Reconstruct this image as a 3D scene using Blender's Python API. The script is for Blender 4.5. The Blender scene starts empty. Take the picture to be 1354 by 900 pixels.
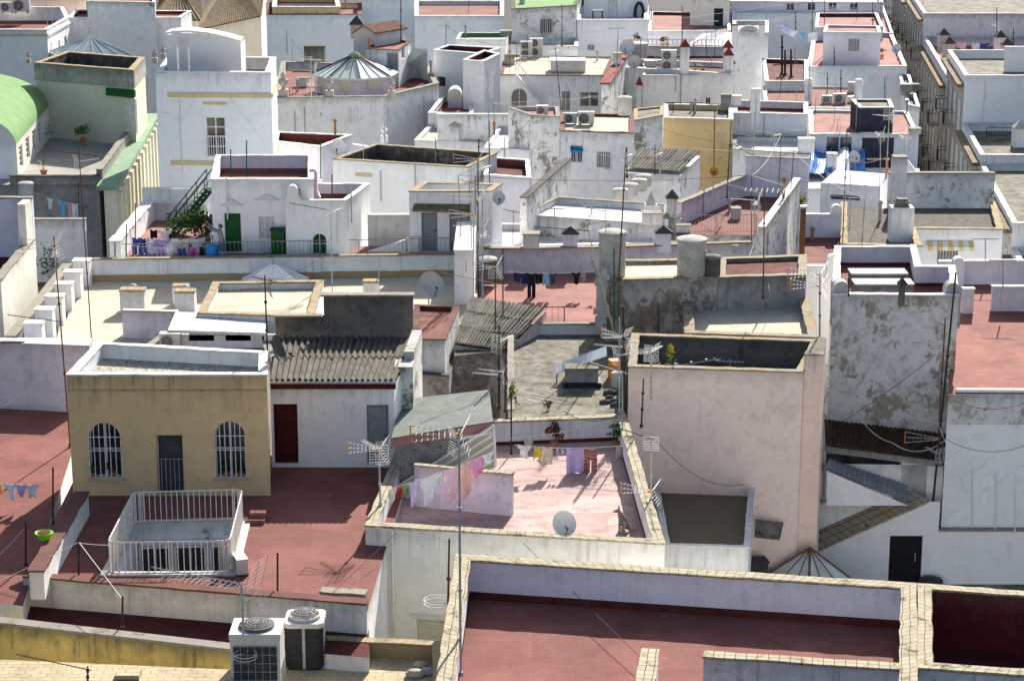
import bpy, math, random
from mathutils import Vector
from mathutils.geometry import tessellate_polygon
R = math.radians
rng = random.Random(7)
SC = bpy.context.scene
COL = SC.collection
# ------------------------------------------------------------------ camera geometry (tower viewpoint, 40 m up)
CAMZ, PITCH, FPX, CU, CV = 40.0, R(15.0), 2800.0, 677.0, 450.0
CP, SP = math.cos(PITCH), math.sin(PITCH)
CAM = Vector((0, 0, CAMZ))

def ray(u, v):
    a = (u - CU) / FPX; b = (CV - v) / FPX
    return Vector((a, CP + b * SP, -SP + b * CP))

def P(u, v, z):
    "point of the photograph at a known height"
    d = ray(u, v); t = (z - CAMZ) / d.z
    return CAM + d * t

def PY(u, v, y):
    "point of the photograph at a known distance"
    d = ray(u, v); return CAM + d * (y / d.y)

def ZD(u, vt, vb, zt):
    "height found straight below a known point, further down the same wall"
    return PY(u, vb, P(u, vt, zt).y).z

def on_wall(u, v, a, b):
    "ray against the vertical plane through a and b -> (distance along a-b, height)"
    d = ray(u, v); e = Vector((b.x - a.x, b.y - a.y, 0)); L = e.length; e /= L
    n = Vector((e.y, -e.x, 0))
    t = n.dot(Vector((a.x, a.y, 0)) - Vector((CAM.x, CAM.y, 0))) / n.dot(d)
    p = CAM + d * t
    return (p - a).dot(e), p.z

# ------------------------------------------------------------------ mesh builder
class MB:
    def __init__(s):
        s.v = []; s.f = []; s.m = []; s.uv = []
    def face(s, pts, mi=0, uv=None):
        i = len(s.v); s.v += [Vector(p) for p in pts]
        s.f.append(tuple(range(i, i + len(pts)))); s.m.append(mi)
        s.uv.append(uv if uv else [(0, 0)] * len(pts))
    def quad(s, a, b, c, d, mi=0, uv=None):
        if uv is None:
            w = (Vector(b) - Vector(a)).length; h = (Vector(d) - Vector(a)).length
            uv = [(0, -h), (w, -h), (w, 0), (0, 0)]
        s.face([a, b, c, d], mi, uv)
    def prism(s, poly, z0, z1, mi=0, top=True, bottom=True, mtop=None):
        "poly: ccw list of xy"
        n = len(poly); acc = 0
        for i in range(n):
            a = poly[i]; b = poly[(i + 1) % n]
            L = math.hypot(b[0] - a[0], b[1] - a[1])
            s.face([(a[0], a[1], z0), (b[0], b[1], z0), (b[0], b[1], z1), (a[0], a[1], z1)], mi,
                   [(acc, z0 - z1), (acc + L, z0 - z1), (acc + L, 0), (acc, 0)])
            acc += L
        if top: s.face([(p[0], p[1], z1) for p in poly], mi if mtop is None else mtop, [(p[0], p[1]) for p in poly])
        if bottom: s.face([(p[0], p[1], z0) for p in reversed(poly)], mi)
    def obox(s, c, ex, ey, ez, mi=0):
        "box from centre and three half-axis vectors"
        c = Vector(c); ex = Vector(ex); ey = Vector(ey); ez = Vector(ez)
        q = lambda i, j, k: c + ex * i + ey * j + ez * k
        for a, b, d, e in ((( -1,-1,-1),(1,-1,-1),(1,-1,1),(-1,-1,1)), ((1,-1,-1),(1,1,-1),(1,1,1),(1,-1,1)),
                           ((1,1,-1),(-1,1,-1),(-1,1,1),(1,1,1)), ((-1,1,-1),(-1,-1,-1),(-1,-1,1),(-1,1,1)),
                           ((-1,-1,1),(1,-1,1),(1,1,1),(-1,1,1)), ((-1,1,-1),(1,1,-1),(1,-1,-1),(-1,-1,-1))):
            s.quad(q(*a), q(*b), q(*d), q(*e), mi)
    def box(s, x0, y0, z0, x1, y1, z1, mi=0):
        s.obox(((x0+x1)/2, (y0+y1)/2, (z0+z1)/2), ((x1-x0)/2,0,0), (0,(y1-y0)/2,0), (0,0,(z1-z0)/2), mi)
    def seg(s, a, b, th, z0, z1, mi=0):
        "vertical slab along a-b"
        a = Vector((a[0], a[1], 0)); b = Vector((b[0], b[1], 0)); d = (b - a).normalized(); n = Vector((-d.y, d.x, 0)) * th / 2
        s.prism([tuple((a - n)[:2]), tuple((b - n)[:2]), tuple((b + n)[:2]), tuple((a + n)[:2])], z0, z1, mi)
    def tube(s, a, b, r, n=6, mi=0, r2=None, caps=True):
        a = Vector(a); b = Vector(b); d = b - a
        if d.length < 1e-6: return
        d.normalize(); r2 = r if r2 is None else r2
        x = d.orthogonal().normalized(); y = d.cross(x)
        ra = [a + (x * math.cos(2*math.pi*i/n) + y * math.sin(2*math.pi*i/n)) * r for i in range(n)]
        rb = [b + (x * math.cos(2*math.pi*i/n) + y * math.sin(2*math.pi*i/n)) * r2 for i in range(n)]
        L = (b - a).length
        for i in range(n):
            j = (i + 1) % n
            s.quad(ra[i], ra[j], rb[j], rb[i], mi)
        if caps:
            s.face(list(reversed(ra)), mi); s.face(rb, mi)
    def path(s, pts, r, n=5, mi=0):
        for i in range(len(pts) - 1): s.tube(pts[i], pts[i + 1], r, n, mi)
    def lathe(s, c, prof, n=16, mi=0, sx=1, sy=1):
        "prof: list of (radius, z) bottom to top"
        c = Vector(c); rings = []
        for r, z in prof:
            rings.append([c + Vector((r*sx*math.cos(2*math.pi*i/n), r*sy*math.sin(2*math.pi*i/n), z)) for i in range(n)])
        for k in range(len(rings) - 1):
            for i in range(n):
                j = (i + 1) % n
                s.quad(rings[k][i], rings[k][j], rings[k+1][j], rings[k+1][i], mi)
        s.face(list(reversed(rings[0])), mi); s.face(rings[-1], mi)
    def build(s, name, mats, parent=None, smooth=False, loc=None):
        me = bpy.data.meshes.new(name)
        off = Vector((0, 0, 0))
        if parent is not None:
            q = parent
            while q is not None: off += Vector(q.location); q = q.parent
        elif loc is not None: off = Vector(loc)
        me.from_pydata([tuple(p - off) for p in s.v], [], s.f)
        if not isinstance(mats, (list, tuple)): mats = [mats]
        for m in mats: me.materials.append(m)
        me.polygons.foreach_set('material_index', s.m)
        uvl = me.uv_layers.new(name='UVMap')
        flat = []
        for f in s.uv:
            for p in f: flat += [p[0], p[1]]
        uvl.data.foreach_set('uv', flat)
        if smooth:
            me.polygons.foreach_set('use_smooth', [True] * len(s.f))
            import bmesh
            bm = bmesh.new(); bm.from_mesh(me); bmesh.ops.remove_doubles(bm, verts=bm.verts, dist=1e-4)
            for e in bm.edges:
                e.smooth = len(e.link_faces) == 2 and e.calc_face_angle(3.14) < 0.7
            bm.to_mesh(me); bm.free()
        me.update()
        o = bpy.data.objects.new(name, me); COL.objects.link(o)
        if parent is not None: o.parent = parent
        elif loc is not None: o.location = loc
        return o

def tag(o, label, cat, group=None):
    o['label'] = label; o['category'] = cat
    if group: o['group'] = group
    return o
def thing(name, label, cat, loc, group=None):
    o = bpy.data.objects.new(name, None); COL.objects.link(o); o.location = loc; o.empty_display_size = .2
    return tag(o, label, cat, group)
def dup(src, loc, label, rz=None, scale=None):
    "copy of a thing with its parts and their sub-parts"
    r = src.copy(); COL.objects.link(r); r.location = loc
    if rz is not None: r.rotation_euler = (0, 0, rz)
    if scale is not None: r.scale = (scale, scale, scale) if not isinstance(scale, tuple) else scale
    r['label'] = label
    for ch in list(src.children):
        c = ch.copy(); COL.objects.link(c); c.parent = r
        for g in ch.children:
            d = g.copy(); COL.objects.link(d); d.parent = c
    return r

# ------------------------------------------------------------------ polygons
def offset_poly(poly, ds):
    "inset each edge i of a ccw polygon by ds[i]"
    n = len(poly); out = []
    for i in range(n):
        a0 = poly[i - 1]; a1 = poly[i]; a2 = poly[(i + 1) % n]
        d1 = Vector((a1[0]-a0[0], a1[1]-a0[1])).normalized(); d2 = Vector((a2[0]-a1[0], a2[1]-a1[1])).normalized()
        n1 = Vector((-d1.y, d1.x)); n2 = Vector((-d2.y, d2.x))
        p1 = Vector(a1[:2]) + n1 * ds[i - 1]; p2 = Vector(a1[:2]) + n2 * ds[i]
        cr = d1.x * d2.y - d1.y * d2.x
        if abs(cr) < 1e-5: out.append((p2.x, p2.y)); continue
        w = p2 - p1; t = (w.x * d2.y - w.y * d2.x) / cr
        q = p1 + d1 * t; out.append((q.x, q.y))
    return out

def wall_face(mb, a, b, z0, z1, holes, mi=0, acc=0.0, depth=.14, mrev=None):
    "vertical wall a-b (outside on the right hand of a->b) with recessed holes given as (s,z) loops"
    a = Vector((a[0], a[1], 0)); b = Vector((b[0], b[1], 0)); e = (b - a); L = e.length; e.normalize(); nrm = Vector((e.y, -e.x, 0))
    W = lambda s, z, d=0: a + e * s + Vector((0, 0, z)) - nrm * d
    if not holes:
        mb.face([W(0, z0), W(L, z0), W(L, z1), W(0, z1)], mi, [(acc, z0-z1), (acc+L, z0-z1), (acc+L, 0), (acc, 0)]); return W
    outer = [(0, z0), (L, z0), (L, z1), (0, z1)]
    loops = [[Vector((p[0], p[1], 0)) for p in outer]] + [[Vector((p[0], p[1], 0)) for p in reversed(h)] for h in holes]
    flat = [p for lp in loops for p in lp]
    for tri in tessellate_polygon(loops):
        q = [flat[i] for i in tri]
        if (q[1]-q[0]).cross(q[2]-q[0]).z < 0: q.reverse()
        mb.face([W(p.x, p.y) for p in q], mi, [(acc + p.x, p.y - z1) for p in q])
    for h in holes:
        n = len(h)
        for i in range(n):
            p = h[i]; q = h[(i + 1) % n]
            mb.face([W(*p), W(*q), W(q[0], q[1], depth), W(p[0], p[1], depth)], mi if mrev is None else mrev, [(0, -3)] * 4)
    return W

def hole_loop(s0, s1, z0, z1, arch=False):
    if not arch: return [(s0, z0), (s1, z0), (s1, z1), (s0, z1)]
    r = (s1 - s0) / 2; c = (s0 + s1) / 2; k = 9
    return [(s0, z0), (s1, z0)] + [(c + r * math.cos(math.pi * i / k), z1 - r + r * math.sin(math.pi * i / k)) for i in range(k + 1)]

def fill_hole(root, W, loop, o, depth):
    "the door or window that fills a hole"
    kind = o.get('kind', 'window')
    s0 = min(p[0] for p in loop); s1 = max(p[0] for p in loop); z0 = min(p[1] for p in loop); z1 = max(p[1] for p in loop)
    pm = o.get('mat') or (M['glass_dark'] if kind == 'window' else M['door_grey'])
    fm = o.get('fmat') or M['frame_white']; fw = o.get('fw', .05)
    mb = MB()
    mb.face([W(p[0], p[1], depth - .002) for p in loop], 0, [(p[0], p[1]) for p in loop])
    if kind == 'door' and not o.get('plain'):
        mb.obox(W((s0+s1)/2, (z0+z1)/2, depth - .02), (W(s1, z0)-W(s0, z0)) * .42, (W(0,0,1)-W(0,0,0)) * .015, (0,0,(z1-z0)*.46), 0)
    ob = mb.build(kind, pm, root)
    ob_lab = o.get('plabel')
    if ob_lab: ob['label'] = ob_lab
    ex = (W(1, 0) - W(0, 0)); nv = W(0, 0, 0) - W(0, 0, 1)
    def bar(b, sa, za, sb, zb, w, d, t=.02):
        c = W((sa+sb)/2, (za+zb)/2, d); ln = Vector((sb-sa, zb-za)); L = ln.length; ln.normalize()
        ax = ex * ln.x + Vector((0,0,1)) * ln.y; pr = ex * (-ln.y) + Vector((0,0,1)) * ln.x
        b.obox(c, ax * L/2, nv * t, pr * w/2, 0)
    if fw > 0:
        b = MB(); n = len(loop)
        for i in range(n):
            p = loop[i]; q = loop[(i+1) % n]; bar(b, p[0], p[1], q[0], q[1], fw, depth - .03)
        for k in range(o.get('mull', 1 if kind == 'window' else 0)):
            s = s0 + (s1-s0) * (k+1) / (o.get('mull', 1) + 1); bar(b, s, z0, s, z1, fw * .8, depth - .035)
        for k in range(o.get('trans', 0)):
            z = z0 + (z1-z0) * (k+1) / (o['trans'] + 1); bar(b, s0, z, s1, z, fw * .7, depth - .033)
        if o.get('rail'):
            bar(b, s0, z0 + o['rail'], s1, z0 + o['rail'], fw, depth - .036)
        b.build('frame', fm, ob)
    if o.get('bars'):
        b = MB(); nb = o['bars']; zt = z1 if not o.get('barh') else z0 + o['barh']
        for k in range(nb + 1):
            s = s0 + (s1-s0) * k / nb
            zz = zt
            if o.get('arch'):
                r = (s1-s0)/2; c = (s0+s1)/2; zz = z1 - r + math.sqrt(max(0, r*r - (s-c)**2))
            b.tube(W(s, z0, -.02), W(s, zz, -.02), o.get('br', .012), 5)
        for zf in o.get('brails', (0, .98)):
            z = z0 + (zt - z0) * zf; b.tube(W(s0, z, -.02), W(s1, z, -.02), o.get('br', .012), 5)
        b.build('grille', o.get('bmat') or M['frame_white'], ob)
    if kind == 'door' and (s1 - s0) > .5:
        b = MB(); b.obox(W(s1 - .14, z0 + 1.0, depth - .06), ex * .05, nv * .02, (0,0,.02), 0); b.build('handle', M['metal_dark'], ob)
    if o.get('sill'):
        b = MB(); b.obox(W((s0+s1)/2, z0 - .04, -.05), ex * ((s1-s0)/2 + .06), nv * .1, (0,0,.035), 0); b.build('sill', o.get('smat') or M['white'], ob)
    if o.get('lintel'):
        b = MB(); b.obox(W((s0+s1)/2, z1 + o['lintel'], -.02), ex * ((s1-s0)/2 + .12), nv * .03, (0,0,.07), 0); b.build('lintel', o.get('lmat') or M['ochre_trim'], ob)
    return ob

def worn_strip(mb, a, b, c, d, z0, z1, acc, L, w):
    "coping strip with slightly uneven edges; a-b outer edge, d-c inner edge"
    n = max(1, int(L / .45)); j = lambda k, s: 0 if k in (0, n) else rng.uniform(-s, s)
    nd = []
    for k in range(n + 1):
        f = k / n; o = (a[0] + (b[0]-a[0])*f, a[1] + (b[1]-a[1])*f); i = (d[0] + (c[0]-d[0])*f, d[1] + (c[1]-d[1])*f)
        ox, oy = o[0]-i[0], o[1]-i[1]; e = j(k, .06); g = j(k, .06); zz = j(k, .012)
        nd.append(((o[0]+ox*e, o[1]+oy*e), (i[0]-ox*g, i[1]-oy*g), z1 + zz, acc + L*f))
    for p, q in zip(nd, nd[1:]):
        mb.face([(*p[0], p[2]), (*q[0], q[2]), (*q[1], q[2]), (*p[1], p[2])], 0, [(p[3],0),(q[3],0),(q[3],w),(p[3],w)])
        mb.face([(*p[0], z0), (*q[0], z0), (*q[0], q[2]), (*p[0], p[2])], 0, [(p[3],0),(q[3],0),(q[3],.05),(p[3],.05)])
        mb.face([(*q[1], z0), (*p[1], z0), (*p[1], p[2]), (*q[1], q[2])], 0, [(q[3],0),(p[3],0),(p[3],.05),(q[3],.05)])

class House:
    pass
def house(name, label, pts, z, par=.9, th=.22, base=0.0, wall='white', inner=None, floor='red_floor', cope='cope_white', open_=(),
          skirt=.16, skmat=None, ov=.03, ch=.06, holes=(), parent=None, cat='house', depth=.14, bands=(), world=False, well=None):
    "flat-roofed block; pts = roof corners (front-left, front-right, back-right, back-left), pixels at height z"
    h = House()
    Q = [Vector(p) if world else P(p[0], p[1], z) for p in pts]
    poly = [(q.x, q.y) for q in Q]
    ar = sum(poly[i-1][0]*poly[i][1] - poly[i][0]*poly[i-1][1] for i in range(len(poly)))
    assert ar > 0, ('clockwise', label, name)
    n = len(poly); zf = z - par
    h.poly, h.z, h.zf, h.Q = poly, z, zf, Q
    if parent is None:
        c = sum((Vector((p[0], p[1], 0)) for p in poly), Vector()) / n
        h.root = thing(name, label, cat, (c.x, c.y, base))
    mo = M[wall]; mi_ = M[inner or wall]; mf = M[floor]
    ths = [0 if i in open_ else th for i in range(n)]
    inn = offset_poly(poly, ths)
    mb = MB(); acc = 0; Ws = []; loops = []
    for i in range(n):
        a = poly[i]; b = poly[(i+1) % n]; A = Vector((a[0], a[1], 0)); B = Vector((b[0], b[1], 0))
        hl = []
        for o in holes:
            if o.get('edge', 0) != i: continue
            u0, v0, u1, v1 = o['px']
            s0, zt = on_wall(u0, v0, A, B); s1, zb = on_wall(u1, v1, A, B)
            if 'h' in o: zb = zt - o['h']
            if 'zb' in o: zb = o['zb']
            L = (B - A).length
            s0, s1 = max(.03, min(s0, s1)), min(L - .03, max(s0, s1)); zb = max(zb, base + .02); zt = min(zt, (zf if i in open_ else z) - .05)
            if s1 - s0 < .05 or zt - zb < .05: print('bad hole', label, o); continue
            lp = hole_loop(s0, s1, zb, zt, o.get('arch')); hl.append(lp); loops.append((o, lp, i))
        W = wall_face(mb, a, b, base, zf if i in open_ else z, hl, 0, acc, depth)
        if not hl:
            e = (B - A).normalized(); nr = Vector((e.y, -e.x, 0))
            W = (lambda A, e, nr: (lambda s, zz, d=0: A + e*s + Vector((0,0,zz)) - nr*d))(A, e, nr)
        Ws.append(W); acc += math.hypot(b[0]-a[0], b[1]-a[1])
    acc = 0
    for i in range(n):
        j = (i+1) % n; a, b, c, d = poly[i], poly[j], inn[j], inn[i]
        L = math.hypot(b[0]-a[0], b[1]-a[1])
        if i in open_:
            for k, pr in ((i, i-1), (j, j)):
                if pr % n not in open_ and par > 0.01:
                    p, q = poly[k], inn[k]
                    qq = [(p[0],p[1],zf), (q[0],q[1],zf), (q[0],q[1],z), (p[0],p[1],z)]
                    if k == j: qq = [qq[1], qq[0], qq[3], qq[2]]
                    mb.face(qq, 1, [(0,-par),(th,-par),(th,0),(0,0)])
            continue
        mb.face([(a[0],a[1],z),(b[0],b[1],z),(c[0],c[1],z),(d[0],d[1],z)], 1)
        if par > 0.01:
            mb.face([(c[0],c[1],zf),(d[0],d[1],zf),(d[0],d[1],z),(c[0],c[1],z)], 1, [(acc+L,-par),(acc,-par),(acc,0),(acc+L,0)])
        acc += L
    root = h.root if parent is None else parent
    wn = 'wall' if parent is None else name
    h.wall = mb.build(wn, [mo, mi_], root)
    tgt = root if parent is None else h.wall
    if parent is not None: h.root = h.wall
    # roof surface + painted skirting
    fb = MB()
    if well is None: fb.face([(p[0], p[1], zf + .004) for p in inn], 0, [(p[0], p[1]) for p in inn])
    else:
        lps = [[Vector((p[0], p[1], 0)) for p in inn], [Vector((p[0], p[1], 0)) for p in reversed(well)]]; fl = [p for l in lps for p in l]
        for tri in tessellate_polygon(lps):
            t3 = [fl[i] for i in tri]
            if (t3[1]-t3[0]).cross(t3[2]-t3[0]).z < 0: t3.reverse()
            fb.face([(p.x, p.y, zf + .004) for p in t3], 0, [(p.x, p.y) for p in t3])
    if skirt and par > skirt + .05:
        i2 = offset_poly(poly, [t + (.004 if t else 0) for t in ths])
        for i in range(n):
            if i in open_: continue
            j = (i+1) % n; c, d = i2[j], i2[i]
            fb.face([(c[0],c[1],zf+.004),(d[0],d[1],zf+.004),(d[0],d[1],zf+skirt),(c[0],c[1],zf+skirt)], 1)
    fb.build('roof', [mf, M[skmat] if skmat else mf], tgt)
    if cope and par > 0.01:
        cb = MB()
        o1 = offset_poly(poly, [-ov if t else -.001 for t in ths]); o2 = offset_poly(poly, [t + ov if t else 0 for t in ths])
        acc = 0
        for i in range(n):
            if i in open_: continue
            j = (i+1) % n; a, b, c, d = o1[i], o1[j], o2[j], o2[i]; L = math.hypot(b[0]-a[0], b[1]-a[1]); w = th + 2*ov
            z0, z1 = z + .002, z + .002 + ch
            worn_strip(cb, a, b, c, d, z0, z1, acc, L, w)
            for k, (p, q) in ((i, (a, d)), (j, (b, c))):
                if (k == i and (i-1) % n in open_) or (k == j and j in open_):
                    cb.face([(p[0],p[1],z0),(q[0],q[1],z0),(q[0],q[1],z1),(p[0],p[1],z1)], 0)
            acc += L
        cb.build('coping', M[cope], tgt)
    for o, lp, i in loops: fill_hole(tgt, Ws[i], lp, o, depth)
    for (edge, zb, hh, pj, bm) in bands:
        a = Vector((*poly[edge], 0)); b = Vector((*poly[(edge+1) % n], 0)); e = (b-a).normalized(); nr = Vector((e.y,-e.x,0))
        bb = MB(); bb.obox((a+b)/2 + Vector((0,0,zb)) + nr*pj/2, e*((b-a).length/2+.005), nr*(pj/2), (0,0,hh/2)); bb.build('cornice', M[bm], tgt)
    h.W = Ws
    return h

def wallseg(name, root, a, b, z0, z1, th, mat, cope=None, ch=.06, ov=.03):
    "free-standing stretch of parapet belonging to a house"
    mb = MB(); mb.seg(a, b, th, z0, z1); o = mb.build(name, M[mat], root)
    if cope:
        d = (Vector(b[:2]) - Vector(a[:2])).normalized() * ov
        a2 = Vector(a[:2]) - d; b2 = Vector(b[:2]) + d; n = Vector((-d.y, d.x)).normalized() * (th/2 + ov); L = (b2-a2).length
        cb = MB(); q = [a2-n, b2-n, b2+n, a2+n]; w = th + 2*ov
        zz0, zz1 = z1 + .002, z1 + .002 + ch
        worn_strip(cb, *[tuple(p) for p in q], zz0, zz1, 0, L, w)
        for s, t in ((1, 2), (3, 0)): cb.face([(*q[s], zz0), (*q[t], zz0), (*q[t], zz1), (*q[s], zz1)], 0)
        cb.build('coping', M[cope], o)
    return o
# ------------------------------------------------------------------ procedural materials
M = {}
def _mat(name, rough=.85, spec=.3, metal=0.0):
    m = bpy.data.materials.new(name); m.use_nodes = True
    nt = m.node_tree; b = nt.nodes['Principled BSDF']
    b.inputs['Roughness'].default_value = rough; b.inputs['Specular IOR Level'].default_value = spec; b.inputs['Metallic'].default_value = metal
    M[name] = m
    return m, nt, b
def rgb(nt, c):
    n = nt.nodes.new('ShaderNodeRGB'); n.outputs[0].default_value = (*c, 1); return n.outputs[0]
def pos(nt): return nt.nodes.new('ShaderNodeNewGeometry').outputs['Position']
def uvc(nt): return nt.nodes.new('ShaderNodeTexCoord').outputs['UV']
def mapping(nt, src, sc, loc=(0, 0, 0), rot=(0, 0, 0)):
    n = nt.nodes.new('ShaderNodeMapping'); n.inputs['Scale'].default_value = sc; n.inputs['Location'].default_value = loc; n.inputs['Rotation'].default_value = rot
    nt.links.new(src, n.inputs['Vector']); return n.outputs[0]
def noise(nt, src, scale, detail=4, rough=.6, dist=0.0):
    n = nt.nodes.new('ShaderNodeTexNoise'); n.inputs['Scale'].default_value = scale; n.inputs['Detail'].default_value = detail
    n.inputs['Roughness'].default_value = rough; n.inputs['Distortion'].default_value = dist
    nt.links.new(src, n.inputs['Vector']); return n.outputs['Fac']
def ramp(nt, src, a, b, lo=0.0, hi=1.0):
    n = nt.nodes.new('ShaderNodeMapRange'); n.inputs[1].default_value = a; n.inputs[2].default_value = b
    n.inputs[3].default_value = lo; n.inputs[4].default_value = hi; n.clamp = True
    nt.links.new(src, n.inputs[0]); return n.outputs[0]
def mul(nt, a, b, op='MULTIPLY'):
    n = nt.nodes.new('ShaderNodeMath'); n.operation = op
    for i, x in enumerate((a, b)):
        if isinstance(x, (int, float)): n.inputs[i].default_value = x
        else: nt.links.new(x, n.inputs[i])
    return n.outputs[0]
def mix(nt, f, a, b, blend='MIX'):
    n = nt.nodes.new('ShaderNodeMix'); n.data_type = 'RGBA'; n.blend_type = blend
    for s, x in ((0, f), (6, a), (7, b)):
        if isinstance(x, (int, float)): n.inputs[s].default_value = x
        elif isinstance(x, tuple): n.inputs[s].default_value = (*x, 1)
        else: nt.links.new(x, n.inputs[s])
    return n.outputs[2]
def bump(nt, b, h, strength=.3, dist=.02):
    n = nt.nodes.new('ShaderNodeBump'); n.inputs['Strength'].default_value = strength; n.inputs['Distance'].default_value = dist
    nt.links.new(h, n.inputs['Height']); nt.links.new(n.outputs[0], b.inputs['Normal'])
def setc(nt, b, c): nt.links.new(c, b.inputs['Base Color'])

def wallmat(name, base, tone=.10, dirt=(.22, .21, .19), streak=.35, top=.35, peel=0.0, peelc=(.27, .245, .205), pscale=1.1, grime=.15, bmp=.25, reach=1.1):
    "lime wash: tone drift, grime clouds, rain streaks under the coping, peeled patches"
    m, nt, b = _mat(name, .92, .08)
    p = pos(nt); uv = uvc(nt)
    n1 = noise(nt, p, .45, 5, .62)
    c = mix(nt, ramp(nt, n1, .35, .7), tuple(x * (1 - tone) for x in base), base)
    n2 = noise(nt, p, 2.4, 7, .7, .6)
    c = mix(nt, mul(nt, ramp(nt, n2, .5, .72), min(1, grime*1.35)), c, dirt)
    n5 = noise(nt, mapping(nt, p, (1, 1, .6), (3, 5, 2)), 1.1, 8, .75, .8)
    c = mix(nt, mul(nt, ramp(nt, n5, .56, .64), min(.8, grime*1.7)), c, tuple(x*.55 + d*.35 for x, d in zip(base, dirt)))
    vo = nt.nodes.new('ShaderNodeTexVoronoi'); vo.feature = 'DISTANCE_TO_EDGE'; vo.inputs['Scale'].default_value = .42
    wp = nt.nodes.new('ShaderNodeVectorMath'); wp.operation = 'ADD'; nt.links.new(p, wp.inputs[0]); sv = nt.nodes.new('ShaderNodeVectorMath'); sv.operation = 'SCALE'; sv.inputs[3].default_value = .9
    cn = nt.nodes.new('ShaderNodeTexNoise'); cn.inputs['Scale'].default_value = 1.3; cn.inputs['Detail'].default_value = 5; nt.links.new(p, cn.inputs['Vector']); nt.links.new(cn.outputs['Color'], sv.inputs[0]); nt.links.new(sv.outputs[0], wp.inputs[1]); nt.links.new(wp.outputs[0], vo.inputs['Vector'])
    ck = mul(nt, ramp(nt, vo.outputs['Distance'], .0, .008, 1, 0), ramp(nt, noise(nt, p, .3, 2), .58, .68))
    c = mix(nt, mul(nt, ck, min(.8, .25 + grime)), c, tuple(x*.3 for x in base))
    sep = nt.nodes.new('ShaderNodeSeparateXYZ'); nt.links.new(uv, sep.inputs[0])
    sn = noise(nt, mapping(nt, uv, (4.0, .3, 1)), 1.0, 6, .7)
    fall = ramp(nt, sep.outputs['Y'], -reach*1.7, 0.0)
    c = mix(nt, mul(nt, mul(nt, mul(nt, ramp(nt, sn, .48, .64), ramp(nt, noise(nt, p, .6, 3), .42, .6)), fall), min(1, streak*1.5)), c, dirt)
    tn = noise(nt, mapping(nt, uv, (1.6, 1.6, 1)), 1.0, 6, .7)
    f2 = ramp(nt, mul(nt, sep.outputs['Y'], mul(nt, tn, .9), 'ADD'), -.05, .5)
    c = mix(nt, mul(nt, f2, top), c, dirt)
    if peel > 0:
        pn = mul(nt, mul(nt, noise(nt, p, pscale * .55, 6, .6, .3), .55), mul(nt, noise(nt, mapping(nt, p, (1, 1, .8), (7, 3, 1)), pscale * 3.2, 9, .72, .5), .45), 'ADD'); th = .64 - .27 * peel
        pk = ramp(nt, pn, th, th + .05)
        pc = mix(nt, ramp(nt, noise(nt, p, 3.1, 5), .3, .75), tuple(x * .62 for x in peelc), tuple(min(1, x * 1.25) for x in peelc))
        c = mix(nt, pk, c, pc)
        bump(nt, b, mul(nt, n2, mul(nt, pk, -.5), 'ADD'), bmp * 1.6, .03)
    else: bump(nt, b, n2, bmp*1.5, .03)
    setc(nt, b, c); return m

wallmat('white', (.85, .85, .845), tone=.07, streak=.38, top=.3, grime=.12)
wallmat('white_clean', (.86, .86, .855), tone=.06, streak=.22, top=.16, grime=.06)
wallmat('white_worn', (.80, .80, .79), streak=.55, top=.55, grime=.24, peel=.18, pscale=.9)
wallmat('white_mottled', (.76, .76, .745), streak=.5, top=.6, grime=.35, peel=.42, pscale=1.5)
wallmat('plaster_ruin', (.68, .68, .665), streak=.5, top=.4, grime=.45, peel=.52, pscale=1.0, peelc=(.36, .325, .265))
wallmat('plaster_brown', (.50, .48, .45), streak=.5, top=.6, grime=.5, peel=.6, pscale=.9, peelc=(.27, .225, .165))
wallmat('cream', (.80, .78, .69), tone=.13, streak=.4, top=.3, grime=.14)
wallmat('cream_house', (.68, .66, .52), streak=.3, top=.2, grime=.1)
wallmat('beige', (.76, .55, .295), tone=.12, dirt=(.16, .13, .09), streak=.6, top=.3, grime=.16, reach=.8)
wallmat('yellow', (.80, .56, .17), tone=.2, dirt=(.13, .105, .06), streak=.95, top=.85, grime=.3, reach=1.3)
wallmat('yellow_pale', (.78, .57, .28), streak=.4, top=.3, grime=.15, peel=.12, peelc=(.3, .24, .18))
wallmat('pink', (.83, .665, .59), tone=.1, dirt=(.34, .28, .25), streak=.4, top=.5, grime=.26)
wallmat('pink_warm', (.83, .62, .52), streak=.3, top=.3, grime=.2)
wallmat('lavender', (.79, .76, .82), tone=.1, streak=.28, top=.22, grime=.12)
wallmat('lavender_worn', (.70, .655, .73), streak=.45, top=.5, grime=.3, peel=.2, pscale=1.2, peelc=(.3, .28, .27))
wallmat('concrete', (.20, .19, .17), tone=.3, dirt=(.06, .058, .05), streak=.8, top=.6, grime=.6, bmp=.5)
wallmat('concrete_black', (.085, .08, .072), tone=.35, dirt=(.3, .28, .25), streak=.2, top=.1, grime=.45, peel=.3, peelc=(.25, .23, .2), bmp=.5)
wallmat('concrete_pale', (.42, .41, .38), tone=.25, dirt=(.1, .095, .08), streak=.6, top=.6, grime=.5, bmp=.4)
wallmat('navy', (.035, .04, .07), streak=.1, top=.1)
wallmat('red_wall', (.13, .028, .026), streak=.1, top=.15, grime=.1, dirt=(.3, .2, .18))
wallmat('blue_white', (.81, .835, .85), tone=.06, streak=.36, top=.3, grime=.12)
wallmat('tan_tile', (.42, .29, .14), streak=.2, top=.2, grime=.3)
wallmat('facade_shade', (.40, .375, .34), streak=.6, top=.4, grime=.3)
wallmat('ochre_trim', (.68, .57, .30), streak=.1, top=.1)

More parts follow.
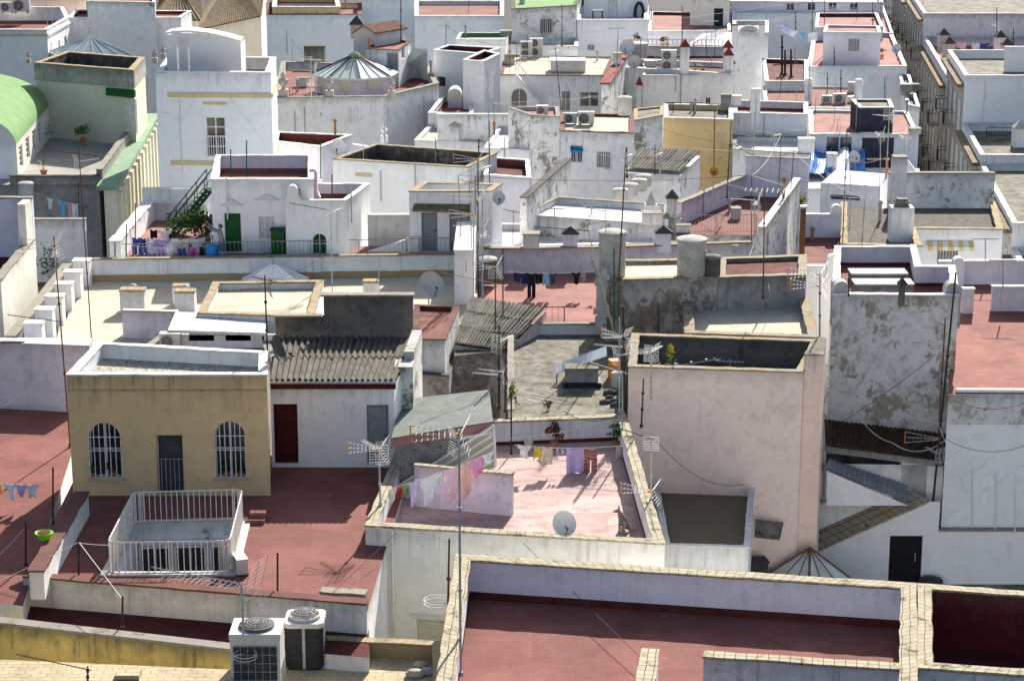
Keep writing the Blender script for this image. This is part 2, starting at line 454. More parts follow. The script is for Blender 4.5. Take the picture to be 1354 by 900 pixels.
def floor_red(name, base, worn=(.42, .22, .19), amt=.5, tile=(.28, .14), lines=.25, spec=.06, rough=.85):
    m, nt, b = _mat(name, rough, spec)
    p = pos(nt)
    n1 = noise(nt, p, .35, 6, .65)
    c = mix(nt, ramp(nt, n1, .3, .7), tuple(x * .72 for x in base), tuple(x * 1.15 for x in base))
    n2 = noise(nt, mapping(nt, p, (.9, 1.5, 1)), 1.3, 9, .72, .5)
    c = mix(nt, mul(nt, mul(nt, ramp(nt, n2, .47, .72), ramp(nt, noise(nt, p, 6.0, 6, .75), .35, .65)), amt), c, worn)
    vp = nt.nodes.new('ShaderNodeTexVoronoi'); vp.distance = 'CHEBYCHEV'; vp.inputs['Scale'].default_value = .42; nt.links.new(p, vp.inputs['Vector'])
    sc = nt.nodes.new('ShaderNodeSeparateColor'); nt.links.new(vp.outputs['Color'], sc.inputs[0])
    c = mix(nt, ramp(nt, sc.outputs[0], 0, 1, 0, .5), c, tuple(x * .55 for x in base))
    n6 = noise(nt, p, .55, 7, .65, .3); c = mix(nt, mul(nt, ramp(nt, n6, .52, .66), .45), c, tuple(x * .5 for x in base))
    n3 = noise(nt, p, 9.0, 4, .6)
    c = mix(nt, mul(nt, ramp(nt, n3, .55, .8), .25), c, tuple(x * .5 for x in base))
    br = nt.nodes.new('ShaderNodeTexBrick'); nt.links.new(mapping(nt, p, (1, 1, 1)), br.inputs['Vector'])
    br.inputs['Scale'].default_value = 1; br.inputs['Brick Width'].default_value = tile[0]; br.inputs['Row Height'].default_value = tile[1]
    br.inputs['Mortar Size'].default_value = .012; br.inputs['Color1'].default_value = (1,1,1,1); br.inputs['Color2'].default_value = (.82,.82,.82,1); br.inputs['Mortar'].default_value = (.45,.42,.42,1)
    c = mix(nt, lines, c, br.outputs['Color'], 'MULTIPLY')
    setc(nt, b, c); bump(nt, b, mul(nt, n2, mul(nt, br.outputs['Fac'], -.3), 'ADD'), .25, .015)
    rr = ramp(nt, n2, .3, .8, rough - .1, rough + .15); nt.links.new(rr, b.inputs['Roughness'])
    return m
floor_red('red_floor', (.26, .105, .088), worn=(.40, .235, .20), amt=.6, lines=.24)
floor_red('brick_floor', (.32, .13, .108), worn=(.42, .21, .165), amt=.6, lines=.4)
floor_red('red_floor_worn', (.25, .098, .082), worn=(.40, .23, .20), amt=.65)
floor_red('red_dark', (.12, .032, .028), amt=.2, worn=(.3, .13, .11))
floor_red('pink_floor', (.36, .17, .148), worn=(.46, .27, .235), amt=.65)
floor_red('pink_peel', (.56, .41, .38), worn=(.24, .055, .048), amt=1.0, tile=(.3, .15), lines=.18)

def floor_tile(name, base, grout=(.2, .17, .12), dirt=(.16, .14, .10), amt=.5, tile=(.28, .28), off=.5, rot=0.0, mort=.009):
    m, nt, b = _mat(name, .92, .05)
    p = mapping(nt, pos(nt), (1, 1, 1), (0, 0, 0), (0, 0, rot))
    br = nt.nodes.new('ShaderNodeTexBrick'); nt.links.new(p, br.inputs['Vector']); br.offset = off
    br.inputs['Scale'].default_value = 1; br.inputs['Brick Width'].default_value = tile[0]; br.inputs['Row Height'].default_value = tile[1]
    br.inputs['Mortar Size'].default_value = mort; br.inputs['Color1'].default_value = (*base, 1); br.inputs['Color2'].default_value = (*[x * .93 for x in base], 1); br.inputs['Mortar'].default_value = (*[x*.5 + g*.5 for x, g in zip(base, grout)], 1)
    n1 = noise(nt, p, .8, 8, .7, .4); n2 = noise(nt, p, 4.5, 6, .7)
    c = mix(nt, mul(nt, ramp(nt, n1, .48, .75), amt), br.outputs['Color'], dirt)
    c = mix(nt, mul(nt, ramp(nt, n2, .55, .75), amt * .6), c, tuple(x * .6 for x in dirt))
    setc(nt, b, c); bump(nt, b, mul(nt, n2, mul(nt, br.outputs['Fac'], -.6), 'ADD'), .25, .015); return m
floor_tile('tile_beige', (.62, .52, .37), amt=.3)
floor_tile('tile_cream', (.60, .54, .42), amt=.45, tile=(.4, .2), mort=.014)
floor_tile('tile_white', (.72, .70, .62), amt=.3, tile=(.4, .4), off=0)
floor_tile('tile_brown', (.20, .15, .10), amt=.5, tile=(.3, .15))
floor_tile('tile_ochre', (.52, .43, .28), amt=.6, tile=(.42, .21), mort=.022)
floor_tile('tile_grey', (.36, .35, .32), amt=.6, tile=(.5, .5), off=0)

def cope_tile(name, base, grout=(.16, .13, .09), dirt=(.05, .045, .03), amt=.55, w=.28, h=.2, lich=0.0):
    m, nt, b = _mat(name, .9, .06)
    uv = uvc(nt); p = pos(nt)
    br = nt.nodes.new('ShaderNodeTexBrick'); nt.links.new(uv, br.inputs['Vector']); br.offset = 0
    br.inputs['Scale'].default_value = 1; br.inputs['Brick Width'].default_value = w; br.inputs['Row Height'].default_value = h
    br.inputs['Mortar Size'].default_value = .012; br.inputs['Color1'].default_value = (*base, 1); br.inputs['Color2'].default_value = (*[x * .82 for x in base], 1); br.inputs['Mortar'].default_value = (*grout, 1)
    n1 = noise(nt, p, 2.2, 8, .72, .5)
    c = mix(nt, mul(nt, ramp(nt, n1, .54, .66), amt), br.outputs['Color'], dirt)
    if lich: c = mix(nt, mul(nt, ramp(nt, noise(nt, p, 1.7, 6, .7), .45, .6), lich), c, (.36, .21, .03))
    setc(nt, b, c); bump(nt, b, mul(nt, n1, mul(nt, br.outputs['Fac'], -.6), 'ADD'), .3, .015); return m
cope_tile('cope_tile', (.45, .395, .285), grout=(.13, .11, .08), amt=.9)
cope_tile('cope_white', (.72, .71, .68), grout=(.5, .49, .46), amt=.6, w=.9, h=3, dirt=(.26, .24, .2))
cope_tile('cope_clean', (.77, .77, .76), grout=(.62, .62, .6), amt=.3, w=2, h=3, dirt=(.36, .35, .33))
cope_tile('cope_grey', (.30, .275, .23), grout=(.25, .23, .2), amt=.6, w=.6, h=3)
cope_tile('cope_lichen', (.31, .285, .235), grout=(.16, .14, .11), amt=.8, w=.5, h=3, lich=.5)
cope_tile('cope_red', (.16, .08, .066), grout=(.2, .08, .07), amt=.5, w=.9, h=3, dirt=(.10, .06, .05))
cope_tile('cope_tan', (.40, .32, .2), amt=.6, w=.3, h=.5)
cope_tile('cope_dark', (.10, .095, .085), grout=(.06, .06, .05), amt=.4, w=.8, h=3)

def cloudy(name, a, bcol, scale, lo=.35, hi=.65, rough=.9, det=9, bmp=.5, third=None, spec=.08, dist=.02):
    m, nt, b = _mat(name, rough, spec); p = pos(nt)
    n = noise(nt, p, scale, det, .72, .4); c = mix(nt, ramp(nt, n, lo, hi), a, bcol)
    if third: c = mix(nt, ramp(nt, noise(nt, p, scale * 3.3, 6, .7), .55, .68), c, third)
    setc(nt, b, c); bump(nt, b, n, bmp, dist); return m
cloudy('roof_concrete', (.085, .078, .06), (.27, .25, .205), 1.1, third=(.05, .046, .036))
cloudy('roof_dirty', (.05, .048, .042), (.20, .185, .155), 1.4)
cloudy('roof_gravel_dark', (.05, .047, .042), (.13, .12, .1), 3.0)
cloudy('roof_white', (.50, .495, .48), (.74, .73, .71), 1.2, bmp=.2, third=(.42, .41, .39), spec=.05)
cloudy('felt_green', (.12, .14, .128), (.19, .21, .192), 1.6, bmp=.3)
cloudy('asphalt', (.04, .04, .042), (.06, .06, .06), 4)
cloudy('rust', (.09, .035, .018), (.2, .09, .045), 9, rough=.8)
cloudy('sheet_brown', (.035, .028, .022), (.10, .06, .03), 2.5, third=(.03, .028, .026))
cloudy('asbestos', (.10, .094, .08), (.26, .24, .20), 2.2, third=(.10, .095, .08))
cloudy('asbestos_dark', (.06, .055, .046), (.17, .158, .13), 2.5, third=(.06, .055, .045))
cloudy('sheet_grey', (.20, .21, .215), (.32, .33, .335), 1.5, rough=.55, bmp=.2)
cloudy('green_paint', (.16, .28, .115), (.21, .34, .16), 1.2, rough=.9, bmp=.2, spec=.05)
cloudy('green_pale', (.19, .29, .19), (.27, .37, .26), 1.5, rough=.9, bmp=.15, spec=.05, third=(.14, .19, .13))
cloudy('sheet_pale', (.55, .62, .57), (.68, .73, .68), 1.5, rough=.6, bmp=.1)
cloudy('old_tiles', (.10, .08, .05), (.30, .23, .14), 2.2, third=(.06, .05, .035))
cloudy('clay_tiles', (.15, .075, .05), (.27, .15, .10), 3)
cloudy('terracotta', (.36, .13, .06), (.45, .19, .10), 3)
cloudy('stone', (.32, .30, .26), (.52, .49, .43), 2.5)
cloudy('wood_dark', (.02, .014, .012), (.05, .03, .024), 4)
cloudy('door_maroon', (.055, .01, .01), (.085, .018, .016), 3, rough=.6, bmp=.1)
cloudy('door_grey', (.20, .215, .22), (.27, .285, .29), 2, rough=.5, bmp=.1)
cloudy('door_dark', (.05, .05, .05), (.08, .08, .08), 2, rough=.6, bmp=.1)
cloudy('door_black', (.012, .012, .013), (.022, .022, .023), 3, rough=.5, bmp=.1)
cloudy('door_green', (.012, .07, .02), (.02, .10, .03), 3, rough=.5, bmp=.1)
cloudy('door_teal', (.01, .025, .03), (.02, .04, .045), 3, rough=.5, bmp=.1)
cloudy('shutter_cream', (.55, .53, .40), (.62, .60, .46), 3, rough=.6, bmp=.1)
cloudy('panel_yellow', (.56, .50, .28), (.64, .58, .36), 2, rough=.5, bmp=.1)
cloudy('corr_shutter', (.26, .25, .22), (.45, .44, .40), 1.5, third=(.08, .07, .06), rough=.6)
cloudy('fascia_red', (.30, .15, .13), (.38, .21, .185), 3, rough=.6, bmp=.1)
cloudy('frame_white', (.66, .66, .65), (.76, .76, .75), 6, rough=.5, bmp=.05)
cloudy('rail_white', (.62, .58, .52), (.76, .74, .70), 5, rough=.6, bmp=.05, third=(.30, .15, .08))
cloudy('rail_grey', (.25, .25, .25), (.4, .4, .4), 6, rough=.6, bmp=.05)
cloudy('rail_black', (.02, .02, .02), (.05, .05, .05), 6, rough=.6, bmp=.05)
cloudy('pole_green', (.02, .10, .035), (.035, .14, .05), 6, rough=.55, bmp=.05)
cloudy('pole_dark', (.025, .024, .02), (.055, .048, .038), 8, rough=.7, bmp=.1)
cloudy('metal_dark', (.03, .03, .032), (.06, .06, .06), 5, rough=.5, bmp=.05)
cloudy('metal_light', (.52, .52, .50), (.66, .66, .64), 6, rough=.45, bmp=.05)
cloudy('galv', (.30, .31, .32), (.44, .45, .46), 5, rough=.45, bmp=.05)
cloudy('ac_white', (.50, .49, .45), (.62, .61, .57), 3, rough=.5, bmp=.05)
cloudy('ac_fan', (.03, .032, .036), (.07, .07, .075), 6, rough=.6, bmp=.05)
cloudy('dish_grey', (.42, .42, .40), (.56, .56, .54), 2, rough=.5, bmp=.05)
cloudy('dish_orange', (.50, .20, .03), (.62, .28, .06), 2, rough=.5, bmp=.05)
cloudy('orange_plastic', (.60, .22, .03), (.7, .3, .06), 4, rough=.5, bmp=.05)
cloudy('basin_green', (.18, .62, .01), (.24, .72, .02), 3, rough=.35, bmp=.02)
cloudy('tank_cement', (.34, .33, .30), (.54, .53, .49), 2.2, third=(.2, .19, .16))
cloudy('tarp_blue', (.02, .14, .42), (.06, .25, .60), 2, rough=.45, bmp=.4)
cloudy('tarp_white', (.62, .68, .76), (.80, .82, .86), 2, rough=.45, bmp=.4)
cloudy('awning_blue', (.01, .22, .42), (.02, .30, .52), 2, rough=.6, bmp=.1)
cloudy('finial_red', (.17, .035, .03), (.26, .06, .05), 5, bmp=.1)
cloudy('finial_dark', (.05, .047, .04), (.11, .10, .09), 5, bmp=.1)
cloudy('cord', (.55, .58, .55), (.62, .66, .62), 5, bmp=0)
cloudy('cord_dark', (.06, .055, .05), (.1, .09, .08), 5, bmp=0)
cloudy('skin', (.50, .30, .22), (.56, .35, .26), 8, rough=.6, bmp=.02)
cloudy('hair', (.07, .045, .03), (.12, .08, .05), 10, bmp=.1)
cloudy('dog_fur', (.16, .12, .09), (.34, .28, .22), 4.0, bmp=.3)
cloudy('trunk', (.08, .06, .04), (.16, .12, .08), 6)
for nm, c in (('leaf_a', (.055, .12, .03)), ('leaf_b', (.09, .16, .035)), ('leaf_c', (.03, .065, .022)), ('leaf_y', (.24, .30, .05)), ('leaf_dry', (.20, .16, .07)), ('leaf_red', (.16, .03, .03))):
    cloudy(nm, tuple(x * .7 for x in c), tuple(x * 1.3 for x in c), 9, rough=.6, bmp=.1)
for nm, c in (('cloth_white', (.76, .77, .80)), ('cloth_blue', (.05, .08, .34)), ('cloth_navy', (.025, .03, .10)), ('cloth_purple', (.42, .28, .58)), ('cloth_pink', (.72, .34, .52)),
              ('cloth_palepink', (.76, .50, .58)), ('cloth_lilac', (.62, .50, .76)), ('cloth_black', (.02, .02, .022)), ('cloth_sky', (.22, .48, .68)), ('cloth_yellow', (.72, .58, .08)),
              ('cloth_green', (.25, .35, .15)), ('cloth_magenta', (.66, .10, .42)), ('cloth_red', (.55, .06, .07)), ('cloth_grey', (.24, .24, .25)), ('cloth_cream', (.72, .66, .5)), ('cloth_denim', (.06, .09, .16)), ('cloth_orange', (.74, .47, .42))):
    cloudy(nm, tuple(x * .88 for x in c), tuple(min(.85, x * 1.08) for x in c), 7, rough=.9, bmp=.3, det=4)
def stripes(name, cols, size, axis='Z'):
    m, nt, b = _mat(name, .85, .2)
    sep = nt.nodes.new('ShaderNodeSeparateXYZ'); nt.links.new(uvc(nt), sep.inputs[0])
    f = mul(nt, mul(nt, sep.outputs['X' if axis == 'X' else 'Y'], 1.0 / size), 1000.0, 'ADD')
    fr = nt.nodes.new('ShaderNodeMath'); fr.operation = 'FRACT'; nt.links.new(f, fr.inputs[0])
    r = nt.nodes.new('ShaderNodeValToRGB'); r.color_ramp.interpolation = 'CONSTANT'; nt.links.new(fr.outputs[0], r.inputs[0])
    els = r.color_ramp.elements
    while len(els) < len(cols): els.new(.5)
    for i, c in enumerate(cols): els[i].position = i / len(cols); els[i].color = (*c, 1)
    setc(nt, b, r.outputs[0]); return m
stripes('cloth_striped', [(.45, .06, .08), (.55, .33, .1), (.12, .12, .4), (.5, .12, .1), (.55, .42, .2)], .26, 'Y')
stripes('awning_stripe', [(.60, .50, .20), (.70, .69, .64)], .5, 'X')
def glassy(name, c, rough=.12, spec=.7):
    m, nt, b = _mat(name, rough, spec); n = noise(nt, pos(nt), .9, 3); setc(nt, b, mix(nt, ramp(nt, n, .35, .65), tuple(x * .6 for x in c), c)); return m
glassy('glass_dark', (.02, .022, .026)); glassy('glass_blue', (.03, .055, .08)); glassy('glass_sky', (.34, .42, .44), .2); glassy('glass_pane', (.50, .56, .54), .25)
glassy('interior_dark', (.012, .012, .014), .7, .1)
def gravel():
    m, nt, b = _mat('gravel', .95, .2); v = nt.nodes.new('ShaderNodeTexVoronoi'); v.inputs['Scale'].default_value = 17; nt.links.new(pos(nt), v.inputs['Vector'])
    sep = nt.nodes.new('ShaderNodeSeparateColor'); nt.links.new(v.outputs['Color'], sep.inputs[0])
    c = mix(nt, sep.outputs[0], (.13, .12, .09), (.56, .52, .44)); setc(nt, b, c); bump(nt, b, v.outputs['Distance'], -.8, .04)
gravel()
# ------------------------------------------------------------------ rooftop things
UP = Vector((0, 0, 1))
def dirv(deg): return Vector((math.cos(R(deg)), math.sin(R(deg)), 0))

def yagi(root, c, az, kind, mat='metal_light', s=1.0):
    d = dirv(az); n = Vector((-d.y, d.x, 0)); c = Vector(c)
    mb = MB()
    if kind == 'uhf':          # long boom, short directors, two slanted reflector grids
        L = 1.25 * s
        mb.tube(c - d * .2 * s, c + d * L + UP * .04, .010)
        for k in range(13):
            q = c + d * (L * (k + 1) / 13.5) + UP * .03; w = (.17 - .004 * k) * s
            mb.tube(q - n * w, q + n * w, .0065, 4)
        o = mb.build('yagi_boom', M[mat], root)
        rb = MB()
        for sg in (1, -1):
            a = UP * sg; back = -d * .1
            for k in range(6):
                q = c - d * .18 * s + (a * .85 + back * 2.2).normalized() * (.07 + .075 * k) * s
                rb.tube(q - n * .26 * s, q + n * .26 * s, .006, 4)
            for w in (-.25, 0, .25):
                q = c - d * .18 * s + n * w * s; rb.tube(q, q + (a * .85 + back * 2.2).normalized() * .46 * s, .010, 4)
        rb.build('reflector', M[mat], o)
    elif kind == 'fan':        # three converging booms with an orange end clip
        for k in (-1, 0, 1):
            mb.tube(c + UP * .03 * k, c + d * 1.0 * s + UP * .17 * k * s, .009)
            for j in range(7):
                q = c + (d * 1.0 * s + UP * .17 * k * s) * ((j + 1.5) / 8.5); mb.tube(q - n * .10 * s, q + n * .10 * s, .006, 4)
        o = mb.build('yagi_boom', M[mat], root)
        rb = MB()
        for sg in (1, -1):
            for k in range(5):
                q = c - d * .06 + UP * sg * (.06 + .08 * k) * s - d * .05 * k; rb.tube(q - n * .24 * s, q + n * .24 * s, .006, 4)
        rb.build('reflector', M[mat], o)
        cb = MB(); cb.obox(c + d * 1.0 * s, d * .014, n * .018, UP * .19 * s); cb.build('end_clip', M['orange_plastic'], o); cb = MB(); cb.obox(c + d * .05, d * .05, n * .03, UP * .05); cb.build('junction_box', M['orange_plastic'], o)
    elif kind == 'vhf':        # a comb of long elements
        mb.tube(c - d * .9 * s, c + d * .9 * s, .016)
        for k in range(8):
            q = c + d * (-.85 + .243 * k) * s; w = (.62 - .035 * k) * s; mb.tube(q - n * w, q + n * w, .0075, 4)
        mb.build('yagi_boom', M[mat], root)
    elif kind == 'log':
        mb.tube(c - d * .1, c + d * 1.5 * s + UP * .25 * s, .014)
        for k in range(16):
            q = c + (d * 1.5 * s + UP * .25 * s) * ((k + 1) / 16.5); mb.tube(q - n * .09 - UP * .06, q + n * .09 + UP * .06, .0065, 4)
        mb.build('yagi_boom', M[mat], root)
    elif kind == 'loop':       # FM ring
        pts = [c + d * .3 + dirv(360 * i / 18) * .34 * s for i in range(19)]; mb.path(pts, .012, 4)
        mb.tube(c, pts[9], .015); mb.build('ring', M[mat], root); mb = MB(); mb.path([p + UP*.09 for p in pts], .012, 4); mb.build('ring', M[mat], root)
    elif kind == 'tee':
        mb.tube(c - n * .55 * s, c + n * .55 * s, .014); mb.build('crossbar', M[mat], root)
    elif kind == 'grid':
        for k in range(7):
            q = c + UP * (.09 * k - .27) * s; mb.tube(q - n * .3 * s, q + n * .3 * s, .008, 4)
        for w in (-.3, 0, .3): mb.tube(c + n * w * s - UP * .3 * s, c + n * w * s + UP * .3 * s, .010, 4)
        mb.build('reflector', M[mat], root)

def antenna(label, u, vb, z, vt, items=(), mast='pole_dark', r=.022, tilt=0.0, group='aerial masts on the roofs', y=None, cat='antenna'):
    "mast standing at pixel (u,vb) on height z, reaching picture row vt"
    b = P(u, vb, z); t = PY(u + tilt, vt, b.y); h = t.z - b.z
    root = thing('roof_antenna', label, cat, b, group)
    r *= .92; mb = MB(); mb.tube(b, t, r, 6, r2=r * .75); mb.tube(b, b + UP * .12, r * 2.0, 6)
    for f in (.35, .68): q = b.lerp(t, f); mb.tube(q, q + UP * .08, r * 1.7, 6)
    mb.build('mast', M[mast], root)
    for it in items:
        f, az, kind = it[0], it[1], it[2]; s = it[3] if len(it) > 3 else 1.0; mt = it[4] if len(it) > 4 else 'metal_light'
        yagi(root, b.lerp(t, f), az, kind, mt, s)
    return root

def bare_pole(label, u, vb, z, vt, mat='pole_green', r=.03, tilt=0, cat='pole', group='clothesline posts'):
    b = P(u, vb, z); t = PY(u + tilt, vt, b.y); mb = MB(); mb.tube(b, t, r, 8); mb.tube(b, b + UP * .03, r * 2.2, 8); mb.lathe(t, [(r * 1.2, 0), (r * 1.2, .03), (r * .4, .06)], 8)
    o = mb.build('clothesline_post' if group == 'clothesline posts' else 'pole', M[mat], None, loc=b); tag(o, label, cat, group); return b, t

def dish(label, c, r, az, el=35, mat='dish_grey', post=.7, group='satellite dishes'):
    "c: dish centre; az: where it looks"
    c = Vector(c); root = thing('satellite_dish', label, 'satellite dish', c - UP * post, group)
    d = (dirv(az) * math.cos(R(el)) + UP * math.sin(R(el))).normalized(); x = dirv(az + 90); y = d.cross(x).normalized()
    mb = MB(); N = 28; prev = None
    rings = []
    for k in range(6):
        q = k / 5 * r; rings.append([c + (x * math.cos(2*math.pi*i/N) * q * .92 + y * math.sin(2*math.pi*i/N) * q) + d * (.32 * q * q / r) for i in range(N)])
    off = -d * .018
    for k in range(5):
        for i in range(N):
            j = (i+1) % N
            if k == 0: mb.face([rings[0][0], rings[1][i], rings[1][j]]); mb.face([rings[0][0]+off, rings[1][j]+off, rings[1][i]+off])
            else:
                mb.face([rings[k][i], rings[k+1][i], rings[k+1][j], rings[k][j]]); mb.face([rings[k][j]+off, rings[k+1][j]+off, rings[k+1][i]+off, rings[k][i]+off])
    for i in range(N): j = (i+1) % N; mb.face([rings[5][i], rings[5][i]+off, rings[5][j]+off, rings[5][j]])
    mb.build('reflector', M[mat], root, smooth=True)
    ab = MB(); tip = c + d * r * .95 - y * r * .55; ab.tube(c - y * r * .95, tip, .018); ab.tube(tip, tip - (tip - c - d*.1).normalized() * .12, .045, 8); ab.build('feed_arm', M['metal_dark'], root)
    pb = MB(); pb.tube(c - d * .03, c - d * .22, .06, 8); pb.tube(c - d * .22, c - d * .22 - UP * post, .03, 8); pb.build('post', M['galv'], root)
    return root

def ac_proto(kind):
    w, d, h = {'single': (.85, .32, .62), 'double': (.95, .36, 1.25), 'small': (.6, .3, .42)}[kind]
    root = thing('air_conditioner', 'x', 'air conditioner', (0, 0, 0), 'air conditioning units on the roofs')
    mb = MB(); mb.box(-w/2, -d/2, .06, w/2, d/2, .06 + h); mb.box(-w/2 - .01, -d/2 - .01, .06 + h, w/2 + .01, d/2 + .01, .075 + h); mb.build('casing', M['ac_white'], root)
    nf = 2 if kind == 'double' else 1
    for k in range(nf):
        cz = .06 + h * (k + .5) / nf; r = min(h / nf, w) * .42; cx = -w * .14
        fb = MB()
        for i in range(20):
            a0, a1 = 2*math.pi*i/20, 2*math.pi*(i+1)/20
            fb.face([(cx, -d/2 - .012, cz), (cx + r*math.cos(a0), -d/2 - .012, cz + r*math.sin(a0)), (cx + r*math.cos(a1), -d/2 - .012, cz + r*math.sin(a1))])
        f = fb.build('fan', M['ac_fan'], root)
        gb = MB()
        for rr in (.3, .55, .8, 1.0):
            gb.path([(cx + r*rr*math.cos(2*math.pi*i/16), -d/2 - .03, cz + r*rr*math.sin(2*math.pi*i/16)) for i in range(17)], .006, 4)
        for i in range(6): gb.tube((cx, -d/2 - .03, cz), (cx + r*math.cos(i*math.pi/3), -d/2 - .03, cz + r*math.sin(i*math.pi/3)), .006, 4)
        gb.build('fan_guard', M['ac_white'], f)
    for sx in (-1, 1):
        fb = MB(); fb.box(sx*w*.36 - .04, -d/2 - .02, 0, sx*w*.36 + .04, d/2 + .02, .06); fb.build('foot', M['metal_dark'], root)
    return root
_AC = {}
def ac(label, u, v, z, kind='single', rz=0, y=None, sc=1.0, pt=None):
    p = pt if pt is not None else (P(u, v, z) if y is None else PY(u, v, y))
    if kind not in _AC:
        r = ac_proto(kind); _AC[kind] = r; r.location = p; r.rotation_euler = (0, 0, R(rz)); r.scale = (sc,)*3; r['label'] = label; return r
    return dup(_AC[kind], p, label, R(rz), sc)

def chimney(label, u, v, z, vt, w=.5, d=.5, cap='pyramid', mat='white', capmat='finial_dark', group='chimneys', capw=1.25, caph=.35, louver=False):
    b = P(u, v, z); h = PY(u, vt, b.y).z - b.z
    root = thing('chimney', label, 'chimney', b, group)
    hb = h - (caph if cap in ('pyramid', 'cone') else .1)
    mb = MB(); x, y, zz = b
    mb.prism([(x-w/2, y-d/2), (x+w/2, y-d/2), (x+w/2, y+d/2), (x-w/2, y+d/2)], zz - .3, zz + hb); mb.build('shaft', M[mat], root)
    cb = MB(); W = w/2*capw; D = d/2*capw
    if cap == 'pyramid':
        q = [Vector((x-W, y-D, zz+hb+.002)), Vector((x+W, y-D, zz+hb+.002)), Vector((x+W, y+D, zz+hb+.002)), Vector((x-W, y+D, zz+hb+.002))]; ap = Vector((x, y, zz + h))
        up = Vector((0,0,.05)); cb.prism([tuple(p[:2]) for p in q], zz+hb+.002, zz+hb+.05, top=False)
        for i in range(4): cb.face([q[i]+up, q[(i+1)%4]+up, ap])
    elif cap == 'slab': cb.box(x-W, y-D, zz+hb+.002, x+W, y+D, zz+hb+.1)
    elif cap == 'cowl':
        cb.lathe((x, y, zz+hb+.002), [(.1,0),(.1,.28),(.16,.30),(.17,.42),(.1,.48),(.02,.5)], 12)
    elif cap == 'louver':
        for k in range(4): cb.box(x-W*(.8 if k % 2 else 1), y-D*(.8 if k % 2 else 1), zz+hb+.002+.1*k, x+W*(.8 if k % 2 else 1), y+D*(.8 if k % 2 else 1), zz+hb+.1*k+.098)
    elif cap == 'round':
        n = 10
        for i in range(n):
            a0, a1 = math.pi*i/n, math.pi*(i+1)/n
            p = lambda a, yy: Vector((x - W*math.cos(a), yy, zz+hb+.002 + W*math.sin(a)))
            cb.quad(p(a0, y-D), p(a0, y+D), p(a1, y+D), p(a1, y-D)); cb.face([Vector((x, y-D, zz+hb+.002)), p(a0, y-D), p(a1, y-D)])
    cb.build('cap', M[capmat], root)
    return root

def urn(label, u, v, z, vt, mat='stone', group='stone urns on parapets'):
    b = P(u, v, z); h = PY(u, vt, b.y).z - b.z; s = h / 1.5
    root = thing('urn_finial', label, 'finial', b, group)
    mb = MB(); mb.box(b.x - .28*s, b.y - .28*s, b.z - .1, b.x + .28*s, b.y + .28*s, b.z + .45*s); mb.build('pedestal', M[mat], root)
    mb = MB(); mb.lathe(b + UP * (.45*s+.002), [(.16*s,0),(.1*s,.1*s),(.12*s,.2*s),(.3*s,.4*s),(.32*s,.55*s),(.16*s,.66*s),(.12*s,.75*s),(.16*s,.82*s),(.05*s,1.0*s),(.01*s,1.05*s)], 12); mb.build('urn', M[mat], root, smooth=True)
    return root

def tank(label, c, r, h, mat='tank_cement', capmat='tank_cement', group='round cement water tanks', rings=True, cat='water tank', name='water_tank'):
    c = Vector(c); root = thing(name, label, cat, c, group)
    prof = [(r*.96, 0), (r, .05), (r, h)]
    mb = MB(); mb.lathe(c, prof, 24); mb.build('drum', M[mat], root, smooth=True)
    mb = MB(); mb.lathe(c + UP * (h + .002), [(r*1.05, 0), (r*1.05, .08), (r*.9, .12), (r*.2, .17)], 24); mb.build('lid', M[capmat], root, smooth=True)
    if rings:
        for f in (.3, .72): mb = MB(); mb.lathe(c + UP * (h*f), [(r*1.005, 0), (r*1.03, .02), (r*1.03, .05), (r*1.005, .07)], 24); mb.build('hoop', M[mat], root, smooth=True)
    return root

def railing(label, pts, h=.95, sp=.13, mat='rail_white', posts=None, br=.011, group='metal railings', low=.08, cat='railing', name='railing', parent=None):
    root = thing(name, label, cat, pts[0], group) if parent is None else parent
    tb = MB(); bb = MB(); pb = MB()
    for i in range(len(pts) - 1):
        a, b = Vector(pts[i]), Vector(pts[i+1]); L = (b - a).length
        tb.tube(a + UP*h, b + UP*h, .022, 6); tb.tube(a + UP*low, b + UP*low, .015, 5)
        n = max(2, int(L / sp))
        for k in range(1, n):
            q = a.lerp(b, k / n); bb.tube(q + UP*low, q + UP*h, br, 4)
        m = max(1, round(L / (posts or 2.2)))
        for k in range(m + 1):
            if k == 0 and i > 0 or (b - a).length < .4 and i % 2: continue
            q = a.lerp(b, k / m); pb = MB(); pb.tube(q, q + UP*(h+.03), .024, 6); pb.build('post', M[mat], root)
    tb.build('handrail', M[mat], root); bb.build('bars', M[mat], root)
    return root

def cable(label, a, b, sag=.0, r=.009, mat='cord_dark', n=10, cat='cable', group='cables strung over the roofs', name='cable'):
    a, b = Vector(a), Vector(b); mb = MB()
    mb.path([a.lerp(b, i/n) - UP * sag * 4 * (i/n) * (1 - i/n) for i in range(n + 1)], r, 4)
    o = mb.build(name, M[mat], None, loc=a); tag(o, label, cat, group); return o

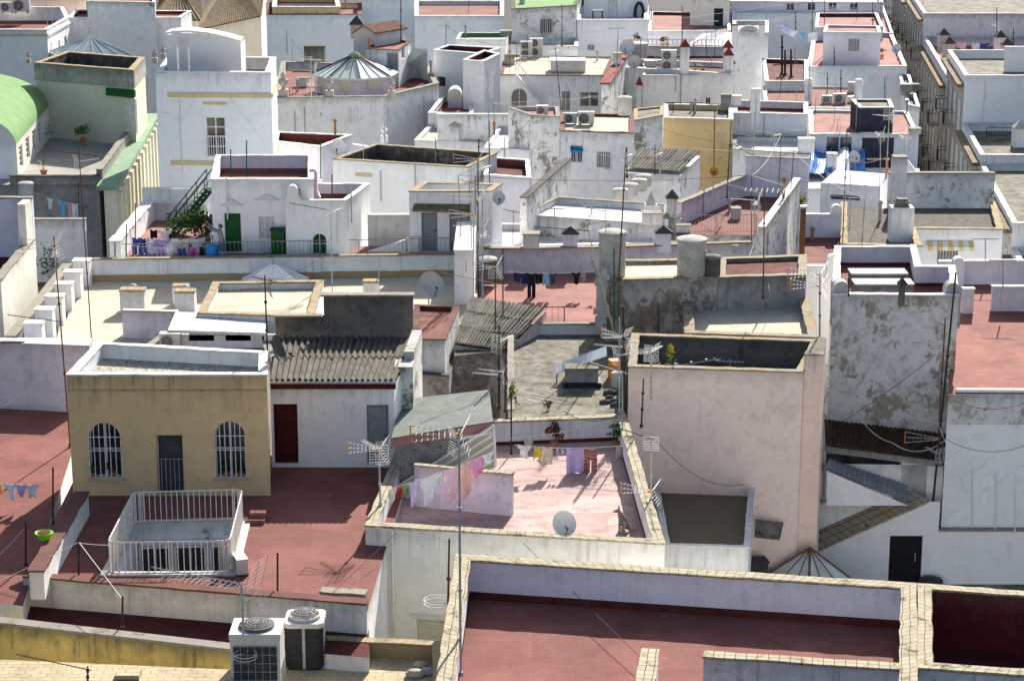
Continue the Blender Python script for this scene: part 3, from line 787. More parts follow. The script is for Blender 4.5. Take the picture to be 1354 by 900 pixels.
_GSH = {
 'towel': lambda t: [(-.5, .5)],
 'shirt': lambda t: [(-.5, .5)] if t < .3 else [(-.29, .29)],
 'trousers': lambda t: [(-.42, .42)] if t < .32 else [(-.46, -.04), (.04, .46)],
 'shorts': lambda t: [(-.45, .45)] if t < .5 else [(-.5, -.03), (.03, .5)],
 'sock': lambda t: [(-.3, .3)] if t < .6 else [(-.3, .5)],
 'dress': lambda t: [(-.3 - .2*t, .3 + .2*t)],
 'pants': lambda t: [(-.5 + .45*t*t, .5 - .45*t*t)],
}
def garment(label, kind, mat, top, w, h, along, name, group='washing on the lines'):
    top = Vector(top); e = Vector((along[0], along[1], 0)).normalized(); n = Vector((e.y, -e.x, 0)); ph = rng.uniform(0, 6)
    sh = _GSH[kind]; rows = 8; mb = MB(); sl = along[2] if len(along) > 2 else 0
    def pt(x, t, off):
        wv = .06 * math.sin(ph + x * 9 + t * 1.5) * (.25 + t) + .03 * math.sin(ph * 2 + t * 7 + x*3)
        sagx = x * (1 - .18 * t * (.5 + .5*math.sin(ph)))
        return top + e * sagx * w + UP * (-t * h * (1 + .1*math.sin(ph + x*5)) + x * w * sl - .04*(1-t)*math.cos(x*6.28)) + n * (wv + off)
    for k in range(rows):
        t0, t1 = k / rows, (k + 1) / rows; iv = sh((t0 + t1) / 2); iv0, iv1 = sh(t0 + 1e-4), sh(t1 - 1e-4)
        for q in range(len(iv)):
            a0, b0 = (iv0[q] if len(iv0) == len(iv) else iv[q]); a1, b1 = (iv1[q] if len(iv1) == len(iv) else iv[q])
            for i in range(6):
                x00, x01 = a0 + (b0-a0)*i/6, a0 + (b0-a0)*(i+1)/6; x10, x11 = a1 + (b1-a1)*i/6, a1 + (b1-a1)*(i+1)/6
                uvv = [(x00*w, -t0*h), (x10*w, -t1*h), (x11*w, -t1*h), (x01*w, -t0*h)]
                mb.face([pt(x00,t0,.008), pt(x10,t1,.008), pt(x11,t1,.008), pt(x01,t0,.008)], 0, uvv)
                mb.face([pt(x01,t0,-.008), pt(x11,t1,-.008), pt(x10,t1,-.008), pt(x00,t0,-.008)], 0, [uvv[3], uvv[2], uvv[1], uvv[0]])
            mb.face([pt(a0,t0,-.008), pt(a1,t1,-.008), pt(a1,t1,.008), pt(a0,t0,.008)]); mb.face([pt(b0,t0,.008), pt(b1,t1,.008), pt(b1,t1,-.008), pt(b0,t0,-.008)])
    o = mb.build(name, M[mat], None, loc=top); tag(o, label, 'laundry', group); return o

def washing(line_label, a, b, items, sag=.12, group='washing on the lines'):
    "a clothesline with garments: (f, kind, mat, w, h, name, label)"
    a, b = Vector(a), Vector(b); cable(line_label, a, b, sag, .008, 'cord', 12, 'clothesline', 'clotheslines', 'clothesline')
    e = b - a
    for f, kind, mat, w, h, name, label in items:
        q = a.lerp(b, f) - UP * (sag * 4 * f * (1 - f) + .005)
        sl = (e.z - sag*4*(1-2*f)) / max(.1, math.hypot(e.x, e.y))
        garment(label, kind, mat, q, w, h, (e.x, e.y, sl), name, group)

def foliage(mb, c, rx, ry, rz, n, size, mats=(0, 1), up=.3, seed=0):
    rr = random.Random(seed); c = Vector(c)
    cl = []
    for k in range(max(4, n // 28)):
        th, ph = rr.uniform(0, 6.283), rr.uniform(-.6, 1.4); q = rr.uniform(.35, 1)
        cl.append(Vector((math.cos(th)*math.cos(ph)*rx*q, math.sin(th)*math.cos(ph)*ry*q, math.sin(ph)*rz*q)))
    for i in range(n):
        k = rr.randrange(len(cl)); o = cl[k] + Vector((rr.gauss(0,.22)*rx, rr.gauss(0,.22)*ry, rr.gauss(0,.22)*rz))
        d = Vector((rr.gauss(0,1), rr.gauss(0,1), rr.gauss(up,1))).normalized(); s = size * rr.uniform(.6, 1.3); w = d.orthogonal().normalized() * s * .38
        p = c + o; mb.face([p, p + d*s*.5 + w, p + d*s, p + d*s*.5 - w], mats[k % len(mats)])

def plant(label, u, v, z, vt, w, mats=('leaf_a', 'leaf_b'), pot=True, n=260, size=.13, kind='bush', seed=1, group='potted plants on terraces', potmat='terracotta', pt=None, h=None):
    b = P(u, v, z) if pt is None else Vector(pt); h = (PY(u, vt, b.y).z - b.z) if h is None else h
    root = thing('potted_plant' if pot else 'shrub', label, 'plant', b, group)
    ph = min(.38, h * .35) if pot else 0
    if pot:
        mb = MB(); r = max(.12, w * .22); mb.lathe(b, [(r*.7, 0), (r, ph*.85), (r*1.12, ph*.86), (r*1.12, ph)], 12); mb.build('pot', M[potmat], root)
    mb = MB(); c = b + UP * (ph + (h - ph) * .55)
    if kind == 'bush': foliage(mb, c, w/2, w/2, (h - ph) * .5, n, size, seed=seed)
    else:
        rr = random.Random(seed); top = b + UP * (ph + (h-ph)*.35)
        for i in range(n // 6):
            th = rr.uniform(0, 6.283); el = rr.uniform(.1, 1.3); L = rr.uniform(.5, 1) * max(w*.6, (h-ph)*.65)
            d = Vector((math.cos(th)*math.cos(el), math.sin(th)*math.cos(el), math.sin(el))); sd = d.cross(UP).normalized() * L * .06
            m1 = top + d * L * .6; m2 = m1 + (d * .4 + UP * -.25).normalized() * L * .45
            mb.face([top - sd*.4, m1 - sd, m1 + sd, top + sd*.4], i % 2); mb.face([m1 - sd, m2, m1 + sd], i % 2)
    mb.build('leaves', [M[mats[0]], M[mats[1]]], root)
    sb = MB()
    for k in range(3): sb.tube(b + UP*ph*.9, c + Vector((rng.uniform(-.2,.2)*w, rng.uniform(-.2,.2)*w, 0)), .015, 5, r2=.006)
    sb.build('stem', M['trunk'], root)
    return root

def corrugated(mb, a, b, c, d, waves, amp=.03, th=.012, mi=0, rows=1):
    "sheet a-b (eave), c-d (ridge side); ridges run from eave to ridge"
    a, b, c, d = map(Vector, (a, b, c, d)); n = waves * 6; nr = (b - a).cross(d - a).normalized()
    if nr.z < 0: nr = -nr
    for k in range(rows):
        t0, t1 = k / rows, (k + 1) / rows + (.02 if k < rows - 1 else 0); lift = nr * (.02 * (rows - k) if rows > 1 else 0)
        lift = nr * (.025 * (k) if rows > 1 else 0)
        T = []; J = [rng.uniform(.7, 1.25) for _ in range(waves + 2)]; dz_ = [rng.uniform(-.012, .012) for _ in range(waves + 2)]
        for i in range(n + 1):
            f = i / n; w_ = int(i / 6 + .5); o = nr * (amp * J[w_] * math.sin(2*math.pi*waves*f) + dz_[w_])
            p, q = a.lerp(b, f), d.lerp(c, f); T.append((p.lerp(q, t0) + o + lift, p.lerp(q, min(1, t1)) + o + lift))
        for i in range(n):
            mb.face([T[i][0], T[i+1][0], T[i+1][1], T[i][1]], mi); mb.face([T[i][1]-nr*th, T[i+1][1]-nr*th, T[i+1][0]-nr*th, T[i][0]-nr*th], mi)
            mb.face([T[i][0]-nr*th, T[i+1][0]-nr*th, T[i+1][0], T[i][0]], mi)

def slabq(mb, a, b, c, d, th, mi=0, ms=None):
    "sloped slab: quad a,b,c,d (top) with thickness straight down"
    a, b, c, d = map(Vector, (a, b, c, d)); o = Vector((0, 0, -th)); ms = mi if ms is None else ms
    mb.face([a, b, c, d], mi, [(a.x,a.y),(b.x,b.y),(c.x,c.y),(d.x,d.y)]); mb.face([d+o, c+o, b+o, a+o], ms)
    for p, q in ((a,b),(b,c),(c,d),(d,a)): mb.quad(p+o, q+o, q, p, ms)

def pyramid_skylight(label, c, w, d, h, rz=0, up=.15, n=6, hip=0.0, group='glass roof lights', glass='glass_sky', frame='frame_white', base='white', upz=None, cat='skylight'):
    c = Vector(c); root = thing('glass_skylight', label, cat, c, group)
    ex, ey = dirv(rz), dirv(rz + 90); q = [c - ex*w/2 - ey*d/2, c + ex*w/2 - ey*d/2, c + ex*w/2 + ey*d/2, c - ex*w/2 + ey*d/2]
    mb = MB(); mb.prism([tuple(p[:2]) for p in q], c.z - .5, c.z + up); mb.build('kerb', M[base], root)
    q = [p + UP*(up+.004) for p in q]; a1 = c + UP*(up+h) - ex*hip*w/2; a2 = c + UP*(up+h) + ex*hip*w/2
    gb = MB(); fb = MB()
    tri = [(q[0], q[1], a2, a1), (q[1], q[2], a2, a2), (q[2], q[3], a1, a2), (q[3], q[0], a1, a1)]
    for p, r, s, t in tri:
        gb.face([p, r, s] if s == t else [p, r, s, t])
        nr = (r - p).cross(t - p).normalized() * .02
        for k in range(n + 1):
            f = k / n; lo = p.lerp(r, f); hi = t.lerp(s, f) if s != t else t
            fb.tube(lo + nr, hi + nr, .02 if 0 < k < n else .035, 5)
        fb.tube(p + nr, r + nr, .03, 5)
    gb.build('glass', M[glass], root); fb.build('glazing_bars', M[frame], root)
    return root

def boxthing(name, label, cat, c, w, d, h, mat, rz=0, lid=None, group=None, lidh=.06, lidov=.04):
    c = Vector(c); root = thing(name, label, cat, c, group); ex, ey = dirv(rz), dirv(rz+90)
    mb = MB(); mb.obox(c + UP*h/2, ex*w/2, ey*d/2, UP*h/2); mb.build('body', M[mat], root)
    if lid:
        mb = MB(); mb.obox(c + UP*(h+.003+lidh/2), ex*(w/2+lidov), ey*(d/2+lidov), UP*lidh/2); mb.build('lid', M[lid], root)
    return root

def skin_body(name, verts, edges, radii, mat, parent, sub=2):
    me = bpy.data.meshes.new(name); off = Vector(parent.location) if parent else Vector()
    me.from_pydata([tuple(Vector(v) - off) for v in verts], edges, []); o = bpy.data.objects.new(name, me); COL.objects.link(o); o.parent = parent
    m = o.modifiers.new('skin', 'SKIN'); sv = me.skin_vertices[0].data if me.skin_vertices else None
    if sv is None:
        import bmesh
        bm = bmesh.new(); bm.from_mesh(me); lay = bm.verts.layers.skin.verify(); bm.to_mesh(me); bm.free(); sv = me.skin_vertices[0].data
    for i, r in enumerate(radii): sv[i].radius = (r if isinstance(r, tuple) else (r, r)); sv[i].use_root = (i == 0)
    o.modifiers.new('sub', 'SUBSURF').levels = sub; o.modifiers['sub'].render_levels = sub
    dg = bpy.context.evaluated_depsgraph_get(); ev = o.evaluated_get(dg); m2 = bpy.data.meshes.new_from_object(ev); o.modifiers.clear(); o.data = m2
    m2.materials.clear(); m2.materials.append(M[mat]); m2.polygons.foreach_set('use_smooth', [True]*len(m2.polygons))
    return o
# ================================================================== FRONT ROW
H={}
# --- big red roof at the lower right, two compartments with tiled copings
H['A']=house('terrace_house','house with broad red roof terrace behind cream tile copings at the front right',[(566,985),(1211,1075),(1211,774),(604,735)],18.0,par=1.15,th=.38,
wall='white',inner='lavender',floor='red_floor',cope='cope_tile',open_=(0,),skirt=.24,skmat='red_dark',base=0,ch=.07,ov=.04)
z=18.0
wallseg('parapet',H['A'].root,P(931,866,z),P(1208,884,z),16.85,z,.36,'white_worn','cope_tile')
wallseg('parapet',H['A'].root,P(860,860,z),P(838,985,z),16.85,z,.42,'white','cope_tile')
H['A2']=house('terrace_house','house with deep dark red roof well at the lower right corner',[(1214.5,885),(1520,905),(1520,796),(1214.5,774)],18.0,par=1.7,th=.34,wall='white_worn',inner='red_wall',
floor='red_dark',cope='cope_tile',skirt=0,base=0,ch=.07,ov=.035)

# --- middle white house with the laundry terrace
H['B']=house('terrace_house','white house with walled laundry terrace and pale pink floor in the centre foreground',[(483,696),(879,720),(827,549),(541,560)],17.6,par=.85,th=.3,
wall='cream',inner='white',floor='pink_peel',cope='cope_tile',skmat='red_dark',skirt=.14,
holes=[dict(edge=0,px=(550,818,592,852),kind='window',mat=M['shutter_cream'],fmat=M['shutter_cream'],mull=0,fw=.04,trans=9,lintel=.12,lmat=M['cream'],h=1.1)])
zB=H['B'].zf
# partition on that terrace
pa,pb_=PY(550,668,P(550,668,zB).y),P(678,681,zB)
pa=P(550,668,zB);ztp=PY(614,621,(pa.y+pb_.y)/2).z
wallseg('partition',H['B'].root,pa,pb_,zB,ztp,.2,'lavender_worn','cope_tile')
# shed with felt roof, corrugated front
S0=P(527,650,zB);S1=P(640,650,zB)
e0,e1=PY(522,577,S0.y),PY(648,555,S0.y);r0,r1=PY(529,528,S0.y+4.6),PY(647,515,S0.y+4.6)
mb=MB();slabq(mb,e0+Vector((-.1,-.15,0)),e1+Vector((.1,-.15,0)),r1,r0,.06);shr=thing('shed','lean-to shed with green grey felt roof and ribbed metal front on the laundry terrace','shed',(S0+S1)/2)
mb.build('roof',M['felt_green'],shr)
mb=MB();mb.quad(e0+Vector((-.12,-.2,-.34)),e1+Vector((.12,-.2,-.30)),e1+Vector((.12,-.2,-.02)),e0+Vector((-.12,-.2,-.02)));mb.quad(e1+Vector((.12,-.2,-.02)),e1+Vector((.12,-.2,-.30)),e1+Vector((.12,-.14,-.30)),e1+Vector((.12,-.14,-.02)));mb.quad(e0+Vector((-.12,-.14,-.34)),e1+Vector((.12,-.14,-.30)),e1+Vector((.12,-.2,-.30)),e0+Vector((-.12,-.2,-.34)));mb.build('fascia',M['fascia_red'],shr)
mb=MB();n=22
for i in range(n):
    f0,f1=i/n,(i+1)/n
    A0=S0.lerp(e0-UP*.1,f0);A1=S1.lerp(e1-UP*.1,f0);B0=S0.lerp(e0-UP*.1,f1);B1=S1.lerp(e1-UP*.1,f1);o=Vector((0,-.05,0));m0=A0.lerp(B0,.5)+o;m1=A1.lerp(B1,.5)+o
    mb.quad(A0,A1,m1,m0);mb.quad(m0,m1,B1,B0)
mb.build('corrugated_front',M['corr_shutter'],shr)
mb=MB();mb.quad(S1,r1-UP*2.6,r1-UP*.08,e1-UP*.08);mb.build('side_wall',M['white_worn'],shr);mb=MB();mb.quad(r0-UP*2.6,S0,e0-UP*.08,r0-UP*.08);mb.build('side_wall',M['white_worn'],shr)
# slanting yellow glazed panel against it
py_=S0.y-.55
q0,q1,q2,q3=PY(522,646,S0.y-.35),PY(560,676,S0.y-1.0),PY(655,618,S0.y-1.0),PY(653,563,S0.y-.35)
pan=thing('slanted_panel','slanting yellow translucent panel with white battens below the felt-roofed shed','awning',q0)
mb=MB();slabq(mb,q0,q1,q2,q3,.05);mb.build('sheet',M['panel_yellow'],pan)
mb=MB()
for k in range(6):
    f=k/5;a=q0.lerp(q1,f);b=q3.lerp(q2,f);mb.tube(a+Vector((0,-.03,.03)),b+Vector((0,-.03,.03)),.045,6)
mb.tube(q3+Vector((0,-.05,.02)),q2+Vector((0,-.05,.02)),.05,6);mb.build('battens',M['frame_white'],pan)

# --- grey concrete roof behind the laundry terrace
H['C']=house('concrete_roof_house','house with mottled bare concrete roof between laundry terrace and pink house',[(672,543),(828,543),(815,428),(672,428)],17.85,par=.42,th=.2,wall='lavender_worn',inner='blue_white',
floor='roof_concrete',cope='cope_grey',open_=(0,1),skirt=0)
# --- pink house
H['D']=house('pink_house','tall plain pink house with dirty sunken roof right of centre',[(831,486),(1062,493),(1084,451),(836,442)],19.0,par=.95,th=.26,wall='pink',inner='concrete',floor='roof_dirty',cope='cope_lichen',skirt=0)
# brown tiled low roof under the pink wall
H['F3']=house('annex','low annex with brown tiled roof below the pink wall',[(879,722),(990,725),(997,645),(864,640)],14.5,par=.28,th=.16,wall='white',floor='tile_brown',cope='cope_white',skirt=0,open_=(2,),cat='house')

# --- left terrace: beige house, white lean-to, red floors
zf=17.0
flo=[P(97,655,zf),P(40,766,zf),P(484,806,zf)]
WELL=[tuple(P(u,v,17.0)[:2])for u,v in((147,758),(303,757),(320,690),(180,694))]
H['R']=house('terrace_house','house with wide red roof patio around a railed light well at the left',[(30,763),(485,800),(548,590),(110,600)],17.22,par=.22,th=.34,wall='white_worn',inner='red_floor',floor='red_floor',cope='cope_red',skirt=0,open_=(1,2,3),well=WELL)
H['RL']=house('terrace_house','house with sloping red roof at the far left edge',[(-120,775),(30,800),(112,545),(-60,536)],17.0,par=.02,th=.2,wall='white',floor='red_floor_worn',cope=None,open_=(0,1,2,3),skirt=0)
# low wall with white face between both red roofs
wallseg('parapet',H['RL'].root,P(108,652,17.75),P(48,756,17.75),16.9,17.75,.42,'white','cope_red')
H['RW']=house('wall_house','lavender white stained gable wall at the left edge behind the red roof',[(-60,455),(28,453),(118,456),(122,446),(-60,446)],19.3,par=.02,th=.1,wall='lavender_worn',floor='roof_white',cope='cope_dark',open_=(1,2,3,4),skirt=0)
# strip roof and yellow parapet
H['ST']=house('low_house','low dark red roof strip behind the stained yellow wall',[(-60,822),(488,868),(488,812),(20,775)],16.35,par=.02,th=.2,wall='white',floor='red_dark',cope=None,open_=(0,1,2,3),skirt=0)
yz=16.95
yw=thing('parapet_wall','stained yellow parapet wall with grey coping at the bottom left','wall',P(150,845,15.7))
ya,yb=P(-40,817,yz),P(309,857,yz);mb=MB();mb.seg(ya,yb,.34,10,yz);mb.build('body',M['yellow'],yw)
d=(yb-ya).normalized();n_=Vector((-d.y,d.x,0))*.2;mb=MB();q=[ya-n_,yb-n_,yb+n_,ya+n_];mb.prism([tuple(p[:2])for p in q],yz+.002,yz+.07);mb.build('coping',M['cope_grey'],yw)
H['TL']=house('tiled_roof_house','house with cream tiled roof at the bottom left corner',[(-60,960),(318,990),(306,884),(-60,868)],16.8,par=.02,th=.2,wall='cream',floor='tile_ochre',cope=None,open_=(0,1,2,3),skirt=0)
boxthing('tile_stack','small cream tiled block on the bottom left roof','plinth',P(170,893,16.8),.65,.5,.12,'tile_ochre')
H['T2']=house('tiled_roof_house','house with ochre tiled roof carrying two condensers at the bottom centre',[(330,985),(592,985),(584,850),(340,838)],16.3,par=.42,th=.26,wall='cream',inner='tan_tile',floor='tile_ochre',cope='cope_tan',open_=(0,),skirt=0)
# second stretch of parapet right of the step
qa=P(426,812,16.36);wallseg('parapet',H['R'].root,qa,P(484,816,16.36),16.3,PY(450,781,qa.y).z,.34,'white_worn','cope_grey')

# beige house
H['L']=house('beige_house','beige rooftop house with two arched barred windows and gravel roof',[(88,497),(353,497),(353,466),(129,454)],21.1,par=.45,th=.24,base=16.0,wall='beige',inner='blue_white',floor='gravel',cope='cope_white',skirt=0,
holes=[dict(edge=0,px=(116,559,162,631),kind='window',arch=True,mat=M['glass_dark'],bars=6,brails=(0,.5,.75),br=.016,fw=.06,mull=1,trans=1,sill=True,smat=M['beige']),
dict(edge=0,px=(283,557,326,631),kind='window',arch=True,mat=M['glass_dark'],bars=6,brails=(0,.5,.75),br=.016,fw=.06,mull=1,trans=1,sill=True,smat=M['beige']),
dict(edge=0,px=(206,575,244,653),kind='door',mat=M['door_dark'],fw=.05,bars=6,barh=1.25,bmat=M['rail_grey'])],
bands=[(0,ZD(200,497,516,21.1),.05,.05,'beige')],depth=.26)
# white lean-to with corrugated roof
mz=ZD(440,612,503,17.0)
H['M']=house('lean_to_room','white lean-to room with maroon door and corrugated cement roof',[(357,508),(521,508),(545,470),(357,470)],mz,par=.02,th=.1,base=16.0,wall='white',floor='roof_dirty',cope=None,open_=(0,1,2,3),skirt=0,
holes=[dict(edge=0,px=(361,534,395,613),kind='door',mat=M['door_maroon'],fw=0),dict(edge=0,px=(484,535,515,613),kind='door',mat=M['door_grey'],fw=.04)])
e0,e1=PY(357,502,H['M'].Q[0].y-.25),PY(523,502,H['M'].Q[0].y-.25);yb=75.0
k0,k1=PY(366,446,yb),PY(547,446,yb)
mb=MB();corrugated(mb,e0,e1,k1,k0,22,.055,.015,rows=2);mb.build('corrugated_roof',M['asbestos_dark'],H['M'].root)
mb=MB();mb.obox((e0+e1)/2+Vector((0,.1,-.24)),(e1-e0)/2,(0,.03,0),(0,0,.11));mb.build('timber_beam',M['door_maroon'],H['M'].root)
mb=MB();mb.tube(e0+Vector((0,-.04,-.08)),e1+Vector((0,-.04,-.08)),.05,8);mb.build('gutter',M['galv'],H['M'].root)
# grey wall behind it, stepped
cw=thing('concrete_wall','dark grey concrete wall standing behind the corrugated roof','wall',(k0+k1)/2-UP*3)
mb=MB();ct=PY(428,391,yb+.3);cl,cr=PY(364,418,yb+.3),PY(546,391,yb+.3)
mb.prism([(cl.x,yb+.2),(ct.x,yb+.2),(ct.x,yb+.5),(cl.x,yb+.5)],14,cl.z);mb.prism([(ct.x+.002,yb+.2),(cr.x,yb+.2),(cr.x,yb+.55),(ct.x+.002,yb+.55)],14,ct.z);mb.build('body',M['concrete'],cw)
mb=MB();mb.box(ct.x-.1,yb+.15,ct.z+.002,cr.x+.05,yb+.6,ct.z+.07);mb.box(cl.x-.05,yb+.15,cl.z+.002,ct.x-.102,yb+.55,cl.z+.06);mb.build('coping',M['cope_grey'],cw)
pw=thing('brick_pier','crumbling white pier at the right end of the corrugated roof','pier',P(536,612,17.0))
pq=P(536,600,17.0);mb=MB();mb.prism([(pq.x-.35,pq.y),(pq.x+.3,pq.y),(pq.x+.3,pq.y+1.0),(pq.x-.35,pq.y+1.0)],14,PY(535,485,pq.y).z);mb.build('body',M['white_mottled'],pw)
mb=MB();mb.prism([(pq.x-.05,pq.y+1.01),(pq.x+.3,pq.y+1.01),(pq.x+.45,pq.y+4),(pq.x+.1,pq.y+4)],14,PY(540,455,pq.y+2).z);mb.build('rear_wall',M['white_mottled'],pw)
# ================================================================== MIDDLE ROWS
def yz_top(u,vb,z,vt):
    "height of a wall top seen at row vt when its foot is seen at row vb on height z"
    return PY(u,vt,P(u,vb,z).y).z
# --- behind the pink house
H['E2']=house('tiled_roof_house','house with sunlit cream tiled roof sunk between grey walls behind the pink house',[(906,441.5),(1082,447.5),(1067,392),(903,388)],19.0,par=.35,th=.34,wall='plaster_brown',inner='concrete_pale',floor='tile_cream',cope='cope_lichen',open_=(2,),skirt=0)
H['E1']=house('ruined_house','peeling brown and white house carrying round cement tanks',[(797,371),(949,368),(949,343),(797,345)],20.0,par=.1,th=.3,wall='plaster_brown',floor='tile_cream',cope='cope_lichen',skirt=0)
H['E1b']=house('ruined_house','dark stained house with small red roof behind the sunlit cream tiles',[(949.5,368),(1066,365),(1066,338),(949.5,342)],20.0,par=.12,th=.3,wall='concrete_pale',floor='red_dark',cope='cope_lichen',skirt=0)
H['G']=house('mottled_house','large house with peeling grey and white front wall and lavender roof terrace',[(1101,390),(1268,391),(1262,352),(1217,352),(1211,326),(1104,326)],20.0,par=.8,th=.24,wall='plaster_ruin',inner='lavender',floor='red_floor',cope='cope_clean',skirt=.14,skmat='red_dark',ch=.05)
for(u0,u1,vt,lb)in((1102,1123,372,'l'),(1250,1271,374,'r')):
    a,b=P(u0,389,20.0),P(u1,389,20.0);yy=min(a.y,b.y)-.02;r=(b.x-a.x)/2;cx=(a.x+b.x)/2;zt=PY(u0,vt,yy).z
    mb=MB();prof=[(cx-r,18.6),(cx+r,18.6),(cx+r,zt-r)]+[(cx+r*math.cos(math.pi*i/10),zt-r+r*math.sin(math.pi*i/10))for i in range(1,10)]+[(cx-r,zt-r)]
    mb.face([(p[0],yy,p[1])for p in prof]);mb.face([(p[0],yy+.6,p[1])for p in reversed(prof)])
    for i in range(len(prof)):
        p,q=prof[i],prof[(i+1)%len(prof)];mb.quad((q[0],yy,q[1]),(p[0],yy,p[1]),(p[0],yy+.6,p[1]),(q[0],yy+.6,q[1]))
    mb.build('pillar',M['white_mottled'],H['G'].root)
H['J']=house('terrace_house','house with sunny brick-red roof terrace at the right edge',[(1254,520),(1500,521),(1440,374),(1262,376)],17.0,par=.02,th=.2,wall='white',floor='brick_floor',cope=None,open_=(0,1,2,3),skirt=0,bands=[(0,16.35,1.2,.012,'plaster_ruin')])
mb=MB();a,b=P(1265,519,17.0),P(1500,520,17.0);mb.seg(a+Vector((0,.12,0)),b+Vector((0,.12,0)),.22,17.006,17.12);mb.build('kerb',M['white_clean'],H['J'].root)
jz=yz_top(1300,376,17.0,347)
wallseg('parapet',H['J'].root,P(1240,375,17.0),P(1440,373,17.0),16.8,jz,.26,'lavender','cope_clean')
for i,(u0,u1,vb,vt)in enumerate(((1271,1286,413,382),(1310,1392,410,379))):
    wallseg('low_wall',H['J'].root,P(u0,vb,17.0),P(u1,vb,17.0),16.9,yz_top(u0,vb,17.0,vt),.3,'lavender','cope_clean')
a=P(1259,380,17.0);b=P(1274,380,17.0);cx=(a.x+b.x)/2;r=(b.x-a.x)/2;zt=PY(1265,341,a.y).z
mb=MB();prof=[(cx-r,16),(cx+r,16),(cx+r,zt-r)]+[(cx+r*math.cos(math.pi*i/10),zt-r+r*math.sin(math.pi*i/10))for i in range(1,10)]+[(cx-r,zt-r)]
mb.face([(p[0],a.y,p[1])for p in prof]);mb.face([(p[0],a.y+.5,p[1])for p in reversed(prof)])
for i in range(len(prof)):
    p,q=prof[i],prof[(i+1)%len(prof)];mb.quad((q[0],a.y,q[1]),(p[0],a.y,p[1]),(p[0],a.y+.5,p[1]),(q[0],a.y+.5,q[1]))
mb.build('pillar',M['lavender'],H['J'].root)
# black-roofed shed and things in the right-hand court
gy=H['G'].Q[0].y
zc=9.3
sh=thing('court_shed','white court shed under black corrugated roof below the mottled wall','shed',P(1170,760,zc))
fy=gy-3.0
e0,e1=PY(1091,588,fy),PY(1246,608,fy-.3);k1,k0=PY(1263,574,gy-.06),PY(1090,554,gy-.06)
mb=MB();corrugated(mb,e0,e1,k1,k0,30,.03,.012);mb.build('roof',M['sheet_brown'],sh)
mb=MB();mb.quad(e0+UP*-.3,e1+UP*-.3,e1+UP*-.06,e0+UP*-.06);mb.quad(e0+Vector((0,.1,-.06)),e1+Vector((0,.1,-.06)),e1+Vector((0,.1,-.3)),e0+Vector((0,.1,-.3)));mb.quad(e0+Vector((0,.1,-.3)),e1+Vector((0,.1,-.3)),e1+UP*-.3,e0+UP*-.3);mb.build('eave_board',M['concrete_pale'],sh)
wa,wb=PY(1092,600,fy+.25),PY(1248,612,fy+.0)
mb=MB();A_,B_=Vector((wa.x,wa.y,0)),Vector((wb.x,wb.y,0))
s0,zt=on_wall(1192,608,A_,B_);s1,zb=on_wall(1224,662,A_,B_);zw=min(e0.z,e1.z)-.32
lp=hole_loop(s0,s1,zb-1.2,zt)
W=wall_face(mb,A_,B_,zc,zw,[lp],0,0,.2);mb.quad((wb.x,wb.y,zc),(wb.x,gy-.1,zc),(wb.x,gy-.1,zw),(wb.x,wb.y,zw));mb.build('wall',M['white'],sh)
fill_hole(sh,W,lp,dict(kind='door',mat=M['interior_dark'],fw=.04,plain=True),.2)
aw=thing('corrugated_awning','grey ribbed awning sloping down across the court shed','awning',PY(1150,640,fy-.6))
mb=MB();corrugated(mb,PY(1096,606,fy-.1),PY(1200,641,fy-.1),PY(1199,664,fy-1.6),PY(1092,618,fy-1.6),16,.025,.012);mb.build('sheet',M['sheet_grey'],aw)
mb=MB();mb.quad(PY(1093,622,fy-1.55),PY(1093,668,fy-1.55),PY(1199,668,fy-1.55),PY(1199,667,fy-1.55));mb.build('gable_wall',M['white'],aw)
# white wall with black door and tiled stair coping
kb=P(1200,772,zc);ky=kb.y
kw=thing('court_wall','white court wall with black door and sloping tiled stair coping','wall',kb)
tl=[PY(1003,768,ky),PY(1060,738,ky),PY(1142,701,ky),PY(1228,663,ky),PY(1243,663,ky)]
zr=PY(1300,702,ky).z
mb=MB();A_=Vector((tl[0].x,ky,0));xr=P(1420,790,zc).x;B_=Vector((xr,ky,0))
loops=[[Vector((p.x,p.z,0))for p in[Vector((tl[0].x,0,zc-2)),Vector((xr,0,zc-2)),Vector((xr,0,zr)),Vector((tl[4].x,0,zr)),tl[4],tl[3],tl[2],tl[1],tl[0]]]]
d0,d1=PY(1177,708,ky),PY(1217,771,ky);hl=[(d0.x,d1.z),(d1.x,d1.z),(d1.x,d0.z),(d0.x,d0.z)]
loops.append([Vector((p[0],p[1],0))for p in reversed(hl)]);flat=[p for l in loops for p in l]
for tri in tessellate_polygon(loops):
    q=[flat[i]for i in tri]
    if(q[1]-q[0]).cross(q[2]-q[0]).z<0:q.reverse()
    mb.face([(p.x,ky,p.y)for p in q],0,[(p.x,p.y-14)for p in q])
for i in range(4):
    p,q=hl[i],hl[(i+1)%4];mb.face([(p[0],ky,p[1]),(q[0],ky,q[1]),(q[0],ky+.15,q[1]),(p[0],ky+.15,p[1])])
mb.build('body',M['white'],kw)
mb=MB();mb.face([(p[0],ky+.148,p[1])for p in hl],0);o=mb.build('door',M['door_black'],kw)
mb=MB();mb.tube((d1.x-.25,ky+.05,d1.z+.9),(d1.x-.25,ky+.05,d1.z+1.25),.02,5);mb.build('handle',M['galv'],o)
mb=MB()
for i in range(3):
    a,b=tl[i],tl[i+1];a2,b2=a+Vector((-.55,.95,.12)),b+Vector((-.55,.95,.12));L=(b-a).length
    mb.face([a+UP*.05,b+UP*.05,b2+UP*.05,a2+UP*.05],0,[(0,0),(L,0),(L,.5),(0,.5)]);mb.quad(a+Vector((0,-.03,-.04)),b+Vector((0,-.03,-.04)),b+UP*.05,a+UP*.05)
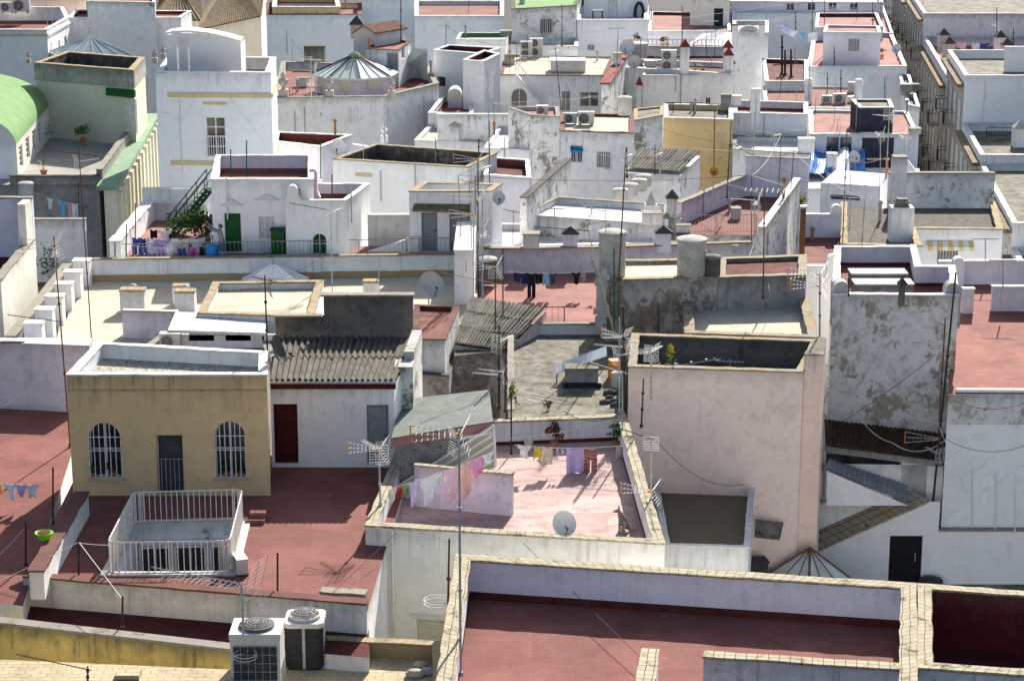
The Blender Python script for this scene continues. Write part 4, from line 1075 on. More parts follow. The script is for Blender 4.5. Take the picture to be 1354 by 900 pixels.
mb.build('stair_coping',M['cope_tile'],kw)
mb=MB();mb.box(tl[4].x,ky-.06,zr+.003,xr,ky+.22,zr+.08);mb.build('coping',M['cope_grey'],kw)
H['K2']=house('low_house','low white house wall under the edge of the brick-red terrace',[(1243,692),(1480,712),(1480,655),(1243,655)],zr-.06,par=.02,th=.1,wall='white',floor='roof_gravel_dark',cope=None,open_=(0,1,2,3),skirt=0)if False else None
mb=MB();a,b=Vector((tl[4].x,ky+.25,zr-.1)),Vector((xr,ky+.25,zr-.1));mb.face([a,b,b+Vector((0,2.2,0)),a+Vector((0,2.2,0))]);mb.build('ledge',M['roof_gravel_dark'],kw)
# stair flank wall left of the sloping coping
fk=thing('flank_wall','white flank wall rising behind the sloping tiled stair','wall',PY(1120,740,ky+1.0))
p0,p1=PY(1060,664,ky+1.0),PY(1240,668,ky+1.0);mb=MB();mb.prism([(p0.x,ky+1.0),(p1.x,ky+1.0),(p1.x,ky+1.22),(p0.x,ky+1.22)],zc-1,p0.z);mb.build('body',M['white'],fk)
mb=MB();mb.box(p0.x,ky+.97,p0.z+.003,p1.x,ky+1.25,p0.z+.05);mb.build('coping',M['cope_grey'],fk)
# court floor
mb=MB();mb.face([(5,55,zc),(60,55,zc),(60,84,zc),(5,84,zc)],0,[(0,0)]*4);o=mb.build('courtyard_ground',M['roof_concrete'],None);o['kind']='structure'
# narrow passage right of the pink house
H['D2']=house('pink_annex','narrow pinkish side wing between the pink house and the mottled wall',[(1063,470),(1089,470),(1093,446),(1080,444)],19.6,par=.02,th=.1,wall='pink_warm',floor='roof_dirty',cope='cope_grey',open_=(1,2,3),skirt=0)

# --- red terrace with dark washing, and what stands left of it
H['Q']=house('terrace_house','house with pink red terrace where dark washing hangs',[(640,440),(797,438),(797,358),(640,361)],17.3,par=.02,th=.2,wall='white_mottled',floor='pink_floor',cope=None,open_=(0,1,2,3),skirt=0)
qz=yz_top(700,359,17.3,327)
wallseg('parapet',H['Q'].root,P(640,361,17.3),P(797,359,17.3),17.2,qz,.3,'lavender_worn','cope_lichen')
wq=thing('parapet_wall','long lavender parapet wall with speckled coping behind the cement tanks','wall',P(900,352,17.3))
mb=MB();a,b=P(797.3,359,17.3),P(993,352,17.3);mb.seg(a,b,.3,8,qz-.02);mb.build('body',M['lavender_worn'],wq)
mb=MB();mb.seg(a,b,.38,qz-.018,qz+.06);mb.build('coping',M['cope_lichen'],wq)
H['Q2']=house('terrace_house','grey walled house under the ribbed lean-to left of the dark washing',[(600,470),(668,462),(672,420),(612,425)],17.6,par=.02,th=.2,wall='plaster_brown',floor='roof_dirty',cope=None,open_=(0,1,2,3),skirt=0)
ls=thing('lean_to_roof','grey ribbed cement lean-to roof below the aerial cluster','roof',P(650,440,17.9))
y0=P(640,462,17.6).y
mb=MB();corrugated(mb,PY(600,452,y0),PY(668,462,y0-.1),PY(722,408,y0+3.6),PY(622,393,y0+4.4),18,.04,.015,rows=3);mb.build('sheet',M['asbestos'],ls)
mb=MB();a,b,c,d=PY(600,454,y0),PY(668,464,y0-.1),PY(722,410,y0+3.6),PY(622,395,y0+4.4);mb.quad((a.x,a.y,12),(b.x,b.y,12),b-UP*.05,a-UP*.05);mb.quad((d.x,d.y,12),(a.x,a.y,12),a-UP*.05,d-UP*.05);mb.quad((b.x,b.y,12),(c.x,c.y,12),c-UP*.05,b-UP*.05);mb.build('walls',M['white_mottled'],ls)
# small red roof and grey walls of the patio
H['S']=house('small_house','small house with dark red roof below the big satellite dish',[(546,449),(588,450),(607,406),(548,404)],18.6,par=.12,th=.2,wall='white_mottled',inner='red_wall',floor='red_floor',cope='cope_red',skirt=0)
H['S2']=house('patio_house','weathered grey patio house beside the crumbling pier',[(546,494),(594,498),(604,466),(548,462)],17.3,par=.02,th=.2,wall='plaster_brown',floor='roof_dirty',cope='cope_dark',open_=(1,2,3),skirt=0)

# --- cream tiled terrace at left
H['N']=house('terrace_house','house with wide cream tiled terrace and long white back parapet',[(66,461),(640,461),(628,364),(116,371)],17.5,par=.02,th=.2,wall='white',floor='tile_cream',cope=None,open_=(0,1,2,3),skirt=0)
a,b=P(112,370.5,17.5),P(604,363,17.5);nz=yz_top(350,367,17.5,340)
wallseg('parapet',H['N'].root,a,b,17.4,nz,.3,'blue_white','cope_lichen')
d=(b-a).normalized();nn=Vector((d.y,-d.x,0))
for k,u in enumerate((117,214,322,416,520,596)):
    s=(P(u,366,17.5)-a).dot(d);c=a+d*s+nn*.185
    mb=MB();mb.obox((c.x,c.y,(17.5+nz)/2),d*.34,nn*.033,UP*((nz-17.5)/2-.01));mb.build('pilaster',M['white'],H['N'].root)
mb=MB();mb.obox(((a+b)/2)+nn*.19+UP*.14,d*((b-a).length/2),nn*.034,UP*.13);mb.build('skirting',M['tan_tile'],H['N'].root)
# white end block
a=P(601,402,17.5);b=P(627,402,17.5);zt=PY(612,332,a.y).z
wb_=thing('end_block','plain white end block closing the cream terrace beside the aerial cluster','wall',a);mb=MB();mb.prism([(a.x,a.y),(b.x,b.y),(b.x,96.2),(a.x,96.2)],14,zt);mb.build('body',M['white'],wb_)
mb=MB();mb.box(a.x-.03,a.y-.03,zt+.003,b.x+.03,96.2,zt+.06);mb.build('coping',M['cope_white'],wb_)
# left piers of that terrace
lw_=thing('stepped_parapet','white parapet with stepped piers along the left edge of the cream terrace','wall',P(90,410,17.5))
a,b=P(112,371,17.5),P(40,470,17.5);mb=MB();mb.seg(a,b,.3,10,18.0);mb.build('body',M['white'],lw_)
for k in range(6):
    c=a.lerp(b,.06+.175*k);mb=MB();x0,y0_=c.x,c.y;mb.prism([(x0-.3,y0_-.3),(x0+.42,y0_-.3),(x0+.42,y0_+.3),(x0-.3,y0_+.3)],17.4,18.62);mb.build('pier',M['white_clean'],lw_)
    mb=MB();mb.box(x0-.34,y0_-.34,18.623,x0+.46,y0_+.34,18.69);mb.build('pier_cap',M['cope_white'],lw_)
c2=thing('garden_wall','grey capped garden wall beside the flowering patio at the left','wall',P(70,420,18));mb=MB();o=Vector((-.75,0,0));mb.seg(a+o,b+o,.35,10,18.25);mb.build('body',M['concrete_pale'],c2);mb=MB();mb.seg(a+o,b+o,.45,18.253,18.32);mb.build('coping',M['cope_grey'],c2)
# raised box on the cream terrace
nb=PY(412,420,P(412,424,17.5).y)
H['NB']=house('tiled_box_room','raised tiled box room in the middle of the cream terrace',[(262,415),(414,420),(428,372),(282,374)],18.8,par=.25,th=.28,base=16,wall='white',inner='blue_white',floor='tile_cream',cope='cope_tan',skirt=0,cat='rooftop room')
# lavender block with vents and the glazed white sheds in front of it
H['NL']=house('rooftop_room','lavender rooftop block with white skylight sheds behind the beige house',[(161,412),(236,414),(236,409),(163,407)],18.6,par=.02,th=.05,base=14,wall='lavender_worn',floor='roof_white',cope='cope_grey',open_=(1,2,3),skirt=0,cat='rooftop room')
gs=thing('skylight_shed','long white monopitch skylight shed with slot windows','skylight',P(290,450,18.4))
y0=80.9
f0,f1,g1,g0=PY(222,436,y0),PY(352,440,y0),PY(355,415,y0+3.2),PY(232,412,y0+3.2)
mb=MB();slabq(mb,f0,f1,g1,g0,.12);mb.build('roof',M['blue_white'],gs)
mb=MB();F0,F1=f0+Vector((.1,.12,-.12)),f1+Vector((-.1,.12,-.12));hl=[]
Lw=F1.x-F0.x
for k in range(3):hl.append(hole_loop(.7+k*1.45,1.7+k*1.45,F0.z-.36,F0.z-.1))
W=wall_face(mb,F0,F1,F0.z-1.2,min(F0.z,F1.z),hl,0,0,.12);mb.build('wall',M['blue_white'],gs)
for l in hl:fill_hole(gs,W,l,dict(kind='window',mat=M['glass_dark'],fw=0,mull=0),.12)
H['NM']=house('low_roof','low white flat roof behind the beige house gravel',[(168,474),(362,476),(356,447),(212,444)],18.2,par=.22,th=.26,base=14,wall='blue_white',floor='roof_concrete',cope='cope_grey',skirt=0,cat='roof')

# --- cream/lavender house at left edge
H['LW']=house('terrace_house','cream walled house with tall lavender back wall at the left edge',[(-95,374),(1,371),(46,317),(-70,317)],20.0,par=.75,th=.34,wall='cream',inner='lavender',floor='red_dark',cope='cope_grey',skirt=0,open_=(2,3))
a,b=P(-70,317,20),P(46,317,20);zt=PY(40,262,a.y).z
wallseg('back_wall',H['LW'].root,a,b+Vector((.0,0,0)),19.2,zt,.3,'lavender','cope_grey')
mb=MB();mb.box(b.x-.36,b.y-1.4,20.06,b.x-.01,b.y-.16,zt);mb.build('return_wall',M['cream'],H['LW'].root)

# --- upper-left: tiled terrace with grey front wall
tz=18.8
H['GW']=house('terrace_house','house with grey tiled terrace and black stained parapet at the upper left',[(-40,244),(131,244),(176,178),(40,170)],tz,par=.02,th=.2,wall='concrete_pale',floor='tile_grey',cope=None,open_=(0,1,2,3),skirt=0)
wallseg('parapet',H['GW'].root,P(14,243,tz),P(131,243,tz),18.7,PY(70,233,P(70,243,tz).y).z,.3,'concrete_pale','cope_dark')
wallseg('parapet',H['GW'].root,P(132,242,tz),P(178,178,tz),18.7,19.5,.3,'concrete_pale','cope_grey')
# cream facade with green ledge running along the side street
gl=thing('street_facade','cream pilastered street facade under a broad pale green ledge','facade',P(150,250,17))
a,b=P(142,246,19.0),P(199,150,19.0);d=(b-a).normalized();nn=Vector((d.y,-d.x,0))
mb=MB();mb.seg(a,b,1.15,18.75,19.0);mb.build('green_ledge',M['green_pale'],gl)
mb=MB();mb.seg(a+nn*.1,b+nn*.1,.6,0,18.74);mb.build('wall',M['cream_house'],gl)
L=(b-a).length
for k in range(12):
    c=a+d*(L*(k+.5)/12)+nn*.5;mb=MB();mb.obox((c.x,c.y,14.0),d*.42,nn*.12,UP*4.5);mb.build('pilaster',M['cream_house'],gl)
    c2=a+d*(L*(k+1)/12)+nn*.42;mb=MB();mb.obox((c2.x,c2.y,14.2),d*.28,nn*.03,UP*3.8);mb.build('window',M['tan_tile'],gl)
# patio wall under the grey parapet
pw2=thing('patio_wall','white patio wall behind the red flowering shrub at the left','wall',PY(80,340,100));a,b=PY(48,291,101.5),PY(112,291,101.5);mb=MB();mb.prism([(a.x-1,101.5),(b.x,101.5),(b.x,101.8),(a.x-1,101.8)],8,a.z);mb.build('body',M['white_worn'],pw2)
mb=MB();mb.box(a.x-1,101.45,a.z+.003,b.x+.03,101.85,a.z+.06);mb.build('coping',M['cope_grey'],pw2)
mb=MB();a,b=PY(40,400,86),PY(110,345,101.4);mb.face([(a.x-.5,88,15.8),(b.x-.9,88,15.8),(b.x+.5,101.4,15.8),(b.x-3.5,101.4,15.8)],0,[(0,0)]*4);o=mb.build('patio_ground',M['tile_brown'],None);o['kind']='structure'

# --- laundry terrace with green stair
H['O']=house('terrace_house','house with pink washing terrace behind green posts and a green stair',[(150,346),(640,336),(640,325),(280,325),(275,291),(193,291)],18.2,par=.02,th=.2,wall='white',floor='pink_floor',cope=None,open_=(0,1,2,3,4,5),skirt=0)
oz=19.1
wallseg('parapet',H['O'].root,P(153,345,18.2)+Vector((0,0,0)),P(197,291,18.2),18.1,oz,.5,'white','cope_white')
wallseg('parapet',H['O'].root,P(197,290.5,18.2),P(276,290.5,18.2),18.1,yz_top(230,291,18.2,269),.3,'lavender','cope_white')
a=P(190,286,18.2);b=P(262,286,18.2)
ow=thing('boundary_wall','white boundary wall behind the pink washing terrace','wall',a);mb=MB();mb.seg(a,b,.35,8,PY(220,250,a.y).z);mb.build('body',M['white'],ow);mb=MB();zt=PY(220,250,a.y).z;mb.seg(a,b,.42,zt+.002,zt+.06);mb.build('coping',M['cope_white'],ow)
yb=P(340,334,18.2).y;o1z=PY(340,238,yb).z
def at_y(u,v,y):p=PY(u,v,y);return(p.x,p.y,p.z)
q=[PY(279,238,yb),PY(414,237,yb),P(414,206,o1z),P(286,206,o1z)]
H['O1']=house('terrace_house','white house with tall green door behind the hanging washing',q,o1z,par=.75,th=.22,wall='white',inner='lavender',floor='red_floor',cope='cope_clean',world=True,
holes=[dict(edge=0,px=(296,282,320,334),kind='door',mat=M['door_green'],fw=.05),dict(edge=0,px=(342,286,363,315),kind='window',mat=M['white_clean'],fmat=M['frame_white'],fw=.05,mull=1,trans=2,bars=6,br=.01)])
for u0,u1,v in((291,322,269),(336,370,262)):
    a,b=PY(u0,v+3,yb-.06),PY(u1,v+3,yb-.06);mb=MB();m=(a+b)/2
    pr=[(a.x,a.z),(b.x,b.z),(b.x-.25,b.z+.1),(m.x+.3,b.z+.16),(m.x,b.z+.3),(m.x-.3,b.z+.16),(a.x+.25,a.z+.1)]
    mb.face([(p[0],yb-.1,p[1])for p in pr]);
    for i in range(len(pr)):p,q_=pr[i],pr[(i+1)%len(pr)];mb.quad((q_[0],yb-.1,q_[1]),(p[0],yb-.1,p[1]),(p[0],yb+.02,p[1]),(q_[0],yb+.02,q_[1]))
    mb.build('door_hood',M['white'],H['O1'].root)
yb2=P(420,338,18.2).y;o2z=PY(420,266,yb2).z
q=[PY(377,266,yb2),PY(458,266,yb2),P(489,243.5,o2z),P(400,243,o2z)]
H['O2']=house('terrace_house','white house with rounded gable and small green arched window',q,o2z,par=.6,th=.2,wall='white_clean',inner='lavender',floor='red_floor',cope='cope_clean',world=True,
holes=[dict(edge=0,px=(413,309,432,336),kind='window',arch=True,mat=M['door_green'],fmat=M['frame_white'],fw=.04,mull=1,trans=1)])
def round_gable(root,u0,u1,vt,vb,y,mat,th=.4):
    a,b=PY(u0,vb,y),PY(u1,vb,y);r=(b.x-a.x)/2;cx=(a.x+b.x)/2;zt=PY(u0,vt,y).z
    pr=[(cx-r*1.6,a.z),(cx+r*1.6,a.z),(cx+r,a.z+.3),(cx+r,zt-r)]+[(cx+r*math.cos(math.pi*i/8),zt-r+r*math.sin(math.pi*i/8))for i in range(1,8)]+[(cx-r,zt-r),(cx-r,a.z+.3)]
    mb=MB();mb.face([(p[0],y,p[1])for p in pr]);mb.face([(p[0],y+th,p[1])for p in reversed(pr)])
    for i in range(len(pr)):p,q_=pr[i],pr[(i+1)%len(pr)];mb.quad((q_[0],y,q_[1]),(p[0],y,p[1]),(p[0],y+th,p[1]),(q_[0],y+th,q_[1]))
    return mb.build('rounded_gable',M[mat],root)
round_gable(H['O2'].root,380,394,245,267,yb2-.03,'white_clean');round_gable(H['O1'].root,408,420,223,262,yb2+2.5,'lavender')
gp=thing('green_screen','green ribbed privacy screen on the rounded gable house','screen',PY(402,262,yb2+1));a,b=PY(394,264,yb2+.3),PY(412,258,yb2+2.6);mb=MB();mb.seg(a,b,.06,a.z-.4,PY(400,248,yb2+1).z);mb.build('panel',M['green_paint'],gp)
wg=thing('green_shed_door','dark green wooden cupboard beside the rounded gable wall','cupboard',P(367,338,18.2));a,b=P(359,338,18.2),P(376,338,18.2);zt=PY(365,305,a.y).z
mb=MB();mb.prism([(a.x,a.y),(b.x,b.y),(b.x,b.y+.5),(a.x,a.y+.5)],18.2,zt);mb.build('body',M['door_green'],wg);mb=MB();mb.box(a.x-.04,a.y-.05,zt+.003,b.x+.04,a.y+.55,zt+.06);mb.build('top',M['door_teal'],wg)
# box house with two grey doors
yb3=P(600,334,18.2).y;o3z=PY(600,254,yb3).z
q=[PY(541,253,yb3),PY(650,255,yb3),P(665,246,o3z+.0),P(563,242,o3z)]
q[2]=P(664,244,o3z);q[3]=P(560,241,o3z)
H['O3']=house('box_house','white box house with two grey doors under a dark tiled canopy',q,o3z,par=.55,th=.3,wall='white_clean',inner='blue_white',floor='roof_white',cope='cope_tan',world=True,skirt=0,
holes=[dict(edge=0,px=(557,281,579,333),kind='door',mat=M['door_grey'],fw=.04),dict(edge=0,px=(594,283,622,333),kind='door',mat=M['door_grey'],fw=.04,mull=1)])
a,b=PY(545,277,yb3-.55),PY(624,279,yb3-.55);c,d_=PY(622,270,yb3-.01),PY(548,269,yb3-.01);mb=MB();slabq(mb,a,b,c,d_,.1);mb.build('canopy',M['old_tiles'],H['O3'].root)
a=PY(543,333,yb3-.02)
mb=MB();pr=[PY(487,333,yb3-.25),PY(553,333,yb3-.25),PY(553,314,yb3-.25),PY(545,314,yb3-.25)]
for i in range(4):p,q_=pr[i],pr[(i+1)%4];mb.quad(q_,p,p+Vector((0,.24,0)),q_+Vector((0,.24,0)))
mb.face(pr);mb.build('buttress',M['white'],H['O3'].root)
cw2=thing('cream_wall','low cream boundary wall between rounded gable house and box house','wall',PY(515,333,yb3+1.5));a,b=PY(486,285,yb3+1.5),PY(543,289,yb3+1.5);mb=MB();mb.prism([(a.x,yb3+1.5),(b.x,yb3+1.5),(b.x,yb3+1.8),(a.x,yb3+1.8)],10,a.z);mb.build('body',M['cream'],cw2);mb=MB();mb.box(a.x,yb3+1.47,a.z+.003,b.x,yb3+1.83,a.z+.05);mb.build('coping',M['cope_white'],cw2)
# white house with black pit
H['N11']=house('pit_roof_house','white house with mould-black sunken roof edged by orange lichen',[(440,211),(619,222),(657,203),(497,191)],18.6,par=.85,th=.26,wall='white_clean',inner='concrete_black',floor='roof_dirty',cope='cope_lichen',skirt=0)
mb=MB()
o=H['N11'];a,b=P(519,233,18.6),P(540,233,18.6)
yy=PY(480,232,H['N11'].Q[0].y-.05).y
for u0,u1,v in((471,491,230),):
    p0,p1=PY(u0,v+2,yy),PY(u1,v+2,yy)
mb=MB();yw_=H['N11'].poly[0][1];e=Vector((H['N11'].poly[1][0]-H['N11'].poly[0][0],H['N11'].poly[1][1]-H['N11'].poly[0][1],0)).normalized();nr=Vector((e.y,-e.x,0))
s,zz=on_wall(481,231,Vector((*H['N11'].poly[0],0)),Vector((*H['N11'].poly[1],0)));c=Vector((*H['N11'].poly[0],0))+e*s+UP*zz+nr*.03;mb.obox(c,e*.5,nr*.03,UP*.11);mb.build('plaque',M['ochre_trim'],H['N11'].root)
H['PB']=house('pink_top_house','white house with red floored box roof beside the white tower',[(362,188),(425,195),(466,179),(364,175)],18.8,par=.6,th=.24,wall='lavender',inner='red_wall',floor='pink_floor',cope='cope_white',skirt=0)
H['PB2']=house('white_house','long low white house in front of the red floored box roof',[(352,216),(440,214),(500,196),(440,186),(352,196)],17.2,par=.5,th=.24,wall='white',inner='lavender',floor='roof_white',cope='cope_clean',skirt=0)
# --- white tower at the left
tzt=24.4
H['T']=house('white_tower','tall white tower house with ochre bands and one balcony window',[(207,96),(358,97),(365,77),(224,74)],tzt,par=.75,th=.3,wall='blue_white',inner='white',floor='red_floor',cope='cope_clean',skirt=.12,
holes=[dict(edge=0,px=(272,155,299,207),kind='door',mat=M['glass_dark'],fw=.09,mull=1,trans=3,bars=8,barh=1.15,br=.022,lintel=.75)])
ty=H['T'].Q[0].y
for v in(125.5,215):
    for e_ in(0,1):
        a=Vector((*H['T'].poly[e_],0));b=Vector((*H['T'].poly[e_+1],0));e=(b-a).normalized();nr=Vector((e.y,-e.x,0));zz=PY(280,v,ty).z
        mb=MB();mb.obox((a+b)/2+UP*zz+nr*.04,e*((b-a).length/2+.03),nr*.04,UP*.12);mb.build('band',M['ochre_trim'],H['T'].root)
mb=MB();a=Vector((*H['T'].poly[0],0));zz0,zz1=PY(210,245,ty).z-6,PY(210,96,ty).z;mb.box(a.x-.05,ty-.12,zz0,a.x+.55,ty-.003,zz1-.02);mb.build('corner_pilaster',M['blue_white'],H['T'].root)
# curved penthouse
pf=P(268,91,tzt-.75);py0=ty+1.6
pts=[(219,41),(232,38.5),(250,38),(275,40.5),(300,46),(318,51)]
top=[PY(u,v+6,py0)for u,v in pts];zb=tzt-.76
ph=MB();xs0,xs1=top[0].x,top[-1].x
outer=[Vector((xs0,zb,0)),Vector((xs1,zb,0))]+[Vector((p.x,p.z,0))for p in reversed(top)]
d0,d1=PY(233,49,py0),PY(251,90,py0);hl=[(d0.x,zb+.1),(d1.x,zb+.1),(d1.x,d0.z),(d0.x,d0.z)]
lps=[outer,[Vector((p[0],p[1],0))for p in reversed(hl)]];flat=[p for l in lps for p in l]
for tri in tessellate_polygon(lps):
    q=[flat[i]for i in tri]
    if(q[1]-q[0]).cross(q[2]-q[0]).z<0:q.reverse()
    ph.face([(p.x,py0,p.y)for p in q])
ph.quad((xs1,py0,zb),(xs1,py0+2,zb),(xs1,py0+2,top[-1].z),(xs1,py0,top[-1].z));ph.quad((xs0,py0+2,zb),(xs0,py0,zb),(xs0,py0,top[0].z),(xs0,py0+2,top[0].z))
po=ph.build('penthouse',M['white_clean'],H['T'].root)
mb=MB()
for i in range(len(top)-1):
    a,b=top[i]+Vector((0,-.15,.03)),top[i+1]+Vector((0,-.15,.03));slabq(mb,a+UP*.14,b+UP*.14,b+Vector((0,1.5,.14)),a+Vector((0,1.5,.14)),.1)
mb.build('roof',M['white_clean'],po)
mb=MB();mb.face([(p[0],py0+.05,p[1])for p in hl]);mb.build('door',M['white'],po)

# --- right of centre, behind the lavender parapet
H['B1']=house('flat_roof_house','pale blue flat roof just behind the long lavender parapet',[(640,327),(862,322),(855,300),(640,296)],17.4,par=.25,th=.22,wall='blue_white',floor='roof_white',cope='cope_clean',skirt=0)
H['B2']=house('flat_roof_house','white flat roof with mould-stained front between parapet and vents',[(703,277),(884,290),(884,271),(735,261)],18.5,par=.28,th=.22,wall='white_mottled',inner='blue_white',floor='roof_white',cope='cope_grey',skirt=0,open_=(0,))
dw=thing('party_wall','tall mould-stained party wall slanting beside the small lilac house','wall',P(700,275,17.5));a,b=P(751,210,19.6),P(692,262,19.6);mb=MB();mb.seg(b,a,.35,8,19.6);mb.build('body',M['white_mottled'],dw);mb=MB();mb.seg(b,a,.42,19.603,19.66);mb.build('coping',M['cope_dark'],dw)
H['PT']=house('terrace_house','house with lilac walls and red terrace behind thin white railing',[(893,311),(1010,311),(1066,262),(985,258),(899,296)],17.8,par=.02,th=.2,wall='white_mottled',floor='red_floor',cope=None,open_=(0,1,2,3,4),skirt=0)
wallseg('parapet',H['PT'].root,P(897,297,17.8),P(984,258,17.8),17.7,18.9,.3,'lavender_worn','cope_grey')
wallseg('parapet',H['PT'].root,P(985,258,17.8),P(1068,262,17.8),17.7,PY(1020,208,P(1020,259,17.8).y).z,.3,'lavender','cope_grey')
a,b=P(1008,335,17.6),P(1030,300,17.6);aw2=thing('party_wall','white rounded party wall right of the railed red terrace','wall',a)
a=P(1005,372,17.5);b=P(1052,300,17.5);mb=MB();mb.seg(a,b,.3,8,20.0);mb.build('body',M['white_mottled'],aw2);mb=MB();mb.seg(a,b,.36,20.003,20.06);mb.build('coping',M['cope_white'],aw2)
H['RT']=house('terrace_house','house with small brick-red roof and rounded white gable walls',[(1058,366),(1101,366),(1112,312),(1060,312)],18.0,par=.02,th=.2,wall='white_mottled',floor='red_floor',cope=None,open_=(0,1,2,3),skirt=0)
a,b=P(1060,313,18.0),P(1110,313,18.0);zt=PY(1080,284,a.y).z
wallseg('parapet',H['RT'].root,a,b,17.9,zt,.26,'lavender','cope_clean')
round_gable(H['RT'].root,1098,1112,271,313,a.y-.06,'white_clean',.4)
a=P(1096,374,18.0);wallseg('parapet',H['RT'].root,P(1062,369,18.0),P(1098,369,18.0),14,PY(1080,352,P(1080,369,18).y).z,.26,'white_clean','cope_clean');round_gable(H['RT'].root,1093,1109,337,369,P(1096,369,18.0).y-.2,'white_clean',.4)
a,b=P(1030,372,18.0),P(1055,330,18.0)
H['P2']=house('gravel_roof_house','house with dark gravel roof and yellow striped awning at the right',[(1112,324),(1219,326),(1210,303),(1326,304),(1316,268),(1112,268)],18.3,par=.3,th=.28,wall='white',inner='concrete_pale',floor='roof_gravel_dark',cope='cope_tan',skirt=0,open_=(4,),
holes=[dict(edge=2,px=(1240,322,1266,347),kind='window',mat=M['glass_dark'],bars=7,fw=.05,mull=0)])
a=Vector((*H['P2'].poly[2],0));b=Vector((*H['P2'].poly[3],0));e=(b-a).normalized();nr=Vector((e.y,-e.x,0));s0,zz=on_wall(1226,317,a,b);s1,_=on_wall(1287,317,a,b)
aw3=thing('striped_awning','yellow and white striped awning over a barred window','awning',a+e*s0+UP*zz)
mb=MB();p0,p1=a+e*s0+UP*(zz)+nr*.02,a+e*s1+UP*zz+nr*.02;o_=nr*.35-UP*.28;L=s1-s0
mb.face([p0+o_,p1+o_,p1,p0],0,[(0,0),(L,0),(L,1),(0,1)]);mb.face([p0+o_-UP*.18,p1+o_-UP*.18,p1+o_,p0+o_],0,[(0,0),(L,0),(L,1),(0,1)]);mb.face([p1-UP*.02,p1+o_-UP*.02,p0+o_-UP*.02,p0-UP*.02],0,[(L,0),(L,1),(0,1),(0,0)]);mb.build('canvas',M['awning_stripe'],aw3)
yy=P(1250,270,18.0).y+.2;pb2=thing('boundary_wall','tall peeling white wall at the back of the dark gravel roof','wall',PY(1250,270,yy));a,b=PY(1176,230,yy),PY(1316,230,yy);mb=MB();mb.prism([(a.x,yy),(b.x,yy),(b.x,yy+.35),(a.x,yy+.35)],8,a.z);mb.build('body',M['white_mottled'],pb2);mb=MB();mb.box(a.x,yy-.04,a.z+.003,b.x,yy+.4,a.z+.07);mb.build('coping',M['cope_grey'],pb2)
H['WB']=house('box_house','plain white box house left of the peeling back wall',[(1085,242),(1162,246),(1178,230),(1106,224)],18.9,par=.02,th=.2,wall='white_clean',floor='roof_white',cope='cope_clean',skirt=0,open_=(0,1,2,3),holes=[dict(edge=0,px=(1098,257,1137,266),kind='window',mat=M['glass_dark'],fw=.04)])
a,b=P(1075,290,18.0),P(1180,288,18.0)
# ================================================================== BACK ROWS
def win(u0,v0,u1,v1,edge=0,**k):
    d=dict(edge=edge,px=(u0,v0,u1,v1),kind='window',fw=.06);d.update(k);return d
def door(u0,v0,u1,v1,edge=0,**k):
    d=dict(edge=edge,px=(u0,v0,u1,v1),kind='door',fw=.05);d.update(k);return d
def freewall(name,label,u0,u1,vt,z,y,mat='white',cope='cope_white',th=.3,zb=8,v2=None):
    a,b=PY(u0,vt,y),PY(u1,vt if v2 is None else v2,y);o=thing(name,label,'wall',(a+b)/2-UP*2)
    mb=MB();mb.face([(a.x,y,zb),(b.x,y,zb),b,a],0,[(a.x,zb-a.z),(b.x,zb-a.z),(b.x,0),(a.x,0)]);mb.face([(b.x,y+th,zb),(a.x,y+th,zb),a+Vector((0,th,0)),b+Vector((0,th,0))],0)
    mb.quad((a.x,y+th,zb),(a.x,y,zb),a,a+Vector((0,th,0)));mb.quad((b.x,y,zb),(b.x,y+th,zb),b+Vector((0,th,0)),b);mb.build('body',M[mat],o)
    mb=MB();slabq(mb,a+Vector((-.03,-.04,.065)),b+Vector((.03,-.04,.065)),b+Vector((.03,th+.04,.065)),a+Vector((-.03,th+.04,.065)),.06);mb.build('coping',M[cope],o)
    return o
# ---- centre right
H['MH']=house('house','white house with air conditioners on its roof and a blue window blind',[(741,174),(838,177),(838,152),(741,150)],19.0,par=.12,th=.25,wall='white_worn',inner='red_wall',floor='tile_cream',cope='cope_red',skirt=0,
holes=[win(755,192,770,215,bars=5,br=.012),win(789,200,807,222,bars=6,br=.015)])
hy=H['MH'].Q[0].y
bl=thing('window_blind','small bright blue roller blind over a window of the roof-unit house','awning',PY(762,198,hy));mb=MB();a,b=PY(754,191,hy-.06),PY(771,191,hy-.06);mb.quad(a+Vector((0,-.3,-.32)),b+Vector((0,-.3,-.32)),b,a);mb.quad(a,b,b+Vector((0,-.3,-.32)),a+Vector((0,-.3,-.32)));mb.quad(a+Vector((0,-.3,-.42)),b+Vector((0,-.3,-.42)),b+Vector((0,-.3,-.32)),a+Vector((0,-.3,-.32)));mb.build('fabric',M['awning_blue'],bl)
mb=MB();a,b=PY(770,172,hy-.25),PY(780,172,hy-.25);mb.prism([(a.x,hy-.25),(b.x,hy-.25),(b.x,hy-.003),(a.x,hy-.003)],6,a.z);mb.build('pier',M['white_mottled'],H['MH'].root)
H['MHl']=house('house','mould-stained white house with pinkish flat roof left of the roof units',[(702,153),(740,155),(738,142),(672,143)],19.6,par=.15,th=.2,wall='white_mottled',floor='pink_floor',cope='cope_grey',skirt=0)
H['MHll']=house('house','low white house with pale roof below the pinkish flat roof',[(640,196),(702,200),(704,172),(660,168)],17.4,par=.3,th=.2,wall='white',inner='lavender',floor='roof_white',cope='cope_white',skirt=0)
H['LL']=house('small_house','small lilac house with red roof left of the slanting party wall',[(640,232),(702,236),(700,212),(645,208)],18.0,par=.4,th=.22,wall='lavender',inner='red_wall',floor='red_dark',cope='cope_clean',skirt=0)
